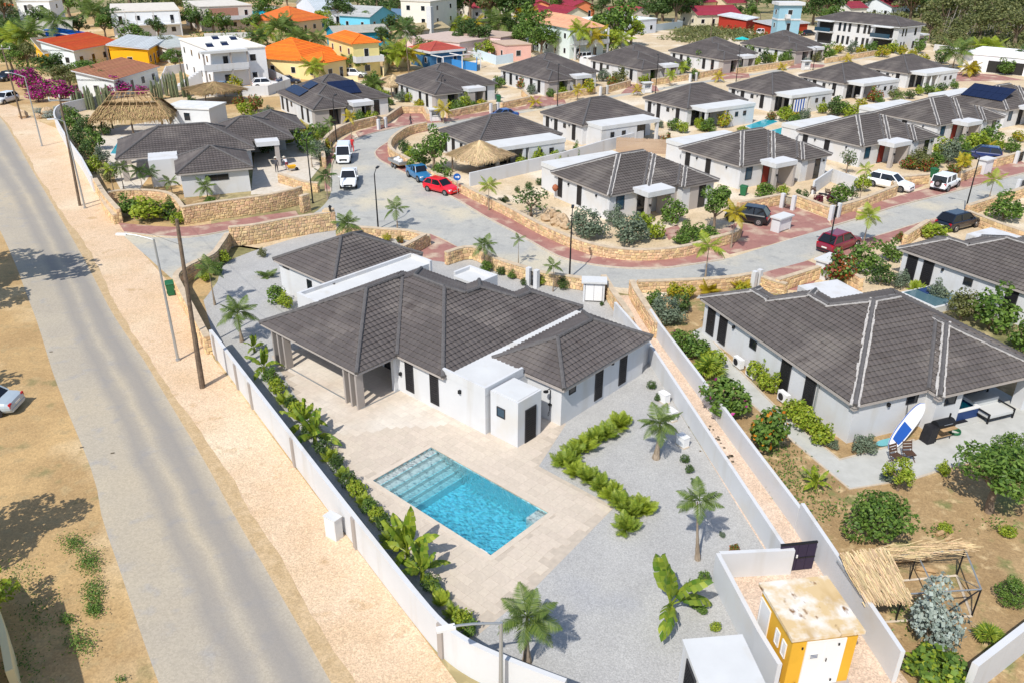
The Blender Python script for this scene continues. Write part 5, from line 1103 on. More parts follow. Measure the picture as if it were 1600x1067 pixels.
# ---- banana and fan palm
def blade_mesh(mats, L=1.0, W=.15, droop=.5, seed=0, tear=True):
    r = random.Random(seed); mb = MB(); N = 10; pts = []
    for i in range(N + 1): t = i / N; pts.append(Vector((L * t * (1 - .15 * droop * t), 0, L * (.55 * t - droop * .8 * t * t))))
    mb.tube(pts, [.02 * (1 - .8 * i / N) for i in range(N + 1)], 4)
    for i in range(2, N):
        t0, t1 = i / N, (i + 1) / N; w0 = W * math.sin(math.pi * min(1, .1 + .9 * ((t0 - .2) / .8) ** .8)) ** .6 if t0 > .2 else W * .3; w1 = W * max(0, math.sin(math.pi * min(1, .1 + .9 * ((t1 - .2) / .8) ** .8))) ** .6
        for s in (-1, 1):
            g = r.uniform(-.05, .03) if tear else 0; u = .10 + g
            mb.add([pts[i], pts[i + 1], pts[i + 1] + Vector((-.02, s * w1 * .5, u * .5)), pts[i + 1] + Vector((.02, s * w1, g - .02)), pts[i] + Vector((.02, s * w0 * r.uniform(.85, 1.1), g - .03)), pts[i] + Vector((-.02, s * w0 * .5, u * .5))], [(0, 1, 2, 5), (5, 2, 3, 4)])
    o = mb.build('leaf', mats); me = o.data; bpy.data.objects.remove(o); return me
BL = {k: [blade_mesh(m, droop=d, seed=i) for i, d in enumerate((.15, .5, .8))] for k, m in (('lime', 'leaf_lime'), ('green', 'leaf_green'), ('areca', 'leaf_areca'))}
def banana(label, px, py, rpx, kind='green', n=7, group=None, up=.9):
    p = P(px, py); r = rpx * mpp(p); o = empty('banana_plant', p, VR.uniform(0, 6.28)); tag(o, label, 'banana plant', group)
    MB().tube([(0, 0, 0), (0, 0, .3 * r)], [.06 * r + .03, .04 * r + .02], 7).build('stem', 'leaf_areca', o)
    for i in range(n):
        ring = i / max(1, n - 1); f = link('leaf', BL[kind][min(2, int(ring * 3))], o, (0, 0, .28 * r)); s = r * VR.uniform(.75, 1.1); f.scale = (s, s, s); f.rotation_euler = (VR.uniform(-.35, .35), -(up * (1 - ring) - .1), i * 2.399 + VR.uniform(-.4, .4))
    return o
def fan_mesh():
    mb = MB(); mb.tube([(0, 0, 0), (.45, 0, .2)], [.018, .01], 4)
    c = Vector((.45, 0, .2))
    for i in range(17):
        a = -1.9 + 3.8 * i / 16; d = Vector((math.cos(a), math.sin(a), .25 - .25 * abs(a))); e = c + d * .5 - Vector((0, 0, .12)); s = Vector((-math.sin(a), math.cos(a), 0)) * .04
        mb.add([c, c + d * .3 - s, e, c + d * .3 + s], [(0, 1, 2, 3)])
    o = mb.build('fan_leaf', 'leaf_areca'); me = o.data; bpy.data.objects.remove(o); return me
FAN = fan_mesh()
def fanpalm(label, px, py, wpx, n=15):
    p = P(px, py); r = wpx * mpp(p) * .58; o = empty('fan_palm', p, 0); tag(o, label, 'fan palm')
    for i in range(n):
        ring = i / n; f = link('fan_leaf', FAN, o, (0, 0, .1)); f.scale = (r,) * 3; f.rotation_euler = (VR.uniform(-.2, .2), -(1.2 - 1.2 * ring), i * 2.399)
    return o
def cactus_mesh(seed, k=7):
    r = random.Random(seed); mb = MB()
    for i in range(k):
        a = r.uniform(0, 6.28); q = r.uniform(.0, .22); x, y = math.cos(a) * q, math.sin(a) * q; h = r.uniform(.55, 1.0); n = 9; w0 = len(mb.v)
        rad = [.035, .045, .045, .04, .015]; zs = [0, .3 * h, .7 * h, .93 * h, h]
        mb.tube([(x * (1 + z * .3), y * (1 + z * .3), z) for z in zs], rad, n)
    o = mb.build('columns', 'cactus'); me = o.data; bpy.data.objects.remove(o); return me
CACT = [cactus_mesh(i) for i in range(4)]
def cactus(label, px, py, hpx, group='columnar cactus hedge'):
    p = P(px, py); h = hpx * mpp(p) / .93; o = link('column_cactus', VR.choice(CACT), None, p, VR.uniform(0, 6)); o.scale = (h * .8, h * .8, h); return tag(o, label, 'cactus', group)
# landmarks for telling background plants apart
def in_px(w): v = Vector(w) - Vector((0, 0, CAM_H)); d = v.dot(_f); return (800 + FPX * v.dot(_r) / d, 533.5 - FPX * v.dot(_u) / d)
LAND = []
for o in list(COL.objects):
    if o.parent is None and 'label' in o and o.get('category') in ('house', 'villa', 'shed', 'apartment house'):
        s = o['label']
        for cut in (' with ', ' beside ', ' behind ', ' in front', ' inside ', ' of its', ' among ', ' just ', ' nearer '):
            if s.find(cut) > 12: s = s[:s.find(cut)]
        LAND.append((in_px(o.location), s))
USED = set()
def auto(kind, px, py):
    c = sorted(LAND, key=lambda l: math.hypot(l[0][0] - px, (l[0][1] - py) * 1.6))
    for adj in ('', 'second ', 'third ', 'fourth '):
        for (lx, ly), s in c[:4]:
            dx, dy = px - lx, py - ly; rel = ('left of' if dx < 0 else 'right of') if abs(dx) > abs(dy) * 2.2 else ('above' if dy < 0 else 'below')
            t = ' '.join((adj + kind + ' ' + rel + ' the ' + s).split()[:16])
            if t not in USED: USED.add(t); return t
    return kind
# ------------------------------------------------------------------ plants of the pool villa
palm('young coconut palm at the bottom of the gravel garden', (823, 1035), 962, 52, n=13, thick=1.1)
palm('young coconut palm in the middle of the gravel garden', (1025, 716), 660, 38, n=11, thick=1.2)
palm('young coconut palm near the right wall of the gravel garden', (1090, 874), 785, 38, n=10, thick=.9, lean=.1)
palm('young coconut palm left of the villa annexe', (378, 534), 488, 33, n=12, thick=.8)
palm('thin young palm beside the curved stone planter', (336, 477), 418, 25, n=8, thick=.6)
palm('palm behind the annexe roof by the stone wall', (546, 392), 350, 27, n=11, thick=.6)
palm('palm at the wall beside the red driveway', (757, 424), 383, 23, n=9, thick=.6)
palm('slim palm in the street bend near the wall', (810, 414), 374, 14, n=5, thick=.5)
palm('slim palm between black gate and meter hut', (864, 456), 416, 18, n=8, thick=.5)
palm('street palm standing alone in the asphalt junction', (621, 358), 326, 22, n=7, thick=.5)
banana('banana plant with long leaves on the grey gravel', 1046, 962, 86, 'areca', 6, up=1.35)
for i, (x, y, w) in enumerate(((968, 668, 44), (948, 682, 42), (930, 692, 44), (914, 702, 42), (896, 712, 42), (884, 726, 44), (900, 742, 40), (920, 752, 42), (940, 764, 42), (957, 778, 42), (972, 792, 44), (985, 806, 46), (1003, 800, 44), (978, 828, 46))):
    areca('%s areca clump of the V shaped hedge, counted from the wing wall' % (['first', 'second', 'third', 'fourth', 'fifth', 'sixth', 'seventh', 'eighth', 'ninth', 'tenth', 'eleventh', 'twelfth', 'thirteenth', 'last'][i]), x, y, w, 'areca' if i % 3 else 'lime', 16, group='areca palms of the V shaped hedge')
for i, (x, y, w, k, lab) in enumerate(((1018, 607, 14, 'dark', 'small shrub below the wing corner by the alley wall'), (1028, 626, 12, 'dark', 'small shrub beside the upper white pump box'), (1070, 722, 14, 'dark', 'shrub below the lowest white pump box'), (1077, 738, 14, 'dark', 'middle shrub of the row under the alley wall'), (1086, 758, 14, 'dark', 'last shrub of the row under the alley wall'),
        (1128, 838, 10, 'greygreen', 'slender shrub right of the gravel garden palm'), (1147, 862, 16, 'red', 'reddish shrub against the alley wall'), (1163, 886, 16, 'green', 'green shrub by the corner of the transformer yard'), (1100, 908, 18, 'green', 'upper creeping plant beside the transformer yard wall'), (1080, 922, 18, 'green', 'creeping plant right of the banana leaves'),
        (1085, 948, 18, 'green', 'lower creeping plant beside the banana'), (1097, 958, 16, 'green', 'creeping plant close to the transformer yard wall'), (1118, 985, 16, 'lime', 'small lime plant above the white flat roof'))):
    bush(lab, x, y, w * 1.3, k, .9)
# strip behind the long white wall
strip = [(392, 556, 22, 'b'), (408, 590, 34, 'B'), (418, 606, 26, 'g'), (428, 622, 26, 'l'), (440, 636, 30, 'l'), (452, 648, 24, 'd'), (460, 660, 28, 'l'), (470, 680, 40, 'B'), (480, 690, 26, 'd'), (487, 700, 44, 'B'), (498, 716, 26, 'd'), (511, 724, 28, 'l'), (520, 738, 24, 'd'), (530, 752, 26, 'g'), (540, 766, 26, 'd'), (552, 780, 28, 'l'), (562, 792, 26, 'l'), (572, 806, 26, 'g'), (584, 820, 26, 'l'), (594, 832, 26, 'd'), (604, 848, 28, 'g'), (616, 864, 28, 'g'), (632, 884, 60, 'B'), (646, 902, 30, 'd'), (655, 914, 56, 'B'), (668, 930, 30, 'd'), (684, 950, 32, 'l'), (700, 968, 32, 'g'), (714, 984, 32, 'l'), (727, 996, 26, 'g')]
ordn = ['topmost', 'second', 'third', 'fourth', 'fifth', 'sixth', 'seventh', 'eighth', 'ninth', 'tenth', 'eleventh', 'twelfth', 'thirteenth', 'fourteenth', 'fifteenth', 'sixteenth']
cnt = {}
for x, y, w, k in strip:
    kind = {'b': 'small banana', 'B': 'banana', 'g': 'green plant', 'l': 'lime plant', 'd': 'dark shrub'}[k]; i = cnt.get(kind, 0); cnt[kind] = i + 1
    lab = '%s %s behind the long white wall, counted from the top' % (ordn[i], kind)
    if k in 'bB': banana(lab, x + 6, y - 6, w * 1.15, 'lime' if i % 2 else 'areca', 8, group='bananas behind the long white wall', up=1.1)
    elif k in 'lg' and i % 2: areca(lab, x + 6, y - 5, w * 1.15, 'lime' if k == 'l' else 'areca', 10, group='shrubs behind the long white wall', name='garden_palm')
    else: bush(lab, x + 6, y - 6, w * 1.25, {'g': 'green', 'l': 'lime', 'd': 'dark'}[k], 1.0, group='shrubs behind the long white wall')
bush('green shrub against the annexe wall of the pool villa', 432, 474, 34, 'green', 1.1); bush('lime shrub against the annexe wall of the pool villa', 448, 482, 28, 'lime', 1.1)
areca('sparse seedling palm on gravel left of the annexe', 419, 432, 32, 'coco', 7, up=.7)
for x, y, w, k, lab in ((410, 402, 18, 'olive', 'small olive shrub at the foot of the long stone wall'), (605, 378, 16, 'yellow', 'yellow shrub behind the low stone wall'), (625, 380, 14, 'red', 'reddish shrub behind the low stone wall'), (760, 425, 24, 'green', 'bush round the foot of the driveway palm'), (783, 430, 18, 'dark', 'dark shrub on the strip behind the street wall'), (800, 436, 16, 'green', 'green shrub left of the black gate'), (818, 446, 14, 'dark', 'low shrub just left of the black gate'),
        (845, 446, 18, 'lime', 'lime shrub beside the black gate'), (880, 452, 24, 'dark', 'leafy shrub left of the meter hut'), (942, 460, 9, 'dark', 'upper climber on the alley stone wall'), (940, 478, 9, 'dark', 'lower climber on the alley stone wall'), (338, 430, 30, 'green', 'green planter bush by the curved stone wall'), (350, 412, 26, 'lime', 'lime planter bush by the curved stone wall'), (305, 428, 16, 'purple', 'purple leaved plant at the green bin'), (316, 418, 14, 'purple', 'upper purple leaved plant in the corner planter'), (322, 440, 22, 'lime', 'low lime ground plant in the corner planter')):
    bush(lab, x, y, w, k, .95)
# ------------------------------------------------------------------ garden of the paddle board villa
for x, y, w, k, hr, lab in ((1040, 505, 60, 'greygreen', .9, 'loose grey green bush at the head of the alley'), (1062, 488, 40, 'dark', .9, 'dark bush by the alley stone wall'), (1022, 482, 34, 'green', 1.0, 'green bush behind the stone alley end'), (1072, 468, 30, 'yellow', .9, 'yellow bush below the street wall'), (1052, 465, 30, 'yellow', .9, 'yellow bush left of the other under the street wall'), (1086, 560, 56, 'green', .8, 'broad green bush left of the paddle board villa'), (1062, 545, 44, 'oleander', .9, 'flowering bush close to the alley wall'),
        (1110, 574, 50, 'lime', .7, 'lime bush beside the fan palm'), (1132, 648, 84, 'oleander', .95, 'large round oleander by the alley wall'), (1196, 702, 74, 'orange', 1.25, 'tall bush with orange flowers in the right garden'), (1185, 594, 44, 'lime', .9, 'lime shrub between the air conditioners'), (1200, 612, 42, 'lime', .9, 'lime shrub under the villa window'), (1238, 656, 48, 'lime', 1.0, 'lime hedge shrub near the villa corner, left'), (1262, 676, 48, 'lime', 1.0, 'lime hedge shrub near the villa corner, middle'), (1284, 694, 44, 'lime', .9, 'lime hedge shrub near the villa corner, right'), (1300, 700, 22, 'greygreen', .9, 'small shrub at the villa corner'),
        (1366, 838, 112, 'fine', .95, 'large dense green bush in the right garden'), (1450, 1010, 96, 'silver', 1.45, 'tall silver leaved bush in the bottom right garden'), (1458, 1062, 116, 'bigleaf', .6, 'glossy large leaved bush at the bottom right'), (1578, 940, 58, 'fine', .9, 'dark green small bush near the right edge'), (1475, 830, 24, 'lime', .8, 'small lime plant in the dry garden'), (1573, 838, 30, 'lime', .7, 'lime plant near the right edge of the dry garden'), (1348, 706, 46, 'greygreen', .8, 'wispy shrub in front of the paddle board'), (1392, 752, 34, 'greygreen', .7, 'wispy grey shrub by the paved yard'), (1473, 742, 24, 'lime', 1.2, 'small citrus shrub at the yard edge'),
        (1310, 440, 62, 'red', .95, 'orange and green croton bush beside the letter hut'), (1345, 425, 60, 'green', .9, 'green bush behind the dark red car'), (1375, 445, 44, 'dark', .9, 'dark bush left of the shuttered villa'), (1390, 408, 40, 'green', .9, 'round bush right of the dark red car'), (1405, 450, 34, 'greygreen', 1, 'grey bush below the shuttered villa'), (1462, 470, 36, 'greygreen', 1, 'grey green bush under the blue shutters'), (1500, 500, 60, 'olive', .95, 'olive bush beside the plunge pool'), (1545, 515, 80, 'green', .95, 'big green bush below the shuttered villa'), (1572, 488, 56, 'olive', 1.0, 'oleander like bush against the shuttered wall'), (1598, 545, 56, 'green', 1, 'green bush at the right edge below the villa'), (1590, 470, 30, 'dark', 1, 'dark bush at the right edge by the villa wall'), (1455, 372, 50, 'lime', .55, 'clipped lime hedge beside the dark van'), (1568, 345, 60, 'green', .8, 'spreading cycad bush behind the right stone wall'), (1160, 458, 30, 'yellow', .6, 'low yellow bush on the street wall')):
    bush(lab, x, y, w, k, hr)
fanpalm('fan palm beside the air conditioners', 1106, 588, 62); fanpalm('small fan palm near the bottom right wall', 1542, 1005, 58, 12)
banana('banana plant in the dry right garden', 1274, 762, 34, 'lime', 8, up=.7)
tree('low spreading acacia at the right edge of the yard', 1545, 800, 150, 'feather', .75); tree('small lime coloured tree in the yard edge', 1402, 766, 52, 'lime', 1.0); tree('feathery tree at the right end of the paved yard', 1578, 735, 70, 'feather', .9)
areca('yellow palm on the wall above the right garden, left', 1108, 456, 34, 'yellow', 10, up=.9); areca('yellow palm on the wall above the right garden, right', 1158, 452, 32, 'yellow', 10, up=.9); areca('yellow palm beside the blue shutters', 1430, 458, 32, 'lime', 10)
sg = MB(); rg = random.Random(9)
for cx, cy, sx, sy, n in ((1230, 735, 30, 40, 260), (1260, 770, 50, 30, 300), (1210, 700, 20, 20, 120), (1300, 800, 30, 20, 120), (1460, 830, 40, 12, 80), (1430, 965, 40, 30, 120), (1560, 820, 30, 14, 60)):
    for _ in range(n):
        p = P(rg.gauss(cx, sx * .5), rg.gauss(cy, sy * .5)); leaf(sg, p + Vector((0, 0, rg.uniform(.03, .2))), Vector((0, 0, 1)) + rdir(rg) * .7, rdir(rg), .16, .07)
tag(sg.build('ground_cover', 'leaf_green'), 'patches of green weeds on the dry soil of the right garden', 'weeds', kind='stuff')
sg = MB()
for cx, cy, sx, sy, n in ((115, 852, 22, 16, 420), (140, 880, 20, 20, 560), (146, 930, 18, 27, 600), (148, 955, 14, 10, 300), (125, 1005, 24, 22, 420), (105, 970, 12, 9, 200), (30, 900, 40, 30, 240), (60, 960, 40, 40, 300), (40, 1040, 50, 40, 300), (190, 1064, 10, 4, 50)):
    for _ in range(n):
        p = P(rg.gauss(cx, sx * .5), rg.gauss(cy, sy * .5)); leaf(sg, p + Vector((0, 0, rg.uniform(.03, .25))), Vector((0, 0, 1)) + rdir(rg) * .7, rdir(rg), .11, .05)
tag(sg.build('ground_cover', 'leaf_green'), 'tufts of grey green weeds beside the old road', 'weeds', kind='stuff')
# ------------------------------------------------------------------ street palms and street gardens
for base, cy, r, k, n, lab in (((1101, 442), 385, 30, 'lime', 8, 'street palm leaning over the bend near the meter hut'), ((1142, 388), 332, 24, 'yellow', 8, 'yellow palm beside the black parked car'), ((1348, 385), 338, 25, 'lime', 8, 'street palm between dark red car and street'), ((1340, 327), 264, 16, 'lime', 6, 'tall thin palm beside the white car driveway'), ((1543, 319), 281, 20, 'lime', 7, 'street palm near the far right lamp'), ((1497, 288), 252, 16, 'yellow', 7, 'double trunked palm behind the white off-road car'),
        ((512, 312), 275, 22, 'dark', 8, 'palm beside the parked white pickup'), ((550, 222), 182, 15, 'yellow', 8, 'yellow palm beside the person in red'), ((764, 330), 290, 20, 'lime', 8, 'palm by the street wall near the blue sign'), ((693, 193), 172, 18, 'yellow', 8, 'yellow palm in front of the second back villa'), ((836, 170), 160, 14, 'yellow', 8, 'yellow palm at the third back driveway'), ((902, 158), 140, 13, 'yellow', 8, 'yellow palm in front of the third back villa'), ((995, 150), 141, 12, 'yellow', 8, 'yellow palm at the white letter hut'), ((1046, 135), 118, 13, 'lime', 8, 'yellow green palm before the fourth back villa'), ((1122, 129), 120, 12, 'yellow', 8, 'yellow palm at the fifth back driveway'), ((1222, 110), 107, 11, 'yellow', 8, 'yellow palm at the last back driveway'), ((1324, 98), 94, 12, 'yellow', 8, 'yellow palm below the apartment house'), ((1063, 122), 106, 14, 'lime', 8, 'lime palm right of the fourth back villa'),
        ((195, 302), 262, 18, 'coco', 9, 'tall palm left of the left villa terrace'), ((224, 300), 268, 17, 'dark', 9, 'palm by the terrace pier of the left villa'), ((242, 302), 270, 15, 'dark', 8, 'slim palm right of the terrace pier'), ((270, 306), 284, 17, 'coco', 8, 'palm beside the annexe wall of the left villa'), ((325, 312), 292, 20, 'coco', 9, 'palm against the annexe window of the left villa'), ((488, 262), 232, 15, 'dark', 9, 'palm in the garden of the solar villa'), ((518, 240), 190, 12, 'coco', 8, 'slim palm beside the street lamp of the solar villa'), ((178, 300), 264, 14, 'lime', 8, 'thick trunked palm in the left hedge garden')):
    palm(lab, base, cy, r, k, n, thick=.55)
for x, y, w, k, hr, lab in ((917, 372, 66, 'greygreen', .85, 'large silver green bush left before the corner villa'), (984, 380, 68, 'greygreen', .8, 'large silver green bush right before the corner villa'), (960, 352, 40, 'greygreen', .8, 'silver bush close to the corner villa window'), (1000, 360, 42, 'lime', .8, 'rounded lime bush below the corner villa portal'), (1026, 374, 34, 'lime', .9, 'small lime bush on the garden path'), (1050, 348, 46, 'green', .95, 'leafy bush right of the corner villa portal'), (1075, 372, 40, 'green', .7, 'green mounded bush by the garden path'), (1100, 378, 46, 'green', .7, 'wide green bush by the street palm'), (1066, 382, 34, 'green', .6, 'low green bush at the path edge'),
        (784, 322, 18, 'dark', .8, 'round shrub behind the street wall'), (790, 316, 14, 'olive', .8, 'small olive shrub on the sand lot'), (808, 302, 12, 'dark', 1, 'shrub below the pale wall, first'), (826, 296, 14, 'dark', 1, 'shrub below the pale wall, second'), (843, 290, 14, 'dark', 1, 'shrub below the pale wall, third'), (856, 286, 12, 'dark', 1, 'shrub below the pale wall, fourth'), (872, 336, 14, 'dark', .6, 'dark shrub by the boulders'),
        (655, 268, 40, 'green', .9, 'leafy bush inside the curved lot wall'), (632, 240, 26, 'dark', .9, 'dark bush at the bend of the lot wall'), (690, 284, 36, 'green', 1.0, 'bush left of the thatched palapa'), (645, 252, 30, 'lime', .8, 'lime bush inside the curved lot wall'), (840, 262, 26, 'lime', 1.4, 'lime banana like bush before the round palapa villa'), (866, 258, 26, 'lime', 1.1, 'lime bush by the porch windows'), (815, 264, 24, 'lime', 1.1, 'lime bush at the porch post'), (900, 250, 14, 'green', 2.2, 'narrow green climber between two villas'),
        (430, 215, 40, 'green', .9, 'garden bush beside the solar villa, left'), (455, 225, 44, 'lime', .8, 'pale flowering bush beside the solar villa'), (480, 236, 44, 'green', .95, 'garden bush beside the solar villa, middle'), (500, 250, 40, 'greygreen', .9, 'grey bush behind the parked van'), (420, 240, 34, 'dark', 1.0, 'dark bush in the courtyard of the left villa'), (505, 215, 30, 'green', .8, 'green bush at the solar villa door'), (562, 196, 26, 'green', 1, 'bush at the portal of the solar villa'), (580, 190, 24, 'lime', 1, 'lime bush beside the first back driveway'), (530, 250, 20, 'green', 1, 'bush on the pavement behind the van'),
        (640, 160, 24, 'lime', .7, 'lime hedge left of the second back villa'), (655, 168, 20, 'yellow', .7, 'yellow hedge below the second back villa'), (715, 176, 26, 'green', .8, 'bush below the second back villa windows'), (742, 174, 20, 'green', .9, 'bush at the second back villa portal'), (600, 175, 26, 'green', 1.2, 'leafy bush behind the first back driveway'), (585, 150, 34, 'green', 1.2, 'palm like bush behind the solar villa'),
        (860, 152, 16, 'green', .9, 'bush below the third back villa'), (880, 150, 18, 'lime', .8, 'lime bush before the third back villa'), (942, 128, 24, 'greygreen', 1, 'spiky grey bush behind the stone wall'), (1015, 128, 20, 'green', 1, 'bush before the fourth back villa'), (1085, 124, 18, 'green', 1, 'bush right of the fourth back villa'), (1095, 108, 24, 'green', 1.2, 'traveller palm bush before the fifth back villa'), (1165, 106, 22, 'lime', 1, 'lime bush before the fifth back villa'), (1180, 104, 20, 'lime', .9, 'second lime bush before the fifth back villa'), (1205, 100, 20, 'lime', .9, 'lime bush left of the last back villa'), (1222, 98, 18, 'green', .9, 'bush below the last back villa'), (1258, 98, 18, 'silver', .8, 'silver agave before the last back villa'), (1310, 84, 18, 'yellow', .9, 'yellow bush before the apartment house, left'), (1345, 88, 22, 'yellow', .8, 'yellow bush before the apartment house, middle'), (1378, 90, 24, 'yellow', .8, 'yellow bush before the apartment house, right'), (1408, 86, 20, 'yellow', .8, 'yellow bush at the apartment house corner'),
        (1050, 205, 24, 'green', .9, 'palm like bush before the pool villa porch'), (1105, 206, 28, 'green', .8, 'round bush at the porch of the pool side villa'), (1160, 206, 20, 'lime', .5, 'low lime planting beside the blue pool'), (1225, 190, 30, 'lime', 1.0, 'banana like bush at the towel porch'), (1240, 195, 24, 'green', .8, 'green bush below the towel porch'), (1312, 180, 40, 'green', .7, 'wide bush row between middle villas'), (1330, 186, 30, 'lime', .8, 'lime bush behind the red door villa'), (1420, 155, 22, 'dark', .7, 'bush below the round chairs porch'), (1450, 148, 22, 'green', .8, 'bush beside the farthest middle villa'), (1375, 163, 16, 'green', .8, 'bush beside the porch with round chairs'),
        (1222, 305, 22, 'lime', .9, 'lime bush above the garden gate'), (1278, 318, 18, 'purple', 1.0, 'purple plant by the garden chairs, left'), (1298, 316, 18, 'purple', 1.0, 'purple plant by the garden chairs, right'), (1188, 300, 16, 'yellow', .9, 'yellow flower pot plant at the red door'), (1420, 265, 30, 'red', .8, 'red and green croton bed before the villa, left'), (1448, 268, 30, 'red', .8, 'red and green croton bed before the villa, right'), (1470, 248, 40, 'lime', .9, 'lime palm bush behind the croton bed'), (1505, 262, 26, 'yellow', .9, 'yellow bush above the stone wall'), (1520, 240, 44, 'lime', .9, 'large lime bush at the villa behind the blue car'), (1545, 225, 40, 'green', .8, 'green bush above the blue car'), (1580, 240, 30, 'green', .8, 'green bush at the right edge above the wall'), (1590, 222, 26, 'yellow', .7, 'yellow bush at the right edge'), (1490, 270, 26, 'red', .6, 'croton hedge behind the off-road car'),
        (1380, 425, 20, 'lime', .8, 'small lime shrub by the portal'), (1408, 378, 22, 'red', .8, 'red croton behind the corner pillar'), (235, 345, 60, 'lime', .7, 'broad lime hedge in the verge planter'), (208, 338, 46, 'green', .8, 'left green hedge bush in the verge planter'), (262, 342, 40, 'green', .8, 'right green hedge bush in the verge planter'), (280, 350, 30, 'lime', .8, 'small round lime bush in the verge planter'), (270, 318, 24, 'olive', .7, 'low grassy bush beside the left villa annexe'), (330, 318, 22, 'green', .6, 'low plant under the annexe window'),
        (1440, 102, 22, 'yellow', .8, 'yellow bush right of the apartment annexe'), (1470, 100, 30, 'dark', .9, 'dark bush below the apartment annexe'), (1520, 118, 22, 'yellow', .9, 'yellow bush before the white garage'), (1570, 118, 30, 'green', .9, 'green bush before the white garage'), (1590, 108, 30, 'dark', 1.2, 'dark cactus bush at the garage corner')):
    bush(lab, x, y, w, k, hr)
tree('leafy tree inside the curved lot wall near the blue car', 678, 268, 60, 'green', 1.1); tree('flowering tree at the corner of the corner villa', 1115, 362, 56, 'green', 1.2); tree('leafless thorny tree on the sand lot', 830, 338, 60, 'sparse', .7); tree('wispy tree in front of the red door villa', 1322, 272, 28, 'sparse', 1.4); tree('thin tree at the stone wall by the white car', 1330, 318, 20, 'sparse', 1.6)
kk = ['green', 'lime', 'green', 'yellow', 'olive', 'greygreen', 'dark', 'lime', 'red']
for i, (x, y) in enumerate(((610, 165), (628, 160), (700, 172), (728, 172), (752, 168), (818, 140), (830, 148), (868, 148), (905, 140), (918, 148), (955, 140), (968, 135), (1005, 132), (1040, 118), (1070, 115), (1115, 112), (1135, 108), (1150, 112), (1195, 102), (1230, 100), (1250, 95), (1275, 98), (1290, 94), (1330, 86), (1360, 86), (1395, 84), (1425, 92), (1435, 84), (1030, 200), (1065, 208), (1090, 200), (1130, 200), (1205, 188), (1255, 190), (1285, 178), (1300, 182), (1345, 170), (1365, 160), (1395, 158), (1435, 150), (1470, 146), (1490, 140), (1040, 230), (880, 255), (1195, 310), (1250, 318), (1310, 320), (1345, 300), (1435, 262), (1460, 262), (1480, 255), (1500, 250), (1560, 235), (395, 200), (410, 190), (445, 210), (465, 215), (490, 225), (510, 235), (400, 175), (420, 180), (385, 180), (300, 170), (370, 150), (375, 165), (620, 140), (600, 160), (770, 150), (780, 138), (925, 128), (1060, 100), (1170, 92))):
    k = kk[(i * 5 + i // 3) % 9]; w = (16 + (i * 7) % 13) * (1.5 if x > 1150 and y > 230 else 1.0)
    bush(auto({'green': 'green', 'lime': 'lime', 'yellow': 'yellow', 'olive': 'olive', 'greygreen': 'grey green', 'dark': 'dark green', 'red': 'reddish'}[k] + ' garden shrub', x, y), x, y, w, k, .8 + (i % 4) * .12, group='garden shrubs of the estate')
for i, (x, y, r) in enumerate(((745, 172, 11), (880, 150, 10), (960, 130, 10), (1050, 112, 10), (1140, 100, 9), (1200, 96, 9), (640, 158, 11), (1300, 88, 9), (1100, 205, 12), (1240, 188, 11), (1460, 148, 9), (1512, 240, 16), (1540, 232, 14), (1422, 258, 14), (398, 188, 13), (470, 205, 13))):
    areca(auto('small yellow green garden palm', x, y), x, y, r * 2, ('yellow', 'lime', 'lime')[i % 3], 9, group='small garden palms of the estate')
# hedge garden along the old road corner
for x, y, w, k, hr in ((118, 205, 34, 'green', 1.2), (138, 212, 34, 'dark', 1.1), (125, 228, 30, 'dark', 1.2), (150, 235, 34, 'green', 1.1), (138, 250, 28, 'dark', 1.2), (160, 262, 32, 'greygreen', 1.1), (150, 272, 26, 'lime', 1.2), (172, 285, 30, 'olive', 1.0), (110, 192, 26, 'olive', 1.2), (165, 212, 26, 'dark', .9)):
    bush(auto({'green': 'green', 'dark': 'dark green', 'greygreen': 'grey green', 'lime': 'lime', 'olive': 'olive'}[k] + ' hedge garden bush', x, y), x, y, w, k, hr, group='hedge garden inside the curving white wall')
for x, y, w in ((48, 142, 52), (75, 150, 40), (60, 160, 36), (98, 158, 44), (118, 156, 30), (186, 152, 46), (168, 156, 26), (222, 150, 24)): bush(auto('magenta bougainvillea', x, y), x, y, w, 'magenta', .75, group='bougainvillea by the old road')
for x, y, h in ((122, 172, 30), (134, 172, 34), (146, 172, 32), (158, 170, 36), (170, 168, 34), (262, 150, 34), (270, 152, 38), (280, 152, 40), (290, 152, 38), (128, 168, 26), (140, 166, 30), (164, 166, 28), (240, 158, 30), (250, 156, 34)): cactus(auto('columnar cactus', x, y), x, y, h)
for x, y, w, k in ((78, 185, 26, 'silver'), (62, 178, 20, 'silver'), (95, 178, 26, 'silver')): bush(auto('blue grey agave', x, y), x, y, w, k, .5)
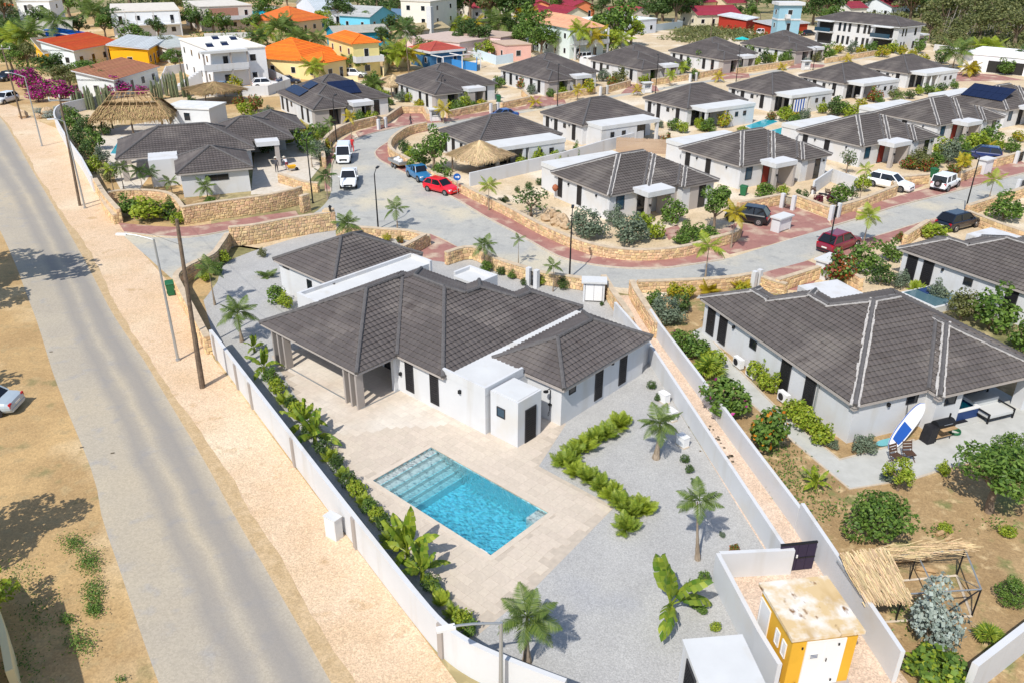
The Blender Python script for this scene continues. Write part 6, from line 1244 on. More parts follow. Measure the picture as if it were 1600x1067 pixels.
# ------------------------------------------------------------------ trees of the town
for x, y, w, k, hr in ((110, 140, 54, 'olive', .55), (150, 146, 60, 'olive', .55), (130, 132, 54, 'green', .5), (165, 136, 48, 'green', .5), (85, 128, 50, 'dark', .7), (190, 118, 30, 'lime', .7), (70, 62, 40, 'dark', 1.0), (110, 28, 44, 'green', .9), (140, 16, 40, 'dark', .9), (205, 12, 60, 'dark', .8), (240, 8, 50, 'green', .8), (185, 58, 40, 'dark', .9), (212, 85, 40, 'green', .9), (20, 20, 50, 'dark', 1.0), (35, 85, 40, 'green', 1.0), (10, 40, 40, 'olive', 1.0),
        (300, 48, 40, 'green', .8), (335, 55, 36, 'green', .8), (270, 30, 40, 'olive', .8), (425, 42, 40, 'green', .9), (440, 58, 30, 'green', .9), (530, 38, 40, 'dark', .9), (505, 44, 24, 'lime', .9), (612, 62, 34, 'dark', .9), (640, 62, 30, 'green', .9), (700, 30, 50, 'dark', .9), (735, 36, 60, 'dark', .9), (765, 40, 60, 'olive', .9), (795, 46, 60, 'dark', .95), (690, 18, 40, 'dark', .9), (730, 80, 44, 'dark', .9), (752, 84, 40, 'dark', .9), (760, 92, 30, 'lime', .7), (660, 100, 34, 'green', .9), (712, 98, 28, 'lime', .6),
        (830, 80, 54, 'green', 1.0), (845, 88, 44, 'green', .9), (822, 64, 40, 'dark', .9), (960, 75, 60, 'green', 1.0), (985, 72, 44, 'lime', .8), (940, 66, 40, 'dark', .9), (1000, 28, 40, 'dark', 1.0), (1035, 34, 50, 'dark', 1.0), (1055, 42, 50, 'dark', 1.0), (1025, 42, 40, 'dark', .9), (1075, 38, 40, 'dark', .9), (1060, 20, 50, 'dark', 1.0), (1040, 14, 40, 'dark', 1.0), (870, 24, 30, 'green', .9), (890, 10, 30, 'green', .9), (945, 12, 30, 'dark', 1), (1180, 22, 40, 'dark', 1.0), (1165, 14, 30, 'dark', 1), (1100, 10, 30, 'green', 1), (1270, 40, 40, 'dark', 1.0), (1290, 34, 50, 'dark', .9), (1265, 22, 40, 'dark', 1.0), (1320, 24, 60, 'dark', .8), (1360, 22, 60, 'dark', .8), (1400, 26, 60, 'dark', .9), (1440, 30, 60, 'scrub', .9), (1240, 66, 20, 'lime', .8), (560, 14, 30, 'dark', .8), (590, 12, 40, 'dark', .8), (450, 14, 30, 'green', .9), (345, 10, 30, 'dark', .8), (1500, 40, 70, 'dark', 1.0), (1560, 44, 80, 'dark', 1.0), (1470, 52, 60, 'scrub', .8), (1600, 50, 70, 'dark', 1.0), (1530, 62, 60, 'scrub', .7), (1585, 72, 60, 'scrub', .7), (560, 120, 30, 'green', 1), (590, 110, 30, 'green', .9), (1490, 78, 40, 'scrub', .7), (20, 110, 36, 'green', .9), (45, 108, 34, 'olive', .9), (125, 60, 30, 'dark', .9), (250, 64, 30, 'dark', .9), (262, 90, 30, 'olive', .9), (275, 112, 30, 'green', .9), (310, 52, 30, 'dark', .9), (355, 52, 26, 'green', .8), (400, 52, 30, 'green', .9), (405, 12, 36, 'dark', .9), (455, 66, 34, 'dark', .9), (520, 62, 30, 'green', .9), (545, 44, 36, 'dark', .9), (482, 22, 30, 'dark', .9), (520, 10, 40, 'dark', .8), (575, 46, 24, 'green', .9), (600, 76, 30, 'dark', .9), (625, 24, 34, 'dark', .9), (650, 70, 28, 'olive', .9), (680, 48, 40, 'dark', .9), (706, 42, 50, 'dark', 1.0), (722, 24, 44, 'olive', .9), (750, 26, 44, 'dark', 1.0), (780, 30, 44, 'dark', 1.0), (790, 24, 40, 'green', .9), (812, 30, 40, 'green', .9), (820, 46, 40, 'dark', 1), (800, 62, 30, 'dark', .9), (812, 84, 30, 'green', .9), (858, 76, 40, 'green', 1.0), (935, 84, 36, 'green', 1.0), (950, 88, 36, 'lime', .9), (975, 16, 36, 'dark', 1.0), (1010, 12, 40, 'dark', 1.0), (1085, 22, 40, 'dark', 1.0), (1070, 12, 40, 'dark', 1.0), (1130, 14, 40, 'dark', .9), (1145, 36, 26, 'dark', .8), (1172, 34, 24, 'green', .9), (1210, 20, 30, 'dark', 1), (1280, 18, 50, 'dark', 1.0), (1300, 46, 30, 'green', .9), (1340, 18, 50, 'dark', 1.0), (1380, 14, 50, 'dark', 1.0), (1420, 40, 50, 'scrub', 1.0), (1455, 44, 50, 'dark', .9), (1450, 64, 40, 'scrub', .9), (1480, 30, 60, 'dark', 1.1), (1540, 30, 60, 'dark', 1.1), (1580, 30, 60, 'dark', 1.1), (1520, 50, 60, 'scrub', .8), (1560, 60, 60, 'scrub', .8), (1500, 66, 50, 'scrub', .7), (870, 14, 30, 'dark', .9), (925, 14, 30, 'dark', .9), (840, 22, 30, 'green', .9), (905, 26, 24, 'dark', .9), (940, 28, 30, 'dark', .9), (165, 60, 30, 'green', .9), (200, 56, 30, 'green', .8), (55, 20, 36, 'green', .9)):
    tree(auto({'green': 'green tree', 'dark': 'dark green tree', 'olive': 'olive green tree', 'lime': 'yellow green tree', 'scrub': 'scrubby tree'}[k], x, y), x, y, w, k, hr, group='trees among the town houses')
for bx_, by_, cy, r, k in ((55, 95, 50, 34, 'coco'), (32, 95, 62, 36, 'lime'), (98, 78, 32, 30, 'coco'), (150, 42, 16, 28, 'coco'), (75, 60, 44, 28, 'coco'), (440, 78, 42, 32, 'coco'), (470, 82, 58, 26, 'coco'), (418, 72, 52, 26, 'lime'), (405, 78, 58, 22, 'dark'), (498, 78, 60, 22, 'coco'), (633, 92, 46, 26, 'dark'), (622, 112, 80, 30, 'lime'), (608, 108, 84, 26, 'coco'), (640, 110, 84, 24, 'yellow'), (710, 56, 38, 28, 'lime'), (738, 54, 40, 26, 'yellow'), (778, 60, 36, 34, 'coco'), (820, 48, 26, 26, 'yellow'), (828, 60, 34, 24, 'lime'), (866, 88, 58, 22, 'coco'), (880, 86, 60, 24, 'coco'), (905, 96, 46, 24, 'lime'), (928, 92, 56, 26, 'yellow'), (912, 88, 60, 22, 'yellow'), (492, 130, 104, 24, 'lime'), (550, 116, 96, 22, 'coco'), (585, 152, 130, 22, 'coco'), (1488, 108, 80, 30, 'coco'), (1530, 82, 72, 22, 'lime'), (1550, 84, 74, 24, 'lime'), (970, 80, 62, 24, 'lime'), (1513, 120, 106, 18, 'yellow'), (1400, 175, 150, 12, 'coco')):
    palm(auto({'coco': 'coconut palm', 'lime': 'pale palm', 'dark': 'dark palm', 'yellow': 'golden palm'}[k], bx_, by_), (bx_, by_), cy, r, k, 12, thick=.35, group='palms among the town houses', upright=.4)
# scrub that reads as one mass
def scrub(label, polys, n, size, m, seed, hmax=2.4, lump=26):
    r = random.Random(seed); mb = MB()
    for poly in polys:
        w = pix(poly); xs = [p[0] for p in w]; ys = [p[1] for p in w]; got = 0
        while got < n:
            c = (r.uniform(min(xs), max(xs)), r.uniform(min(ys), max(ys)))
            if not inside(c, w): continue
            got += 1; rr = r.uniform(.8, 2.2); h = r.uniform(.5, 1) * hmax
            for _ in range(lump):
                d = rdir(r); p = Vector((c[0] + d.x * rr, c[1] + d.y * rr, max(.1, h * .5 + d.z * h * .5))); leaf(mb, p, d + Vector((0, 0, .6)) + rdir(r) * .6, rdir(r), size * r.uniform(.8, 1.8), size * r.uniform(.5, 1))
    return tag(mb.build('scrub', m), label, 'scrub', kind='stuff')
scrub('dense green scrub on the land at the top right', [[(1445, 8), (1620, 4), (1640, 88), (1530, 80), (1462, 76), (1440, 50)], [(1265, 14), (1440, 6), (1440, 30), (1290, 30)]], 520, .55, 'leaf_scrub', 21)
scrub('low green scrub on the empty sandy field', [[(1030, 62), (1075, 46), (1130, 44), (1196, 48), (1200, 62), (1150, 66), (1080, 68)]], 260, .45, 'leaf_scrub', 22, 1.6)
scrub('low garden greenery between the town houses', [[(20, 110), (60, 60), (150, 60), (200, 110), (100, 135)], [(290, 60), (420, 40), (500, 60), (440, 85), (400, 70)], [(590, 60), (660, 50), (830, 52), (840, 92), (740, 96), (640, 100)], [(840, 60), (960, 62), (960, 84), (880, 90)], [(480, 10), (700, 16), (700, 36), (520, 40)]], 70, .4, 'leaf_green', 24, 2.0)
scrub('dark woodland edge along the top of the town', [[(100, 14), (260, 2), (420, -4), (420, 6), (280, 12), (140, 26)], [(560, 8), (720, 2), (720, 12), (600, 18)], [(960, 6), (1180, -2), (1260, 0), (1180, 16), (1000, 24)], [(-60, 60), (20, 20), (40, 40), (-20, 110)]], 150, .6, 'leaf_dark', 23, 3.2)
sg = MB(); rg = random.Random(4)
for _ in range(240):
    p = P(rg.uniform(1470, 1620), rg.uniform(14, 60)); h = rg.uniform(3, 8); x, y = rg.uniform(-1.2, 1.2), rg.uniform(-1.2, 1.2); sg.tube([p, p + Vector((x * .4, y * .4, h * .6)), p + Vector((x, y, h))], [.13, .08, .03], 4)
tag(sg.build('bare_trunks', tint('bare_wood', (.33, .30, .27), .9)), 'pale leafless trunks rising from the scrub at the top right', 'dead trees', kind='stuff')
# trees that stand left of the picture and shade its edge
tree('big tree left of the old road whose shade crosses the asphalt', -105, 470, 270, 'dark', .8); tree('leafy tree at the left edge by the cream wall', -20, 985, 105, 'lime', .95); tree('broad tree at the lower left shading the roadside', -95, 900, 190, 'dark', 1.1); tree('tree left of the parked silver car', -150, 640, 180, 'green', .9)
# ================================================================== VEHICLES
def paint(h): return tint('paint_' + h, rgb(h), .28, coat=.7, spec=.5)
def wheel(root, x, y, r, w=.2):
    a = MB(); a.tube([(x, y - w / 2, r), (x, y - w * .3, r), (x, y + w * .3, r), (x, y + w / 2, r)], [r * .92, r, r, r * .92], 18); t = a.build('tyre', 'rubber', root)
    s = 1 if y > 0 else -1; b = MB(); b.tube([(x, y + s * w * .4, r), (x, y + s * (w * .5 + .012), r)], [r * .66, r * .62], 14); rim = b.build('rim', 'rim', root)
    c = MB()
    for i in range(5):
        an = 6.283 * i / 5 + .3; c.obox((x + math.cos(an) * r * .36, y + s * (w * .5 + .016), r + math.sin(an) * r * .36), (-math.sin(an) * r * .1, 0, math.cos(an) * r * .1), (0, .004, 0), (math.cos(an) * r * .12, 0, math.sin(an) * r * .12))
    c.build('rim_slots', 'black_plastic', rim)
def loft(mb, stations, m=0):
    """stations: (x, [(y, z) half section from bottom centre out to top centre]) mirrored; closed ends"""
    rings = []
    for x, sec in stations:
        full = [(x, y, z) for y, z in sec] + [(x, -y, z) for y, z in reversed(sec)]
        rings.append(full)
    n = len(rings[0]); vs = [v for r in rings for v in r]; fs = []
    for i in range(len(rings) - 1):
        for j in range(n): k = (j + 1) % n; fs.append((i * n + j, i * n + k, (i + 1) * n + k, (i + 1) * n + j))
    fs.append(tuple(range(n))); fs.append(tuple(reversed(range((len(rings) - 1) * n, len(rings) * n)))); mb.add(vs, fs, m)
def car(label, pos, heading, color, kind='suv', cat='car', group=None, L=None, name=None):
    """heading: azimuth (from +Y towards +X) the car's nose points to"""
    D = {'sedan': (4.55, 1.76, 1.45, .62, .92, (-.64, -.38, .14, .46), .31), 'hatch': (3.95, 1.68, 1.48, .60, .92, (-.94, -.68, .10, .46), .30), 'suv': (4.5, 1.82, 1.66, .66, 1.03, (-.95, -.72, .14, .46), .35), 'van': (4.4, 1.75, 1.95, .62, 1.12, (-.99, -.97, .42, .76), .32), 'jeep': (4.1, 1.80, 1.80, .80, 1.12, (-.96, -.90, .18, .28), .40), 'pickup': (5.1, 1.82, 1.72, .76, 1.06, (-.18, -.08, .26, .50), .38), 'halftruck': (4.0, 1.66, 1.62, .72, 1.0, (-.35, -.24, .18, .42), .35)}[kind]
    LL, W, H, hb, zb, cab, wr = D; LL = L or LL; hl, hw = LL / 2, W / 2; body = paint(color)
    o = empty(name or {'van': 'van', 'pickup': 'pickup_truck', 'halftruck': 'pickup_truck'}.get(kind, 'car'), (pos[0], pos[1], pos[2] if len(pos) > 2 else .02), math.pi / 2 - heading); tag(o, label, {'pickup': 'pickup truck', 'van': 'van', 'halftruck': 'pickup truck'}.get(kind, cat), group)
    zl = .24 if kind not in ('jeep', 'pickup') else .36
    def sec(w, zt, zlo=zl): return [(.0, zlo), (w * .86, zlo), (w * .98, zlo + .18), (w, (zlo + zt) * .55), (w * .97, zt - .12), (w * .88, zt - .015), (0, zt)]
    st = []; bed = kind in ('pickup', 'halftruck'); hood = zb - (.06 if kind in ('jeep',) else .10); trunk = zb - (.05 if kind == 'sedan' else 0)
    for t, wf, zt in ((-1.0, .86, zb - .28), (-.97, .94, zb - .12), (-.86, .99, trunk), (-.5, 1, zb), (0, 1, zb), (.34, 1, zb), (.52, 1, zb - .02), (.72, .985, hood), (.88, .95, hood - .06), (.96, .89, hood - .16), (1.0, .78, hood - .30)): st.append((t * hl, sec(hw * wf, zt)))
    mb = MB(); loft(mb, st); mb.build('body', body, o, smooth=False)
    x0, x1, x2, x3 = [c * hl for c in cab]; wb, wt = hw * .90, hw * (.72 if kind not in ('jeep', 'van') else .82); zt = H - .05
    g = MB(); A = [(x0, wb, zb - .03), (x3, wb, zb - .03), (x3, -wb, zb - .03), (x0, -wb, zb - .03)]; B = [(x1, wt, zt), (x2, wt, zt), (x2, -wt, zt), (x1, -wt, zt)]
    g.add(A + B, [(0, 1, 5, 4), (1, 2, 6, 5), (2, 3, 7, 6), (3, 0, 4, 7), (4, 5, 6, 7)]); g.build('windows', 'car_glass', o)
    rf = MB(); rf.add([(x1 - .05, wt + .03, zt - .02), (x2 + .06, wt + .03, zt - .02), (x2 + .06, -wt - .03, zt - .02), (x1 - .05, -wt - .03, zt - .02), (x1 + .12, wt - .1, H), (x2 - .1, wt - .1, H), (x2 - .1, -wt + .1, H), (x1 + .12, -wt + .1, H)], [(0, 1, 5, 4), (1, 2, 6, 5), (2, 3, 7, 6), (3, 0, 4, 7), (4, 5, 6, 7), (3, 2, 1, 0)]); rf.build('roof', body, o)
    for s in (-1, 1):
        for (a, b) in (((x0, wb, zb - .03), (x1, wt, zt)), ((x3, wb, zb - .03), (x2, wt, zt)), (((x1 + x2) / 2 - .1, wb, zb), ((x1 + x2) / 2 - .1, wt, zt))):
            MB().tube([(a[0], s * a[1] * 1.005, a[2]), (b[0], s * b[1] * 1.02, b[2])], .05, 5).build('pillar', body, o)
    if kind == 'van': MB().add([(x0, wb + .01, zb - .02), ((x1 + x2) * .5, wb + .01, zb - .02), ((x1 + x2) * .5, wt + .01, zt - .05), (x0, wt + .01, zt - .05)], [(0, 1, 2, 3)]).build('side_panel', body, o)
    for x in (-.62 * hl, .64 * hl):
        for s in (-1, 1): wheel(o, x, s * (hw - .1), wr)
    for x in (-.62 * hl, .64 * hl):
        for s in (-1, 1): MB().tube([(x, s * (hw - .03), wr), (x, s * (hw + .006), wr)], [wr * 1.16, wr * 1.16], 16).build('wheel_arch', 'black_plastic', o)
    for s in (-1, 1):
        MB().obox((hl * .945, s * hw * .70, hood - .22), (.06, -.02 * s, 0), (0, .16, 0), (0, 0, .075)).build('headlight', 'head_lamp', o); MB().obox((-hl * .965, s * hw * .78, zb - .25), (.05, 0, 0), (0, .12, 0), (0, 0, .13)).build('taillight', 'tail_lamp', o)
        MB().obox((x3 - .25, s * (hw + .08), zb + .06), (.06, 0, 0), (0, .09, 0), (0, 0, .06)).build('mirror', body, o)
    MB().box(hl * .96, -hw * .5, .42, hl + .012, hw * .5, hood - .34).build('grille', 'black_plastic', o); MB().box(-hl - .012, -.25, .52, -hl * .98, .25, .64).build('number_plate', 'plate', o); MB().box(hl * .99, -.25, .36, hl + .02, .25, .47).build('number_plate', 'plate', o)
    MB().box(-hl - .03, -hw * .8, .3, -hl * .93, hw * .8, .45).build('bumper', 'black_plastic' if kind in ('jeep', 'pickup', 'suv') else body, o); MB().box(hl * .93, -hw * .74, .26, hl + .03, hw * .74, .40).build('bumper', 'black_plastic' if kind in ('jeep', 'pickup') else body, o)
    if kind == 'jeep':
        b = MB(); b.tube([(-hl - .22, 0, .98), (-hl - .02, 0, .98)], [.38, .38], 18); sp = b.build('spare_wheel', 'rubber', o); MB().tube([(-hl - .24, 0, .98), (-hl - .215, 0, .98)], [.2, .2], 12).build('rim', 'rim', sp)
    if bed: MB().box(-hl * .95, -hw * .82, zb + .002, x0 - .1, hw * .82, zb + .01).build('bed_floor', 'black_plastic', o); [MB().box(*q).build('bed_side', body, o) for q in ((-hl * .97, hw * .8, zb - .05, x0, hw * .9, zb + .16), (-hl * .97, -hw * .9, zb - .05, x0, -hw * .8, zb + .16), (-hl * .99, -hw * .8, zb - .05, -hl * .95, hw * .8, zb + .14))]
    return o
def az(a, b): d = P(*b) - P(*a); return math.atan2(d.x, d.y)
def mid(a, b): return (P(*a) + P(*b)) / 2
def car2(label, tail, nose, *k, **kw): m = mid(tail, nose); return car(label, (m.x, m.y, .02), az(tail, nose), *k, **kw)
p = P(-31, 641); car('silver sedan parked on the sand at the left edge', (p.x, p.y, .01), R(-93), 'a9b6bf', 'sedan')
p = P(538, 251); car('white van parked beside the person in red', (p.x, p.y, .02), R(172), 'e9eef2', 'van')
p = P(546, 288); car('white pickup parked in front of the white van', (p.x, p.y, .02), R(172), 'e6e9ec', 'pickup')
car2('blue pickup with a box trailer behind it', (641, 272), (670, 288), '2e6f9e', 'halftruck'); car2('bright red hatchback parked on the street', (667, 295), (712, 306), 'e0142c', 'hatch')
car2('black hatchback on the red paved driveway', (1196, 351), (1138, 342), '15181f', 'suv', L=4.1); car2('white station car half behind the stone wall', (1358, 288), (1420, 301), 'edf1f4', 'suv', L=4.9)
car2('white off-road car with a spare wheel on its tailgate', (1458, 303), (1492, 288), 'eef1f3', 'jeep'); car2('dark red car parked by the street lamp', (1283, 398), (1335, 380), '7c1f33', 'suv'); car2('dark van behind the clipped hedge', (1470, 362), (1520, 350), '1d2330', 'suv', L=4.8)
car2('blue car on the driveway at the right', (1560, 252), (1505, 246), '1d3164', 'suv'); car2('blue car parked on the back street', (803, 184), (770, 188), '2a4f8f', 'sedan'); car2('white off-road car below the golden palms', (905, 96), (930, 94), 'eceff2', 'jeep')
p = P(415, 137); car('white car beside the big white house', (p.x, p.y, .01), R(70), 'eceef2', 'suv'); p = P(450, 131); car('dark blue car behind the solar villa', (p.x, p.y, .01), R(75), '24324e', 'sedan'); p = P(555, 121); car('white car in the yard of the orange roofed houses', (p.x, p.y, .01), R(100), 'eef0f4', 'suv'); p = P(350, 141); car('grey blue car behind the white plot wall', (p.x, p.y, .01), R(80), '6f8ba8', 'sedan')
p = P(13, 126); car('black car parked on the sandy roadside at the left', (p.x, p.y, .01), R(-170), '16191f', 'suv'); p = P(10, 161); car('white car parked nearer on the sandy roadside', (p.x, p.y, .01), R(-172), 'dfe3e6', 'suv'); p = P(1193, 55); car('white car beside the blue tower house', (p.x, p.y, .01), R(60), 'e8ecf0', 'suv'); p = P(1262, 56); car('dark car by the rust red shed', (p.x, p.y, .01), R(60), '20252c', 'sedan')
# box trailer with rubble
m_ = mid((612, 256), (638, 268)); o = empty('trailer', (m_.x, m_.y, .02), math.pi / 2 - az((612, 256), (638, 268))); tag(o, 'grey box trailer loaded with white bags behind the blue pickup', 'trailer')
MB().box(-1.4, -.8, .55, 1.4, .8, .62).build('floor', 'timber', o)
for q in ((-1.4, -.8, .62, 1.4, -.75, .95), (-1.4, .75, .62, 1.4, .8, .95), (-1.4, -.75, .62, -1.35, .75, .95), (1.35, -.75, .62, 1.4, .75, .95)): MB().box(*q).build('side_board', 'grey_metal', o)
for x in (-.35, .35):
    for s in (-1, 1): wheel(o, x, s * .78, .3, .18)
MB().box(1.4, -.05, .5, 2.2, .05, .58).build('drawbar', 'grey_metal', o)
r = random.Random(2)
for i in range(5):
    b = MB(); c = Vector((-.9 + i * .42, r.uniform(-.35, .35), .8)); sv = [c + rdir(r) * r.uniform(.28, .42) for _ in range(10)]; b.tube([c + Vector((-.3, 0, 0)), c, c + Vector((.3, .05, 0))], [.16, .3, .14], 7); q = b.build('rubble_bag', 'white_render'); q.matrix_world = o.matrix_basis.copy(); tag(q, 'white rubble bag on the trailer', 'bag', 'bags on the trailer')
# ================================================================== LAMPS AND POLES
def lamp(label, base, topy, arm_to=None, m='black_metal', thick=.06, group='black street lamps'):
    b = P(*base); h = height_at(b, topy); o = empty('street_lamp', b); tag(o, label, 'street lamp', group)
    MB().tube([(0, 0, 0), (0, 0, h)], [thick * 1.3, thick * .8], 8).build('pole', m, o); MB().cyl((0, 0, 0), thick * 2, .12, 10).build('base', m, o)
    d = Vector(arm_to) if arm_to else Vector((.35, .8)); d3 = Vector((d.x, d.y, 0)); L = d3.length; u = d3 / L
    MB().tube([(0, 0, h - .05)] + [tuple(u * L * t + Vector((0, 0, h - .05 + .35 * math.sin(t * 1.5)))) for t in (.15, .35, .6, .85, 1)], thick * .6, 6).build('arm', m, o)
    e = d3 + Vector((0, 0, h + .28)); MB().obox(e + u * .25, u * .32, Vector((-u.y, u.x, 0)) * .11, Vector((0, 0, .05))).build('lantern', 'black_metal' if m == 'black_metal' else 'white_metal', o)
    return o
for base, ty, lab in (((591, 358), 272, 'lamp on the asphalt by the pool villa annexe'), ((889.8, 435), 336, 'lamp before the large silver green bush'), ((1293, 398), 312, 'lamp beside the dark red car'), ((1507, 334), 244, 'lamp at the far right of the street'), ((489, 318), 218, 'lamp beside the parked white pickup'), ((526, 222), 155, 'lamp before the solar villa door'), ((871, 166), 106, 'lamp before the third back villa'), ((1024, 146), 90, 'lamp before the fourth back villa'), ((1150, 128), 75, 'lamp before the fifth back villa'), ((1270, 110), 76, 'lamp before the last back villa'), ((691, 168), 124, 'lamp before the second back villa')):
    lamp('black street ' + lab, base, ty, (.1, 1.0) if base[0] < 1200 else (-.9, .5))
def lamp_arm(base, topy, tippx):
    b = P(*base); h = height_at(b, topy); t = P(tippx[0], tippx[1], h + .3); return (t.x - b.x, t.y - b.y)
for base, ty, tip, lab in (((278.5, 563), 374, (196, 366), 'galvanised road lamp beside the leaning utility pole'), ((66, 229), 120, (14, 114), 'galvanised road lamp at the bougainvillea'), ((133, 326), 190, (84, 186), 'galvanised road lamp beside the far utility pole'), ((783, 1098), 972, (708, 978), 'galvanised road lamp over the bottom of the white wall')):
    lamp(lab, base, ty, lamp_arm(base, ty, tip), 'grey_metal', .075, 'galvanised road lamps')
def upole(label, base, top, r=.15, arm=False):
    b = P(*base); h = height_at(b, top[1]); t = P(top[0], top[1], h); o = empty('utility_pole', b); tag(o, label, 'utility pole', 'timber utility poles')
    tv = t - b; tv.z = h; MB().tube([(0, 0, 0), tv * .5, tv], [r, r * .85, r * .65], 9).build('pole', 'pole_wood', o)
    if arm:
        u = Vector((.95, .25, 0)); MB().obox(tv - Vector((0, 0, .25)), u, Vector((-.02, .06, 0)), Vector((0, 0, .06))).build('crossarm', 'grey_metal', o)
        for s in (-1, 0, 1): MB().cyl(tv + u * s * .95 + Vector((0, 0, -.19 if s else 0)), .05, .28, 8).build('insulator', 'white_metal', o)
    return b + tv
tA = upole('leaning timber utility pole near the green bin', (316, 606), (276, 343)); tB = upole('timber utility pole with crossarm by the curving white wall', (125, 322), (93, 153), .14, True); tC = upole('distant timber pole on the sandy roadside', (34, 187), (3, 74), .13, True); upole('second timber pole leaning against the first by the verge', (319, 602), (306, 520), .07)
upole('timber pole beside the striding cactus row', (289, 148), (280, 92), .13); upole('pale pole in front of the red roofed house', (639, 115), (634, 62), .13); upole('timber pole behind the light blue house', (576, 38), (574, 8), .13); upole('tall pale pole on the empty sandy field', (1110, 62), (1114, 25), .13); upole('timber pole beside the blue tower house', (1190, 52), (1188, 22), .12)
def wire(label, a, b, sag=.6):
    pts = [a.lerp(b, t / 12) - Vector((0, 0, sag * 4 * (t / 12) * (1 - t / 12))) for t in range(13)]; mb = MB().tube(pts, .012, 4); tag(mb.build('overhead_wire', 'black_plastic'), label, 'wire', 'overhead wires')
wire('overhead wire from the leaning pole to the crossarm pole', tA, tB, 1.0); wire('overhead wire between the crossarm pole and the distant roadside pole', tB, tC, .8); wire('guy wire from the leaning pole to the street corner', tA - Vector((0, 0, 1.5)), P(228, 362, .2), .05)
# ================================================================== STREET FURNITURE
def wheelie(label, px, py, rz=.4):
    o = empty('wheelie_bin', P(px, py), rz); tag(o, label, 'bin', 'green wheelie bins')
    MB().add([(-.24, -.28, .06), (.24, -.28, .06), (.24, .25, .06), (-.24, .25, .06), (-.3, -.34, .98), (.3, -.34, .98), (.3, .36, .98), (-.3, .36, .98)], [(0, 3, 2, 1), (4, 5, 6, 7), (0, 1, 5, 4), (1, 2, 6, 5), (2, 3, 7, 6), (3, 0, 4, 7)]).build('body', 'plastic_green', o)
    MB().add([(-.33, -.38, .98), (.33, -.38, .98), (.33, .42, .98), (-.33, .42, .98), (-.3, -.33, 1.06), (.3, -.33, 1.06), (.3, .36, 1.1), (-.3, .36, 1.1)], [(0, 3, 2, 1), (4, 5, 6, 7), (0, 1, 5, 4), (1, 2, 6, 5), (2, 3, 7, 6), (3, 0, 4, 7)]).build('lid', 'plastic_green', o)
    for s in (-1, 1): MB().tube([(s * .25, .3, .1), (s * .31, .3, .1)], .1, 12).build('wheel', 'rubber', o)
    MB().tube([(-.25, .42, .95), (.25, .42, .95)], .02, 6).build('handle', 'plastic_green', o)
wheelie('green wheelie bin at the corner of the verge', 268, 461); wheelie('green wheelie bin beside the corner villa', 1161, 306, 1.0); wheelie('green wheelie bin behind the white off-road car', 1458, 278); wheelie('green wheelie bin at the second back villa gate', 779, 160)
def hut(label, px, py, rz, w=1.5, d=.9, h=1.7):
    o = empty('meter_hut', P(px, py), rz); tag(o, label, 'meter hut', 'white meter huts'); a = w / 2
    MB().box(-a, -d / 2, 0, -a + .14, d / 2, h).build('side_wall', 'white_render', o); MB().box(a - .14, -d / 2, 0, a, d / 2, h).build('side_wall', 'white_render', o); MB().box(-a + .14, d / 2 - .12, 0, a - .14, d / 2, h).build('back_wall', 'white_render', o); MB().box(-a - .15, -d / 2 - .15, h, a + .15, d / 2 + .15, h + .14).build('roof', 'roof_white', o); MB().box(-a + .14, -d / 2 + .1, h * .45, a - .14, d / 2 - .12, h * .52).build('shelf', 'white_render', o)
    for s in (-1, 1): MB().box(min(0, s * (a - .16)) + .01, -d / 2 + .02, .12, max(0, s * (a - .16)) - .01, -d / 2 + .06, h * .42 if w < 1.6 else h - .1).build('door', 'white_metal', o)
hut('white meter hut at the head of the alley', 927, 469, R(-5), 1.6, .9, 1.55); hut('white letter hut on the red driveway', 1219, 360, R(40), 1.9, .9, 1.3); hut('white letter hut behind the dark red car', 1290, 432, R(40), 2.0, 1.0, 1.5); hut('white letter hut at the first back driveway', 680, 190, R(20)); hut('white letter hut at the fourth back driveway', 1010, 146, R(20)); hut('white letter hut at the last back driveway', 1258, 110, R(20)); hut('white letter hut before the blue car', 1536, 272, R(35), 1.7)
def gate(label, a, b, h=1.25, posts=True):
    A, B = P(*a), P(*b); o = empty('gate', A, math.atan2(B.y - A.y, B.x - A.x)); L = (B - A).length; tag(o, label, 'gate', 'black garden gates')
    for x in (0, L): MB().box(x - .18, -.18, 0, x + .18, .18, h + .25).build('gate_post', 'white_render', o)
    MB().box(.2, -.02, .12, L - .2, .02, .18).build('rail', 'black_metal', o); MB().box(.2, -.02, h - .06, L - .2, .02, h).build('rail', 'black_metal', o); k = max(3, int(L / .13))
    for i in range(k): x = .2 + (L - .4) * (i + .5) / k; MB().box(x - .015, -.012, .18, x + .015, .012, h - .06).build('bar', 'black_metal', o)
gate('black gate in the street wall of the pool villa', (826, 446), (838, 450)); gate('black gate below the corner of the red door villa', (1221, 325), (1238, 329)); gate('black gate at the end of the chair garden wall', (1297, 345), (1308, 341)); gate('black gate with white posts above the right garden', (1176, 452), (1184, 449)); gate('gate between the first two stone walls of the back street', (592, 204), (603, 201)); gate('gate before the second back villa', (767, 178), (778, 176)); gate('gate before the third back villa', (938, 150), (948, 148)); gate('gate before the fourth back villa', (1078, 129), (1087, 127)); gate('gate at the right edge of the street', (1588, 302), (1600, 298)); gate('gate right of the blue car', (1586, 256), (1598, 252))
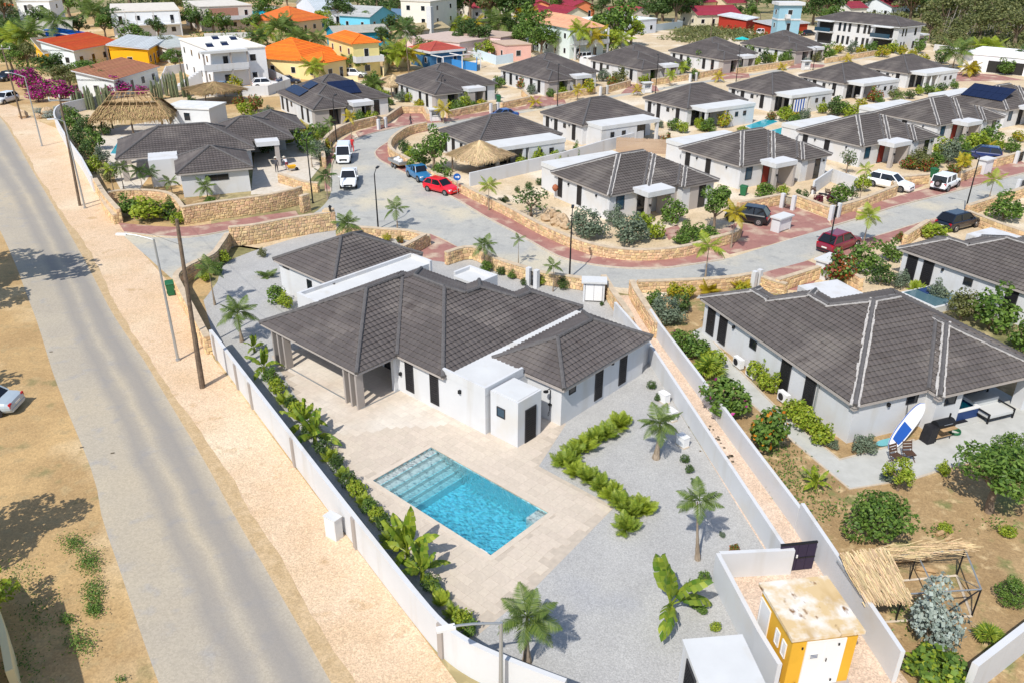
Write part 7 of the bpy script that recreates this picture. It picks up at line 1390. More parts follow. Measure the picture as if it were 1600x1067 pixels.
# traffic sign with arrow
o = empty('traffic_sign', P(715, 306)); tag(o, 'blue traffic sign with a white arrow beside the thatched palapa', 'traffic sign'); MB().cyl((0, 0, 0), .035, 2.3, 8).build('post', 'grey_metal', o); MB().tube([(0, -.06, 2.0), (0, -.03, 2.0)], .38, 20).build('disc', tint('sign_blue', (.01, .10, .38), .4), o)
MB().obox((-.04, -.065, 2.0), (.16, 0, 0), (0, .004, 0), (0, 0, .05)).build('arrow', 'white_metal', o); MB().add([(.08, -.07, 2.16), (.08, -.07, 1.84), (.28, -.07, 2.0)], [(0, 1, 2)]).build('arrow', 'white_metal', o)
o = empty('electricity_box', P(523, 838), R(-35)); tag(o, 'white electricity cabinet outside the long white wall', 'cabinet'); MB().box(-.35, -.22, 0, .35, .22, 1.15).build('cabinet', 'roof_white', o); MB().box(-.38, -.25, 1.15, .38, .25, 1.21).build('lid', 'roof_white', o); MB().box(-.3, -.235, .12, .3, -.22, 1.08).build('door', 'white_metal', o)
def lantern(label, px, py, z): 
    o = empty('pillar_lantern', P(px, py, z)); o.location.z = z; tag(o, label, 'lantern'); MB().cyl((0, 0, 0), .1, .12, 8).build('foot', 'black_metal', o); MB().tube([(0, 0, .12), (0, 0, .4)], [.1, .14], 6).build('glass', 'dark_glass', o); MB().tube([(0, 0, .4), (0, 0, .55)], [.2, .03], 6).build('cap', 'black_metal', o)
o = empty('stone_pillar', P(516, 358)); tag(o, 'stone pillar with a black lantern beside the annexe wall', 'pillar'); MB().box(-.45, -.45, 0, .45, .45, 1.9).build('core', 'stone_core', o)
mb = MB(); rg = random.Random(8); c4 = [(-.45, -.45), (.45, -.45), (.45, .45), (-.45, .45), (-.45, -.45)]; stones_on(mb, c4, 1.9, .34, .24, .05, rg, -1); tag(mb.build('stones', 'stone', o), kind='stuff'); lantern('black lantern on the stone pillar by the annexe wall', 516, 330, 1.92)
# ================================================================== THATCH
def straw(mb, a, b, w, r): a = Vector(a); b = Vector(b); s = (b - a).cross(Vector((0, 0, 1))); s = s.normalized() * w if s.length > 1e-6 else Vector((w, 0, 0)); n = Vector((0, 0, .02)); mb.add([a - s, a + s, b + s * .4 + n, b - s * .4 + n], [(0, 1, 2, 3)])
def thatch_plane(mb, A, B, C, D, n, r, L=.9, w=.035):
    """A-B eave, D-C ridge side"""
    A, B, C, D = [Vector(q) for q in (A, B, C, D)]
    for _ in range(n):
        u, v = r.random(), r.random() ** .9; p = A.lerp(B, u).lerp(D.lerp(C, u), v); q = A.lerp(B, min(1, max(0, u + r.uniform(-.03, .03)))).lerp(D.lerp(C, u), max(-.08, v - .16 - r.random() * .1)); nn = Vector((r.uniform(-.08, .08), r.uniform(-.08, .08), r.uniform(.02, .24))); straw(mb, p + nn, q + nn * 1.2 - Vector((0, 0, .03)), w, r)
def palapa_round(label, base, w, h, zb=2.0, tm='thatch_pale'):
    p = P(*base); o = empty('palapa', p, AZV + .2); tag(o, label, 'palapa'); r = random.Random(6); a = w / 2
    co = [(-a, -a), (a, -a), (a, a), (-a, a)]; ap_ = Vector((0, 0, h)); core = MB(); t = MB()
    for i in range(4):
        A = Vector(co[i] + (zb,)); B = Vector(co[(i + 1) % 4] + (zb,)); core.add([A, B, ap_], [(0, 1, 2)]); thatch_plane(t, A, B, ap_, ap_, 1500, r)
        for k in range(160): u = r.random(); q = A.lerp(B, u); straw(t, q + Vector((0, 0, .15)), q * 1.04 + Vector((0, 0, -.25 - r.random() * .2)), .035, r)
    core.build('thatch_core', 'thatch_core', o); tag(t.build('thatch', tm, o), kind='stuff')
    for x, y in ((-a * .8, -a * .8), (a * .8, -a * .8), (a * .8, a * .8), (-a * .8, a * .8)): MB().cyl((x, y, 0), .09, zb + .4, 8).build('post', 'pole_wood', o)
    return o
palapa_round('round peaked thatched palapa behind the blue sign', (750, 270), 5.6, 3.5)
palapa_round('small thatched shade behind the solar villa', (616, 150), 4.6, 3.2, 2.0); palapa_round('low thatched roof beside the small white cube building', (338, 160), 7.5, 3.0, 2.0, 'thatch')
# unfinished palapa: half thatched, rafters bare above
p = P(216, 206); o = empty('palapa', p, R(8)); tag(o, 'half built palapa with bare rafters above brown thatch', 'palapa'); r = random.Random(12)
hw_, hd, zb, zr = 5.0, 3.0, 2.2, 5.3; rx_ = 2.4
co = [Vector((-hw_, -hd, zb)), Vector((hw_, -hd, zb)), Vector((hw_, hd, zb)), Vector((-hw_, hd, zb))]; ra_, rb_ = Vector((-rx_, 0, zr)), Vector((rx_, 0, zr))
t = MB(); core = MB()
for A, B, C, D, full in ((co[0], co[1], rb_, ra_, .45), (co[1], co[2], rb_, rb_, .62), (co[2], co[3], ra_, rb_, .45), (co[3], co[0], ra_, ra_, .45)):
    D2, C2 = A.lerp(D, full), B.lerp(C, full); thatch_plane(t, A, B, C2, D2, 1300, r, w=.05); core.add([A, B, C2, D2], [(0, 1, 2, 3)])
    for k in range(200): q = A.lerp(B, r.random()); straw(t, q + Vector((0, 0, .15)), Vector((q.x * 1.05, q.y * 1.05, zb - .35 - r.random() * .3)), .05, r)
core.build('thatch_core', 'thatch_core', o); tag(t.build('thatch', 'thatch', o), kind='stuff')
for k in range(9):
    u = k / 8
    for s in (-1, 1): a = Vector((-hw_ + 2 * hw_ * u, s * hd, zb)); b = ra_.lerp(rb_, u); MB().tube([a, b], .045, 5).build('rafter', 'timber', o)
for k in (.5, .68, .86):
    for s in (-1, 1): MB().tube([Vector((-hw_, s * hd, zb)).lerp(ra_, k), Vector((hw_, s * hd, zb)).lerp(rb_, k)], .035, 5).build('batten', 'timber', o)
MB().tube([ra_, rb_], .07, 6).build('ridge_pole', 'timber', o)
for x, y in ((-3.9, -2.1), (0, -2.2), (3.9, -2.1), (-3.9, 2.1), (3.9, 2.1)): MB().cyl((x, y, 0), .13, zb + .5, 8).build('post', 'pole_wood', o)
sheet('paved_yard', [pix([(150, 225), (160, 205), (235, 190), (300, 180), (330, 196), (262, 240), (215, 300), (188, 296), (170, 262)])], .0125, 'white_gravel')
sheet('paved_yard', [pix([(392, 305), (470, 300), (500, 262), (498, 236), (470, 205), (430, 195), (400, 215)])], .0115, 'white_gravel'); sheet('garden', [pix([(170, 330), (190, 300), (290, 300), (380, 325), (300, 350), (200, 345)])], .0115, 'garden_soil')
# ================================================================== RIGHT GARDEN THINGS
RO, RA = Vector((18.21, 37.01)), R(20.7)
def RL(x, y, z=0): c, s = math.cos(RA), math.sin(RA); return Vector((RO.x + c * x - s * y, RO.y + s * x + c * y, z))
o = empty('paddle_board', RL(2.0, -1.0, .05), RA); tag(o, 'white and blue paddle board leaning against the villa wall', 'paddle board')
def board(mb, L, W, t, z0, m=0, f0=0.0, f1=1.0, inset=0.0):
    N = 20; top = []
    for i in range(N + 1):
        u = f0 + (f1 - f0) * i / N; w = W / 2 * (max(0, 1 - abs(2 * u - 1) ** 3.0)) ** .6; top.append((u * L, max(.01, w - inset)))
    pts = [(x, w) for x, w in top] + [(x, -w) for x, w in reversed(top)]; n = len(pts); mb.add([(x, y, z0) for x, y in pts] + [(x, y, z0 + t) for x, y in pts], [tuple(range(n)), tuple(reversed(range(n, 2 * n)))] + [(i, (i + 1) % n, (i + 1) % n + n, i + n) for i in range(n)], m)
bd = Vector((2.6, .7, 2.0)).normalized(); bn = Vector((-.1, -.9, .3)); bn = (bn - bd * bn.dot(bd)).normalized(); rot = Matrix((bd, bn.cross(bd), bn)).transposed().to_4x4()
def bpart(nm, m, *a, **k):
    mb = MB(); board(mb, *a, **k); q = mb.build(nm, m, o); q.matrix_local = rot; return q
bpart('board', tint('board_white', (.78, .79, .80), .35), 3.3, .85, .12, 0); bpart('rail', tint('board_blue', (.02, .10, .42), .4), 3.32, .88, .05, .03); bpart('deck_pad', tint('board_blue', (.02, .10, .42), .4), 3.3, .85, .012, .121, 0, .16, .52, .08); bpart('deck_pad', tint('board_blue', (.02, .10, .42), .4), 3.3, .85, .012, -.013, 0, .16, .52, .08)
o = empty('paddle', RL(3.6, -.5), RA); tag(o, 'paddle leaning beside the paddle board', 'paddle'); MB().tube([(0, 0, .05), (.25, .55, 1.9)], .02, 6).build('shaft', 'black_plastic', o); MB().obox((0, 0, .2), (.1, 0, 0), (0, .01, 0), (.03, .07, .22)).build('blade', 'white_metal', o)
o = empty('surf_board', RL(1.6, -.55), RA); tag(o, 'small turquoise board lying at the foot of the wall', 'board'); mb = MB(); board(mb, 1.6, .5, .07, .1); mb.build('board', tint('board_teal', (.15, .42, .46), .5), o)
def bbq(label, pos):
    o = empty('barbecue', pos, RA); tag(o, label, 'barbecue'); mb = MB(); N = 8
    mb.tube([(-.6, 0, .95), (.6, 0, .95)], .3, 14); mb.build('drum', 'black_metal', o)
    for x in (-.5, .5):
        for y in (-.22, .22): MB().tube([(x, y, 0), (x, y, .85)], .025, 6).build('leg', 'black_metal', o)
    MB().box(-.55, -.25, .25, .55, .25, .29).build('shelf', 'timber', o); MB().box(-.5, -.55, .85, .5, -.3, .89).build('side_shelf', 'timber', o); MB().tube([(-.3, -.33, 1.1), (.3, -.33, 1.1)], .02, 6).build('handle', 'steel', o); MB().tube([(.35, 0, 1.2), (.35, 0, 1.55)], .05, 8).build('chimney', 'black_metal', o)
    MB().obox((-.85, 0, .5), (.25, 0, 0), (0, .3, 0), (.06, 0, .5)).build('cover', 'shutter', o)
bbq('black drum barbecue beside the paddle board', RL(5.5, -1.1))
o = empty('watering_hose', RL(6.7, -1.0), RA); tag(o, 'coil of green hose on the paved yard', 'hose'); mb = MB(); mb.tube([(math.cos(i * .5) * (.3 + .01 * (i % 3)), math.sin(i * .5) * .3, .04 + i * .004) for i in range(40)], .03, 5); mb.build('coil', 'plastic_green', o)
def sofa(label, pos, rz, w=1.9, d=.85, col='cushion'):
    o = empty('garden_sofa', pos, rz); tag(o, label, 'sofa', 'outdoor lounge furniture'); 
    for x in (-w / 2, w / 2 - .08):
        for y in (-d / 2, d / 2 - .08): MB().box(x, y, 0, x + .08, y + .08, .62).build('leg', 'black_metal', o)
    MB().box(-w / 2, -d / 2, .25, w / 2, d / 2, .31).build('frame', 'black_metal', o); MB().box(-w / 2 + .08, -d / 2 + .05, .315, w / 2 - .08, d / 2 - .15, .48).build('seat_cushion', col, o); MB().box(-w / 2 + .05, d / 2 - .14, .315, w / 2 - .05, d / 2 - .0, .82).build('backrest', col, o)
    for x in (-w / 2, w / 2 - .08): MB().box(x - .002, -d / 2, .58, x + .082, d / 2 - .16, .64).build('armrest', 'black_metal', o)
sofa('black framed grey daybed under the villa roof', RL(10.2, -.3), RA, 2.0, 1.3); sofa('dark sofa at the back of the covered patio', RL(11.2, 2.2), RA, 2.2, .9, 'navy')
o = empty('hot_tub', RL(8.4, .6), RA); tag(o, 'blue lined inflatable tub under the villa roof', 'hot tub'); mb = MB()
for q in ((-.95, -.75, 0, .95, -.6, .65), (-.95, .6, 0, .95, .75, .65), (-.95, -.6, 0, -.8, .6, .65), (.8, -.6, 0, .95, .6, .65)): MB().box(*q).build('side', 'navy', o)
MB().box(-.98, -.78, .65, .98, -.57, .72).build('rim', 'white_metal', o); MB().box(-.98, .57, .65, .98, .78, .72).build('rim', 'white_metal', o); MB().box(-.98, -.57, .65, -.77, .57, .72).build('rim', 'white_metal', o); MB().box(.77, -.57, .65, .98, .57, .72).build('rim', 'white_metal', o); MB().box(-.8, -.6, .4, .8, .6, .5).build('water', tint('far_water', (.02, .36, .46), .08), o)
o = empty('floor_mat', RL(7.9, -.2, .05), RA); tag(o, 'dark doormat on the patio floor', 'mat'); MB().box(-.45, -.2, 0, .45, .2, .03).build('mat', 'shutter', o)
def chair(label, pos, rz, m='dark_timber', group=None):
    o = empty('garden_chair', pos, rz); tag(o, label, 'chair', group)
    for x in (-.25, .25):
        MB().tube([(x, -.3, 0), (x, .25, .45)], .022, 5).build('leg', m, o); MB().tube([(x, .25, 0), (x, -.25, .45)], .022, 5).build('leg', m, o); MB().tube([(x, .2, .43), (x, .42, .98)], .022, 5).build('upright', m, o)
    for i in range(4): MB().box(-.27, -.24 + i * .12, .44, .27, -.14 + i * .12, .465).build('slat', m, o)
    for i in range(3): MB().obox((0, .27 + i * .055, .6 + i * .14), (.26, 0, 0), (0, .01, .0), (0, .02, .05)).build('slat', m, o)
p = P(1398, 722); chair('folding wooden chair on the paved yard, left', p, .4, group='folding chairs on the paved yard'); p = P(1418, 718); chair('folding wooden chair on the paved yard, right', p, .1, group='folding chairs on the paved yard')
p = P(1270, 304); chair('wooden garden chair below the white wall, left', p, 2.6); p = P(1293, 308); chair('wooden garden chair below the white wall, right', p, 2.4)
for (x, y), lab in (((1157, 585), 'upper'), ((1173, 600), 'middle'), ((1243, 632), 'lower')):
    o = empty('air_conditioner', RL(-.15, {'upper': 9.6, 'middle': 8.2, 'lower': 5.0}[lab], 0), RA - math.pi / 2); tag(o, lab + ' outdoor air conditioner on the paddle board villa wall', 'air conditioner', 'air conditioners'); MB().box(-.4, -.33, .15, .4, -.02, .75).build('casing', 'white_metal', o); MB().tube([(-.1, -.34, .45), (-.1, -.35, .45)], .23, 16).build('fan_grille', 'shutter', o)
    for s in (-.4, .4): MB().box(s * .8 - .03, -.3, 0, s * .8 + .03, -.0, .15).build('bracket', 'grey_metal', o)
for (x, y), lab in (((1037, 628), 'upper white pump box by the alley wall'), ((1048, 655), 'second white pump box by the alley wall'), ((1066, 696), 'lowest white pump box by the alley wall')):
    o = empty('pump_box', P(x, y), R(-58)); tag(o, lab, 'pump box', 'white pump boxes'); MB().box(-.3, -.2, .08, .3, .2, .62).build('casing', 'white_metal', o); MB().box(-.32, -.22, .62, .32, .22, .66).build('lid', 'white_metal', o); MB().box(-.35, -.2, 0, .35, .2, .08).build('plinth', 'kerb', o)
for i, (x, y, c) in enumerate(((1570, 705, 'tail_lamp'), (1590, 740, 'board_teal'), (1577, 692, 'navy'))):
    o = empty('toy', P(x, y), i); tag(o, ('pink', 'turquoise', 'blue')[i] + ' plastic toy on the paved yard', 'toy'); q = P(x, y); MB().tube([(0, 0, .0), (0, 0, .15), (.1, 0, .3)], [.25, .3, .12], 8).build('body', c, o); MB().tube([(-.2, 0, .15), (-.35, 0, .3)], [.05, .04], 6).build('handle', 'white_metal', o)
# transformer house
T0 = P(1182, 908, 2.75); T1_ = P(1290, 893, 2.75); T2_ = P(1357, 987, 2.75); T3_ = P(1237, 1001, 2.75)
c = (T3_ + T2_) / 2; xd = (T2_ - T3_).normalized(); W = (T2_ - T3_).length; Dp = (T0 - T3_).length
o = empty('transformer_house', (T3_.x, T3_.y, 0), math.atan2(xd.y, xd.x)); tag(o, 'yellow transformer house with a rust stained white roof', 'transformer house')
MB().box(.2, .2, 0, W - .2, Dp - .2, 2.6).build('wall', 'yellow_render', o); MB().box(.06, .06, 2.6, W - .06, Dp - .06, 2.75).build('roof', 'rust_white', o); MB().box(.12, .12, 0, W - .12, Dp - .12, .12).build('plinth', 'grey_render', o)
window(o, W / 2 + .05, .2, 's', .15, 2.4, W * .52, 'white_metal', 'double_door', 'white_metal')
for x in (.55, W - .95): MB().box(x, .12, .3, x + .06, .15, .4).build('hinge', 'black_metal', o); MB().box(x, .12, 2.1, x + .06, .15, 2.2).build('hinge', 'black_metal', o)
MB().box(W * .32, .135, 1.55, W * .32 + .34, .15, 1.8).build('warning_plate', 'plate', o)
for k in range(3): MB().box(W * .32 + .03, .128, 1.6 + k * .065, W * .32 + .31, .134, 1.63 + k * .065).build('text_line', 'navy', o)
MB().box(W * .55, .12, 1.35, W * .55 + .03, .15, 1.5).build('handle', 'black_metal', o)
window(o, .2, Dp * .78, 'w', .15, 2.2, .8, 'white_metal', 'door', 'white_metal'); window(o, .2, Dp * .22, 'w', 1.3, 2.0, .32, 'white_metal', 'vent', 'white_metal'); window(o, .2, Dp * .40, 'w', 1.3, 2.0, .32, 'white_metal', 'vent', 'white_metal')
# white flat roofed cabin at the bottom edge
A_ = P(1066, 998, 2.3); B_ = P(1160, 990, 2.3); xd = (B_ - A_).normalized(); o = empty('pump_house', (A_.x, A_.y, 0), math.atan2(xd.y, xd.x)); W = (B_ - A_).length; tag(o, 'flat white roofed cabin at the bottom edge', 'cabin')
MB().box(.05, -3.2, 0, W - .05, -.05, 2.15).build('wall', 'white_render', o); MB().box(0, -3.3, 2.15, W, 0, 2.3).build('roof', 'roof_white', o); window(o, .05, -1.1, 'w', .1, 2.0, 1.0, 'shutter', 'door')
# dark gate beside the transformer house
A_ = P(1212, 894); B_ = P(1268, 888); o = empty('yard_gate', A_, math.atan2(B_.y - A_.y, B_.x - A_.x)); L_ = (B_ - A_).length; tag(o, 'dark purple sheet metal gate at the end of the alley', 'gate'); k = 4
for i in range(k): MB().box(L_ * i / k + .01, -.03, .05, L_ * (i + 1) / k - .01, .03, 1.55).build('panel', tint('gate_plum', (.03, .022, .05), .55), o)
MB().box(0, -.05, .72, L_, .05, .78).build('rail', 'black_metal', o); MB().box(0, -.05, 1.5, L_, .05, 1.57).build('rail', 'black_metal', o); MB().box(L_ * .46, -.09, .8, L_ * .5, -.05, .95).build('lock', 'white_metal', o)
# aviary with thatched end
C_ = [P(*q) for q in ((1296, 905), (1512, 868), (1530, 952), (1385, 958))]; a_, b_ = C_[0], C_[1]
o = empty('aviary', (a_.x, a_.y, 0), 0); tag(o, 'wire framed aviary with a thatched end in the dry garden', 'aviary')
top = [q - Vector((a_.x, a_.y, 0)) for q in (P(1308, 876, 1.5), P(1508, 858, 1.5), P(1533, 920, 1.5), P(1346, 932, 1.5))]; bot = [Vector((q.x * 1.0, q.y, 0)) for q in top]
for q in range(4):
    MB().tube([top[q], top[(q + 1) % 4]], .035, 5).build('top_rail', 'grey_metal', o); MB().tube([bot[q] + Vector((0, 0, .05)), bot[(q + 1) % 4] + Vector((0, 0, .05))], .06, 4).build('sill', 'kerb', o)
    if q in (1, 2): MB().tube([bot[q], top[q]], .035, 5).build('post', 'black_metal', o)
for u in (.35, .62):
    MB().tube([top[0].lerp(top[1], u), top[3].lerp(top[2], u)], .03, 5).build('cross_rail', 'grey_metal', o)
    for e in (0, 3): f = 1 if e == 0 else 2; MB().tube([bot[e].lerp(bot[f], u), top[e].lerp(top[f], u)], .03, 5).build('post', 'black_metal', o)
MB().tube([bot[1], top[2]], .025, 5).build('brace', 'grey_metal', o); MB().tube([bot[2].lerp(bot[3], .3), top[2]], .03, 5).build('brace', 'black_metal', o)
t = MB(); r = random.Random(13); q1, q2 = top[0].lerp(top[1], .36), top[3].lerp(top[2], .36); e0, e1 = top[3] + Vector((.05, -.25, -.1)), q2 + Vector((.05, -.25, -.1)); s0, s1 = top[0] + Vector((0, 0, .35)), q1 + Vector((0, 0, .35))
thatch_plane(t, e0, e1, s1, s0, 1700, r, w=.03); tag(t.build('thatch', 'thatch_pale', o), kind='stuff'); MB().add([e0, e1, s1, s0], [(0, 1, 2, 3)]).build('thatch_core', 'thatch_core', o)
t = MB()
for _ in range(140): u = r.random(); pA = top[0].lerp(top[1], .3 + u * .68) + Vector((0, r.uniform(-.2, .5), .05 + r.uniform(0, .1))); an = r.uniform(-.5, .5); t.tube([pA, pA + Vector((math.cos(an) * .9, math.sin(an) * .6, r.uniform(-.05, .1)))], .012, 4)
tag(t.build('dry_stalks', 'thatch_pale', o), kind='stuff')
# logs, boulders, litter
r = random.Random(14)
def rock(label, px, py, s, grp):
    mb = MB(); N = 8; vs = []; fs = []
    for i, (z, q) in enumerate(((0, .8), (.35, 1.05), (.7, .8), (.9, .35))):
        for j in range(N): a = 6.283 * j / N; k = q * r.uniform(.75, 1.15); vs.append((math.cos(a) * k * s * .5, math.sin(a) * k * s * .5, z * s * .7 * r.uniform(.85, 1.1)))
    for i in range(3):
        for j in range(N): fs.append((i * N + j, i * N + (j + 1) % N, (i + 1) * N + (j + 1) % N, (i + 1) * N + j))
    fs.append(tuple(range(3 * N, 4 * N))); mb.add(vs, fs); q = mb.build('boulder', 'rock', None, P(px, py)); tag(q, label, 'boulder', grp)
for i, (x, y, s) in enumerate(((852, 345, 1.1), (862, 340, 1.3), (868, 352, 1.2), (878, 348, 1.4), (884, 358, 1.1), (858, 336, .9), (872, 342, 1.0))): rock('sandstone boulder of the heap beside the silver bush', x, y, s, 'sandstone heap by the corner villa')
for i, (x, y, s) in enumerate(((38, 184, 1.5), (74, 180, 1.8), (60, 186, 1.2), (84, 184, 1.2))): rock('sandstone boulder under the agaves by the old road', x, y, s, 'boulders under the agaves')
for a, b, lab in (((1463, 838), (1478, 832), 'short pale log by the lime plant'), ((1478, 846), (1488, 838), 'second pale log by the lime plant'), ((1385, 880), (1450, 875), 'long grey beam lying inside the aviary'), ((1430, 890), (1462, 896), 'pale branch lying in the aviary')):
    A_, B_ = P(*a), P(*b); mb = MB().tube([A_ + Vector((0, 0, .12)), (A_ + B_) / 2 + Vector((0, 0, .15)), B_ + Vector((0, 0, .12))], [.1, .12, .08], 7); tag(mb.build('log', 'timber'), lab, 'log')
sg = MB()
for _ in range(70): x = r.gauss(1110, 9); y = r.gauss(690, 22); q = P(x + (y - 690) * .55, y); s = r.uniform(.04, .1); sg.box(q.x - s, q.y - s, .01, q.x + s, q.y + s, .04)
tag(sg.build('leaf_litter', 'soil_strip'), 'dark leaf litter scattered on the alley gravel', 'litter', kind='stuff')
# fence of bamboo between two middle villas, ball plant pots, chairs, towel, parasol
A_, B_ = P(962, 238), P(1052, 242); o = empty('bamboo_fence', A_, math.atan2(B_.y - A_.y, B_.x - A_.x)); L_ = (B_ - A_).length; tag(o, 'tall bamboo cane fence between two middle villas', 'fence'); k = int(L_ / .14)
for i in range(k): mb = MB().box(i * .14, -.03, 0, i * .14 + .125, .03, 1.85 + r.uniform(-.06, .06)); mb.build('cane', 'fence_wood', o)
MB().box(0, .035, .5, L_, .08, .58).build('rail', 'timber', o); MB().box(0, .035, 1.4, L_, .08, 1.48).build('rail', 'timber', o)
T2_orgs = [(39.8, 128.6), (55.0, 139.8), (70.4, 151.0)]
q = vl(T2_orgs[0], 1.6, -2.9); o = empty('beach_towel', (q[0], q[1], 0), AZV); tag(o, 'blue and white striped towel hanging in the porch', 'towel')
for i in range(9): MB().box(i * .3, -.05, .35, i * .3 + .3, -.02, 2.2).build('stripe', 'board_blue' if i % 2 else 'board_white', o)
for org, xs, nm in ((T2_orgs[1], (2.2, 3.2), 'round white chair in the middle porch'), ):
    for i, x in enumerate(xs):
        q = vl(org, x, -1.5); o = empty('round_chair', (q[0], q[1], .02), AZV); tag(o, nm + (', left' if i == 0 else ', right'), 'chair', 'round porch chairs'); mb = MB(); mb.tube([(0, 0, .05), (0, 0, .4), (0, .1, .7)], [.3, .55, .6], 12); mb.build('shell', 'white_metal', o); MB().cyl((0, .05, .66), .45, .12, 12).build('cushion', 'cushion', o)
q = vl(T2_orgs[2], 1.4, -3.6)
def parasol(label, pos, m, open_=False, h=2.5):
    o = empty('parasol', pos); tag(o, label, 'parasol'); MB().cyl((0, 0, 0), .03, h, 6).build('pole', 'white_metal', o); MB().cyl((0, 0, 0), .3, .08, 10).build('base', 'grey_metal', o)
    if open_: MB().tube([(0, 0, h - .5), (0, 0, h)], [1.7, .05], 8).build('canopy', m, o)
    else: MB().tube([(0, 0, h - 1.6), (0, 0, h - .9), (0, 0, h)], [.22, .2, .04], 8).build('canopy', m, o)
parasol('closed white parasol at the farthest middle villa', (q[0], q[1], 0), 'roof_white'); p = P(1157, 82); parasol('open turquoise parasol behind the back villa', p, tint('turquoise_cloth', (.02, .45, .45), .8), True, 3.4)
o = empty('wall_ornament', P(867, 312)); tag(o, 'rusty round ornament on a stake before the corner villa', 'ornament'); MB().cyl((0, 0, 0), .02, 1.1, 5).build('stake', 'black_metal', o); MB().tube([(0, 0, .85), (0, 0, 1.05), (0, 0, 1.25), (0, 0, 1.45), (0, 0, 1.6)], [.08, .27, .33, .27, .08], 12).build('ball', tint('terracotta', (.35, .12, .06), .8), o)
o = empty('plunge_pool', P(1475, 468), R(25)); tag(o, 'covered blue plunge pool between the two right villas', 'pool')
MB().box(-3, -1.6, 0, 3, 1.6, .5).build('shell', 'roof_white', o); MB().box(-2.8, -1.4, .5, .2, 1.4, .54).build('water', tint('plunge_water', (.08, .15, .18), .15), o); MB().box(.2, -1.4, .5, 2.8, 1.4, .56).build('cover', tint('pool_cover', (.30, .36, .37), .5), o); MB().box(-1.5, .4, .545, .0, 1.35, .58).build('dark_panel', 'navy', o)
# cream wall at the bottom left
white_wall('cream wall with pale coping at the lower left corner', [(38, 1090), (26, 1030), (12, 985), (0, 960), (-20, 930)], 1.5, .25, m=tint('cream_wall', rgb('ead9a8'), .85))
# bottles, sign boards, small road litter
for x, y in ((80, 550), (176, 708), (128, 699)): q = P(x, y); tag(MB().obox((q.x, q.y, .024), (.09, .03, 0), (-.02, .05, 0), (0, 0, .008)).build('road_stain', 'soil_strip'), kind='structure')
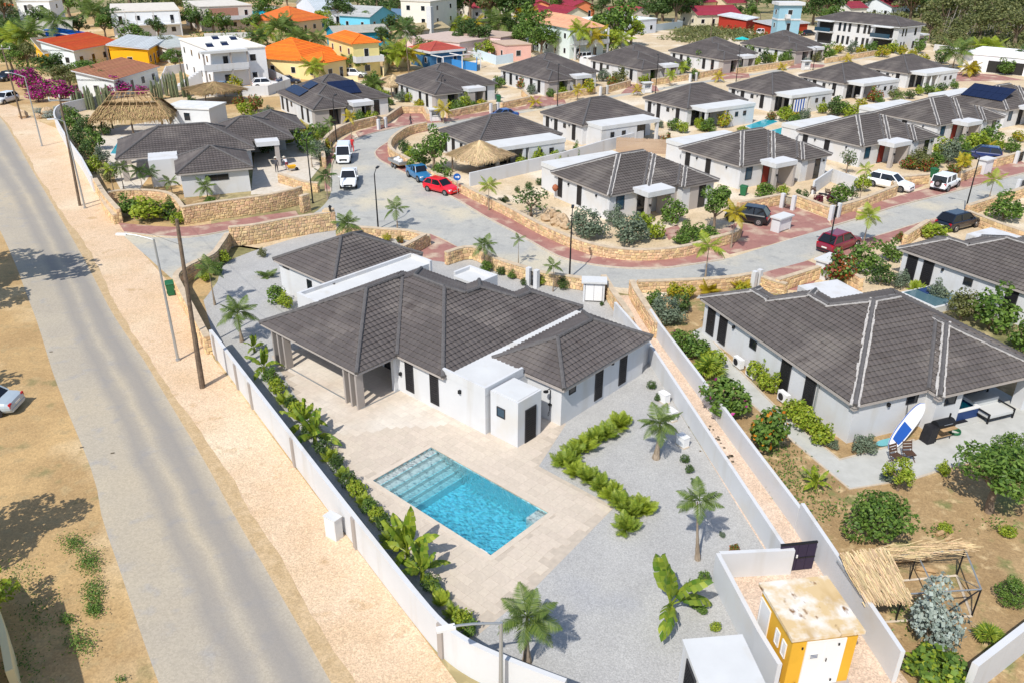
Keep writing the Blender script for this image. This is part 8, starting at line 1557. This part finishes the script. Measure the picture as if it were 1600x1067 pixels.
# ================================================================== PEOPLE
def person(label, px, py, rz, top, bottom, h=1.72, pose='stand', hat=None, skin=(.22, .12, .07), back=None):
    mesh = bpy.data.meshes.new('person'); s = h / 1.72
    J = {'pel': (0, 0, .92), 'sp': (0, .01, 1.15), 'ch': (0, .0, 1.34), 'nk': (0, 0, 1.48), 'hd': (0, -.02, 1.58), 'hd2': (0, -.02, 1.70), 'hl': (.09, 0, .88), 'kl': (.11, -.03, .48), 'al': (.12, .02, .09), 'tl': (.13, -.15, .05), 'hr': (-.09, 0, .88), 'kr': (-.11, -.02, .48), 'ar': (-.12, .03, .09), 'tr': (-.13, -.14, .05), 'sl': (.19, 0, 1.40), 'el': (.25, .02, 1.13), 'wl': (.26, -.08, .9), 'fl': (.26, -.13, .78), 'sr': (-.19, 0, 1.40), 'er': (-.25, .02, 1.13), 'wr': (-.26, -.08, .9), 'fr': (-.26, -.13, .78)}
    if pose == 'walk': J.update(kl=(.1, -.18, .50), al=(.1, -.14, .09), tl=(.1, -.3, .06), kr=(-.1, .06, .48), ar=(-.1, .28, .14), tr=(-.1, .16, .04), wl=(.27, .1, .92), fl=(.27, .14, .8), wr=(-.27, -.24, .97), fr=(-.27, -.33, .88))
    if pose == 'bend': J.update(sp=(0, -.14, 1.08), ch=(0, -.30, 1.18), nk=(0, -.42, 1.26), hd=(0, -.50, 1.30), hd2=(0, -.58, 1.38), sl=(.18, -.32, 1.2), el=(.24, -.42, .98), wl=(.2, -.55, .82), fl=(.18, -.62, .74), sr=(-.18, -.32, 1.2), er=(-.24, -.42, .98), wr=(-.2, -.55, .82), fr=(-.18, -.62, .74))
    rad = {'pel': .15, 'sp': .13, 'ch': .155, 'nk': .06, 'hd': .095, 'hd2': .08, 'hl': .1, 'kl': .065, 'al': .045, 'tl': .04, 'hr': .1, 'kr': .065, 'ar': .045, 'tr': .04, 'sl': .07, 'el': .045, 'wl': .033, 'fl': .03, 'sr': .07, 'er': .045, 'wr': .033, 'fr': .03}
    ks = list(J); E_ = [('pel', 'sp'), ('sp', 'ch'), ('ch', 'nk'), ('nk', 'hd'), ('hd', 'hd2'), ('pel', 'hl'), ('hl', 'kl'), ('kl', 'al'), ('al', 'tl'), ('pel', 'hr'), ('hr', 'kr'), ('kr', 'ar'), ('ar', 'tr'), ('ch', 'sl'), ('sl', 'el'), ('el', 'wl'), ('wl', 'fl'), ('ch', 'sr'), ('sr', 'er'), ('er', 'wr'), ('wr', 'fr')]
    mesh.from_pydata([Vector(J[k]) * s for k in ks], [(ks.index(a), ks.index(b)) for a, b in E_], []); o = bpy.data.objects.new('body', mesh); COL.objects.link(o)
    md = o.modifiers.new('skin', 'SKIN'); md.use_smooth_shade = True
    for i, k in enumerate(ks): mesh.skin_vertices[0].data[i].radius = (rad[k] * s, rad[k] * s); mesh.skin_vertices[0].data[i].use_root = (k == 'pel')
    sb = o.modifiers.new('sub', 'SUBSURF'); sb.levels = 1; sb.render_levels = 1
    m, n, b = _new('clothes'); tc = n.nodes.new('ShaderNodeTexCoord'); sx = n.nodes.new('ShaderNodeSeparateXYZ'); n.links.new(tc.outputs['Object'], sx.inputs[0]); mr = n.nodes.new('ShaderNodeMath'); mr.operation = 'DIVIDE'; mr.inputs[1].default_value = 1.9 * s; n.links.new(sx.outputs['Z'], mr.inputs[0])
    rp = n.nodes.new('ShaderNodeValToRGB'); rp.color_ramp.interpolation = 'CONSTANT'; rp.color_ramp.elements[0].color = (.03, .03, .03, 1); rp.color_ramp.elements[1].position = .065; rp.color_ramp.elements[1].color = tuple(bottom) + (1,)
    for z, c in ((.50, top), (.775, skin), (.86, (.02, .015, .012))): e = rp.color_ramp.elements.new(z if pose != 'bend' or z < .6 else z - .12); e.color = tuple(c) + (1,)
    n.links.new(mr.outputs[0], rp.inputs['Fac']); n.links.new(rp.outputs[0], b.inputs['Base Color']); b.inputs['Roughness'].default_value = .85; mesh.materials.append(m)
    rt = empty('person', P(px, py), rz); tag(rt, label, 'person'); o.parent = rt
    hd = Vector(J['hd2']) * s
    if hat:
        MB().tube([hd + Vector((0, 0, .02)), hd + Vector((0, 0, .05))], .19, 12).build('hat_brim', tint('hat', hat, .9), rt); MB().tube([hd + Vector((0, 0, .04)), hd + Vector((0, 0, .14))], [.1, .08], 10).build('hat_crown', tint('hat', hat, .9), rt)
    nose = Vector(J['hd']) * s; MB().obox(nose + Vector((0, -.1, .02)), (.012, 0, 0), (0, .02, 0), (0, 0, .025)).build('nose', tint('skin', skin, .7), rt)
    for sd in (-1, 1):
        MB().obox(nose + Vector((sd * .03, -.09, .045)), (.01, 0, 0), (0, .006, 0), (0, 0, .006)).build('eye', 'black_plastic', rt); w = Vector(J['fl' if sd > 0 else 'fr']) * s
        for k in range(5): MB().tube([w + Vector((0, (-.02 + k * .011), 0)), w + Vector((.01 * sd, (-.03 + k * .013) - .01, -.06 + abs(k - 2) * .008))], .008, 5).build('finger', tint('skin', skin, .7), rt)
    return rt
person('person in a long red top beside the white van', 551, 238, R(200), (.62, .03, .03), (.62, .03, .03), 1.85, 'walk')
person('person crossing the back street driveway in dark clothes', 642, 198, R(120), (.05, .03, .03), (.03, .03, .05), 1.7, 'walk'); person('person in grey with a pale hat at the left villa courtyard', 433, 270, R(190), (.07, .07, .08), (.05, .05, .06), 1.72, 'stand', (.7, .65, .55)); person('person in a white shirt bending in the left villa courtyard', 449, 266, R(220), (.62, .62, .66), (.25, .03, .04), 1.7, 'bend', (.6, .5, .35)); person('person in a yellow vest behind the palapa', 276, 190, R(180), (.75, .50, .03), (.08, .12, .2), 1.75, 'stand')
p = P(456, 268); o = empty('wheelbarrow', p, R(30)); tag(o, 'yellow wheelbarrow in the left villa courtyard', 'wheelbarrow'); MB().add([(-.3, -.25, .35), (.3, -.25, .35), (.3, .25, .35), (-.3, .25, .35), (-.45, -.36, .65), (.5, -.36, .68), (.5, .36, .68), (-.45, .36, .65)], [(0, 3, 2, 1), (0, 1, 5, 4), (1, 2, 6, 5), (2, 3, 7, 6), (3, 0, 4, 7)]).build('tray', tint('barrow_yellow', (.75, .42, .02), .5), o); MB().tube([(.6, -.05, .2), (.6, .05, .2)], .2, 12).build('wheel', 'rubber', o)
for s in (-1, 1): MB().tube([(.6, s * .06, .2), (-.2, s * .25, .36), (-1.0, s * .28, .6)], .02, 5).build('handle', 'grey_metal', o); MB().tube([(-.25, s * .24, .36), (-.3, s * .24, 0)], .02, 5).build('leg', 'grey_metal', o)
o = empty('dish_antenna', P(49, 12, 5.0), 0); tag(o, 'dish antenna on the white house at the top left', 'dish antenna'); MB().tube([(0, -.4, 0), (0, -.25, .05), (0, -.1, .08)], [.9, .7, .1], 14).build('dish', 'grey_metal', o); MB().tube([(0, 0, .08), (0, .6, .0)], .06, 6).build('bracket', 'grey_metal', o)
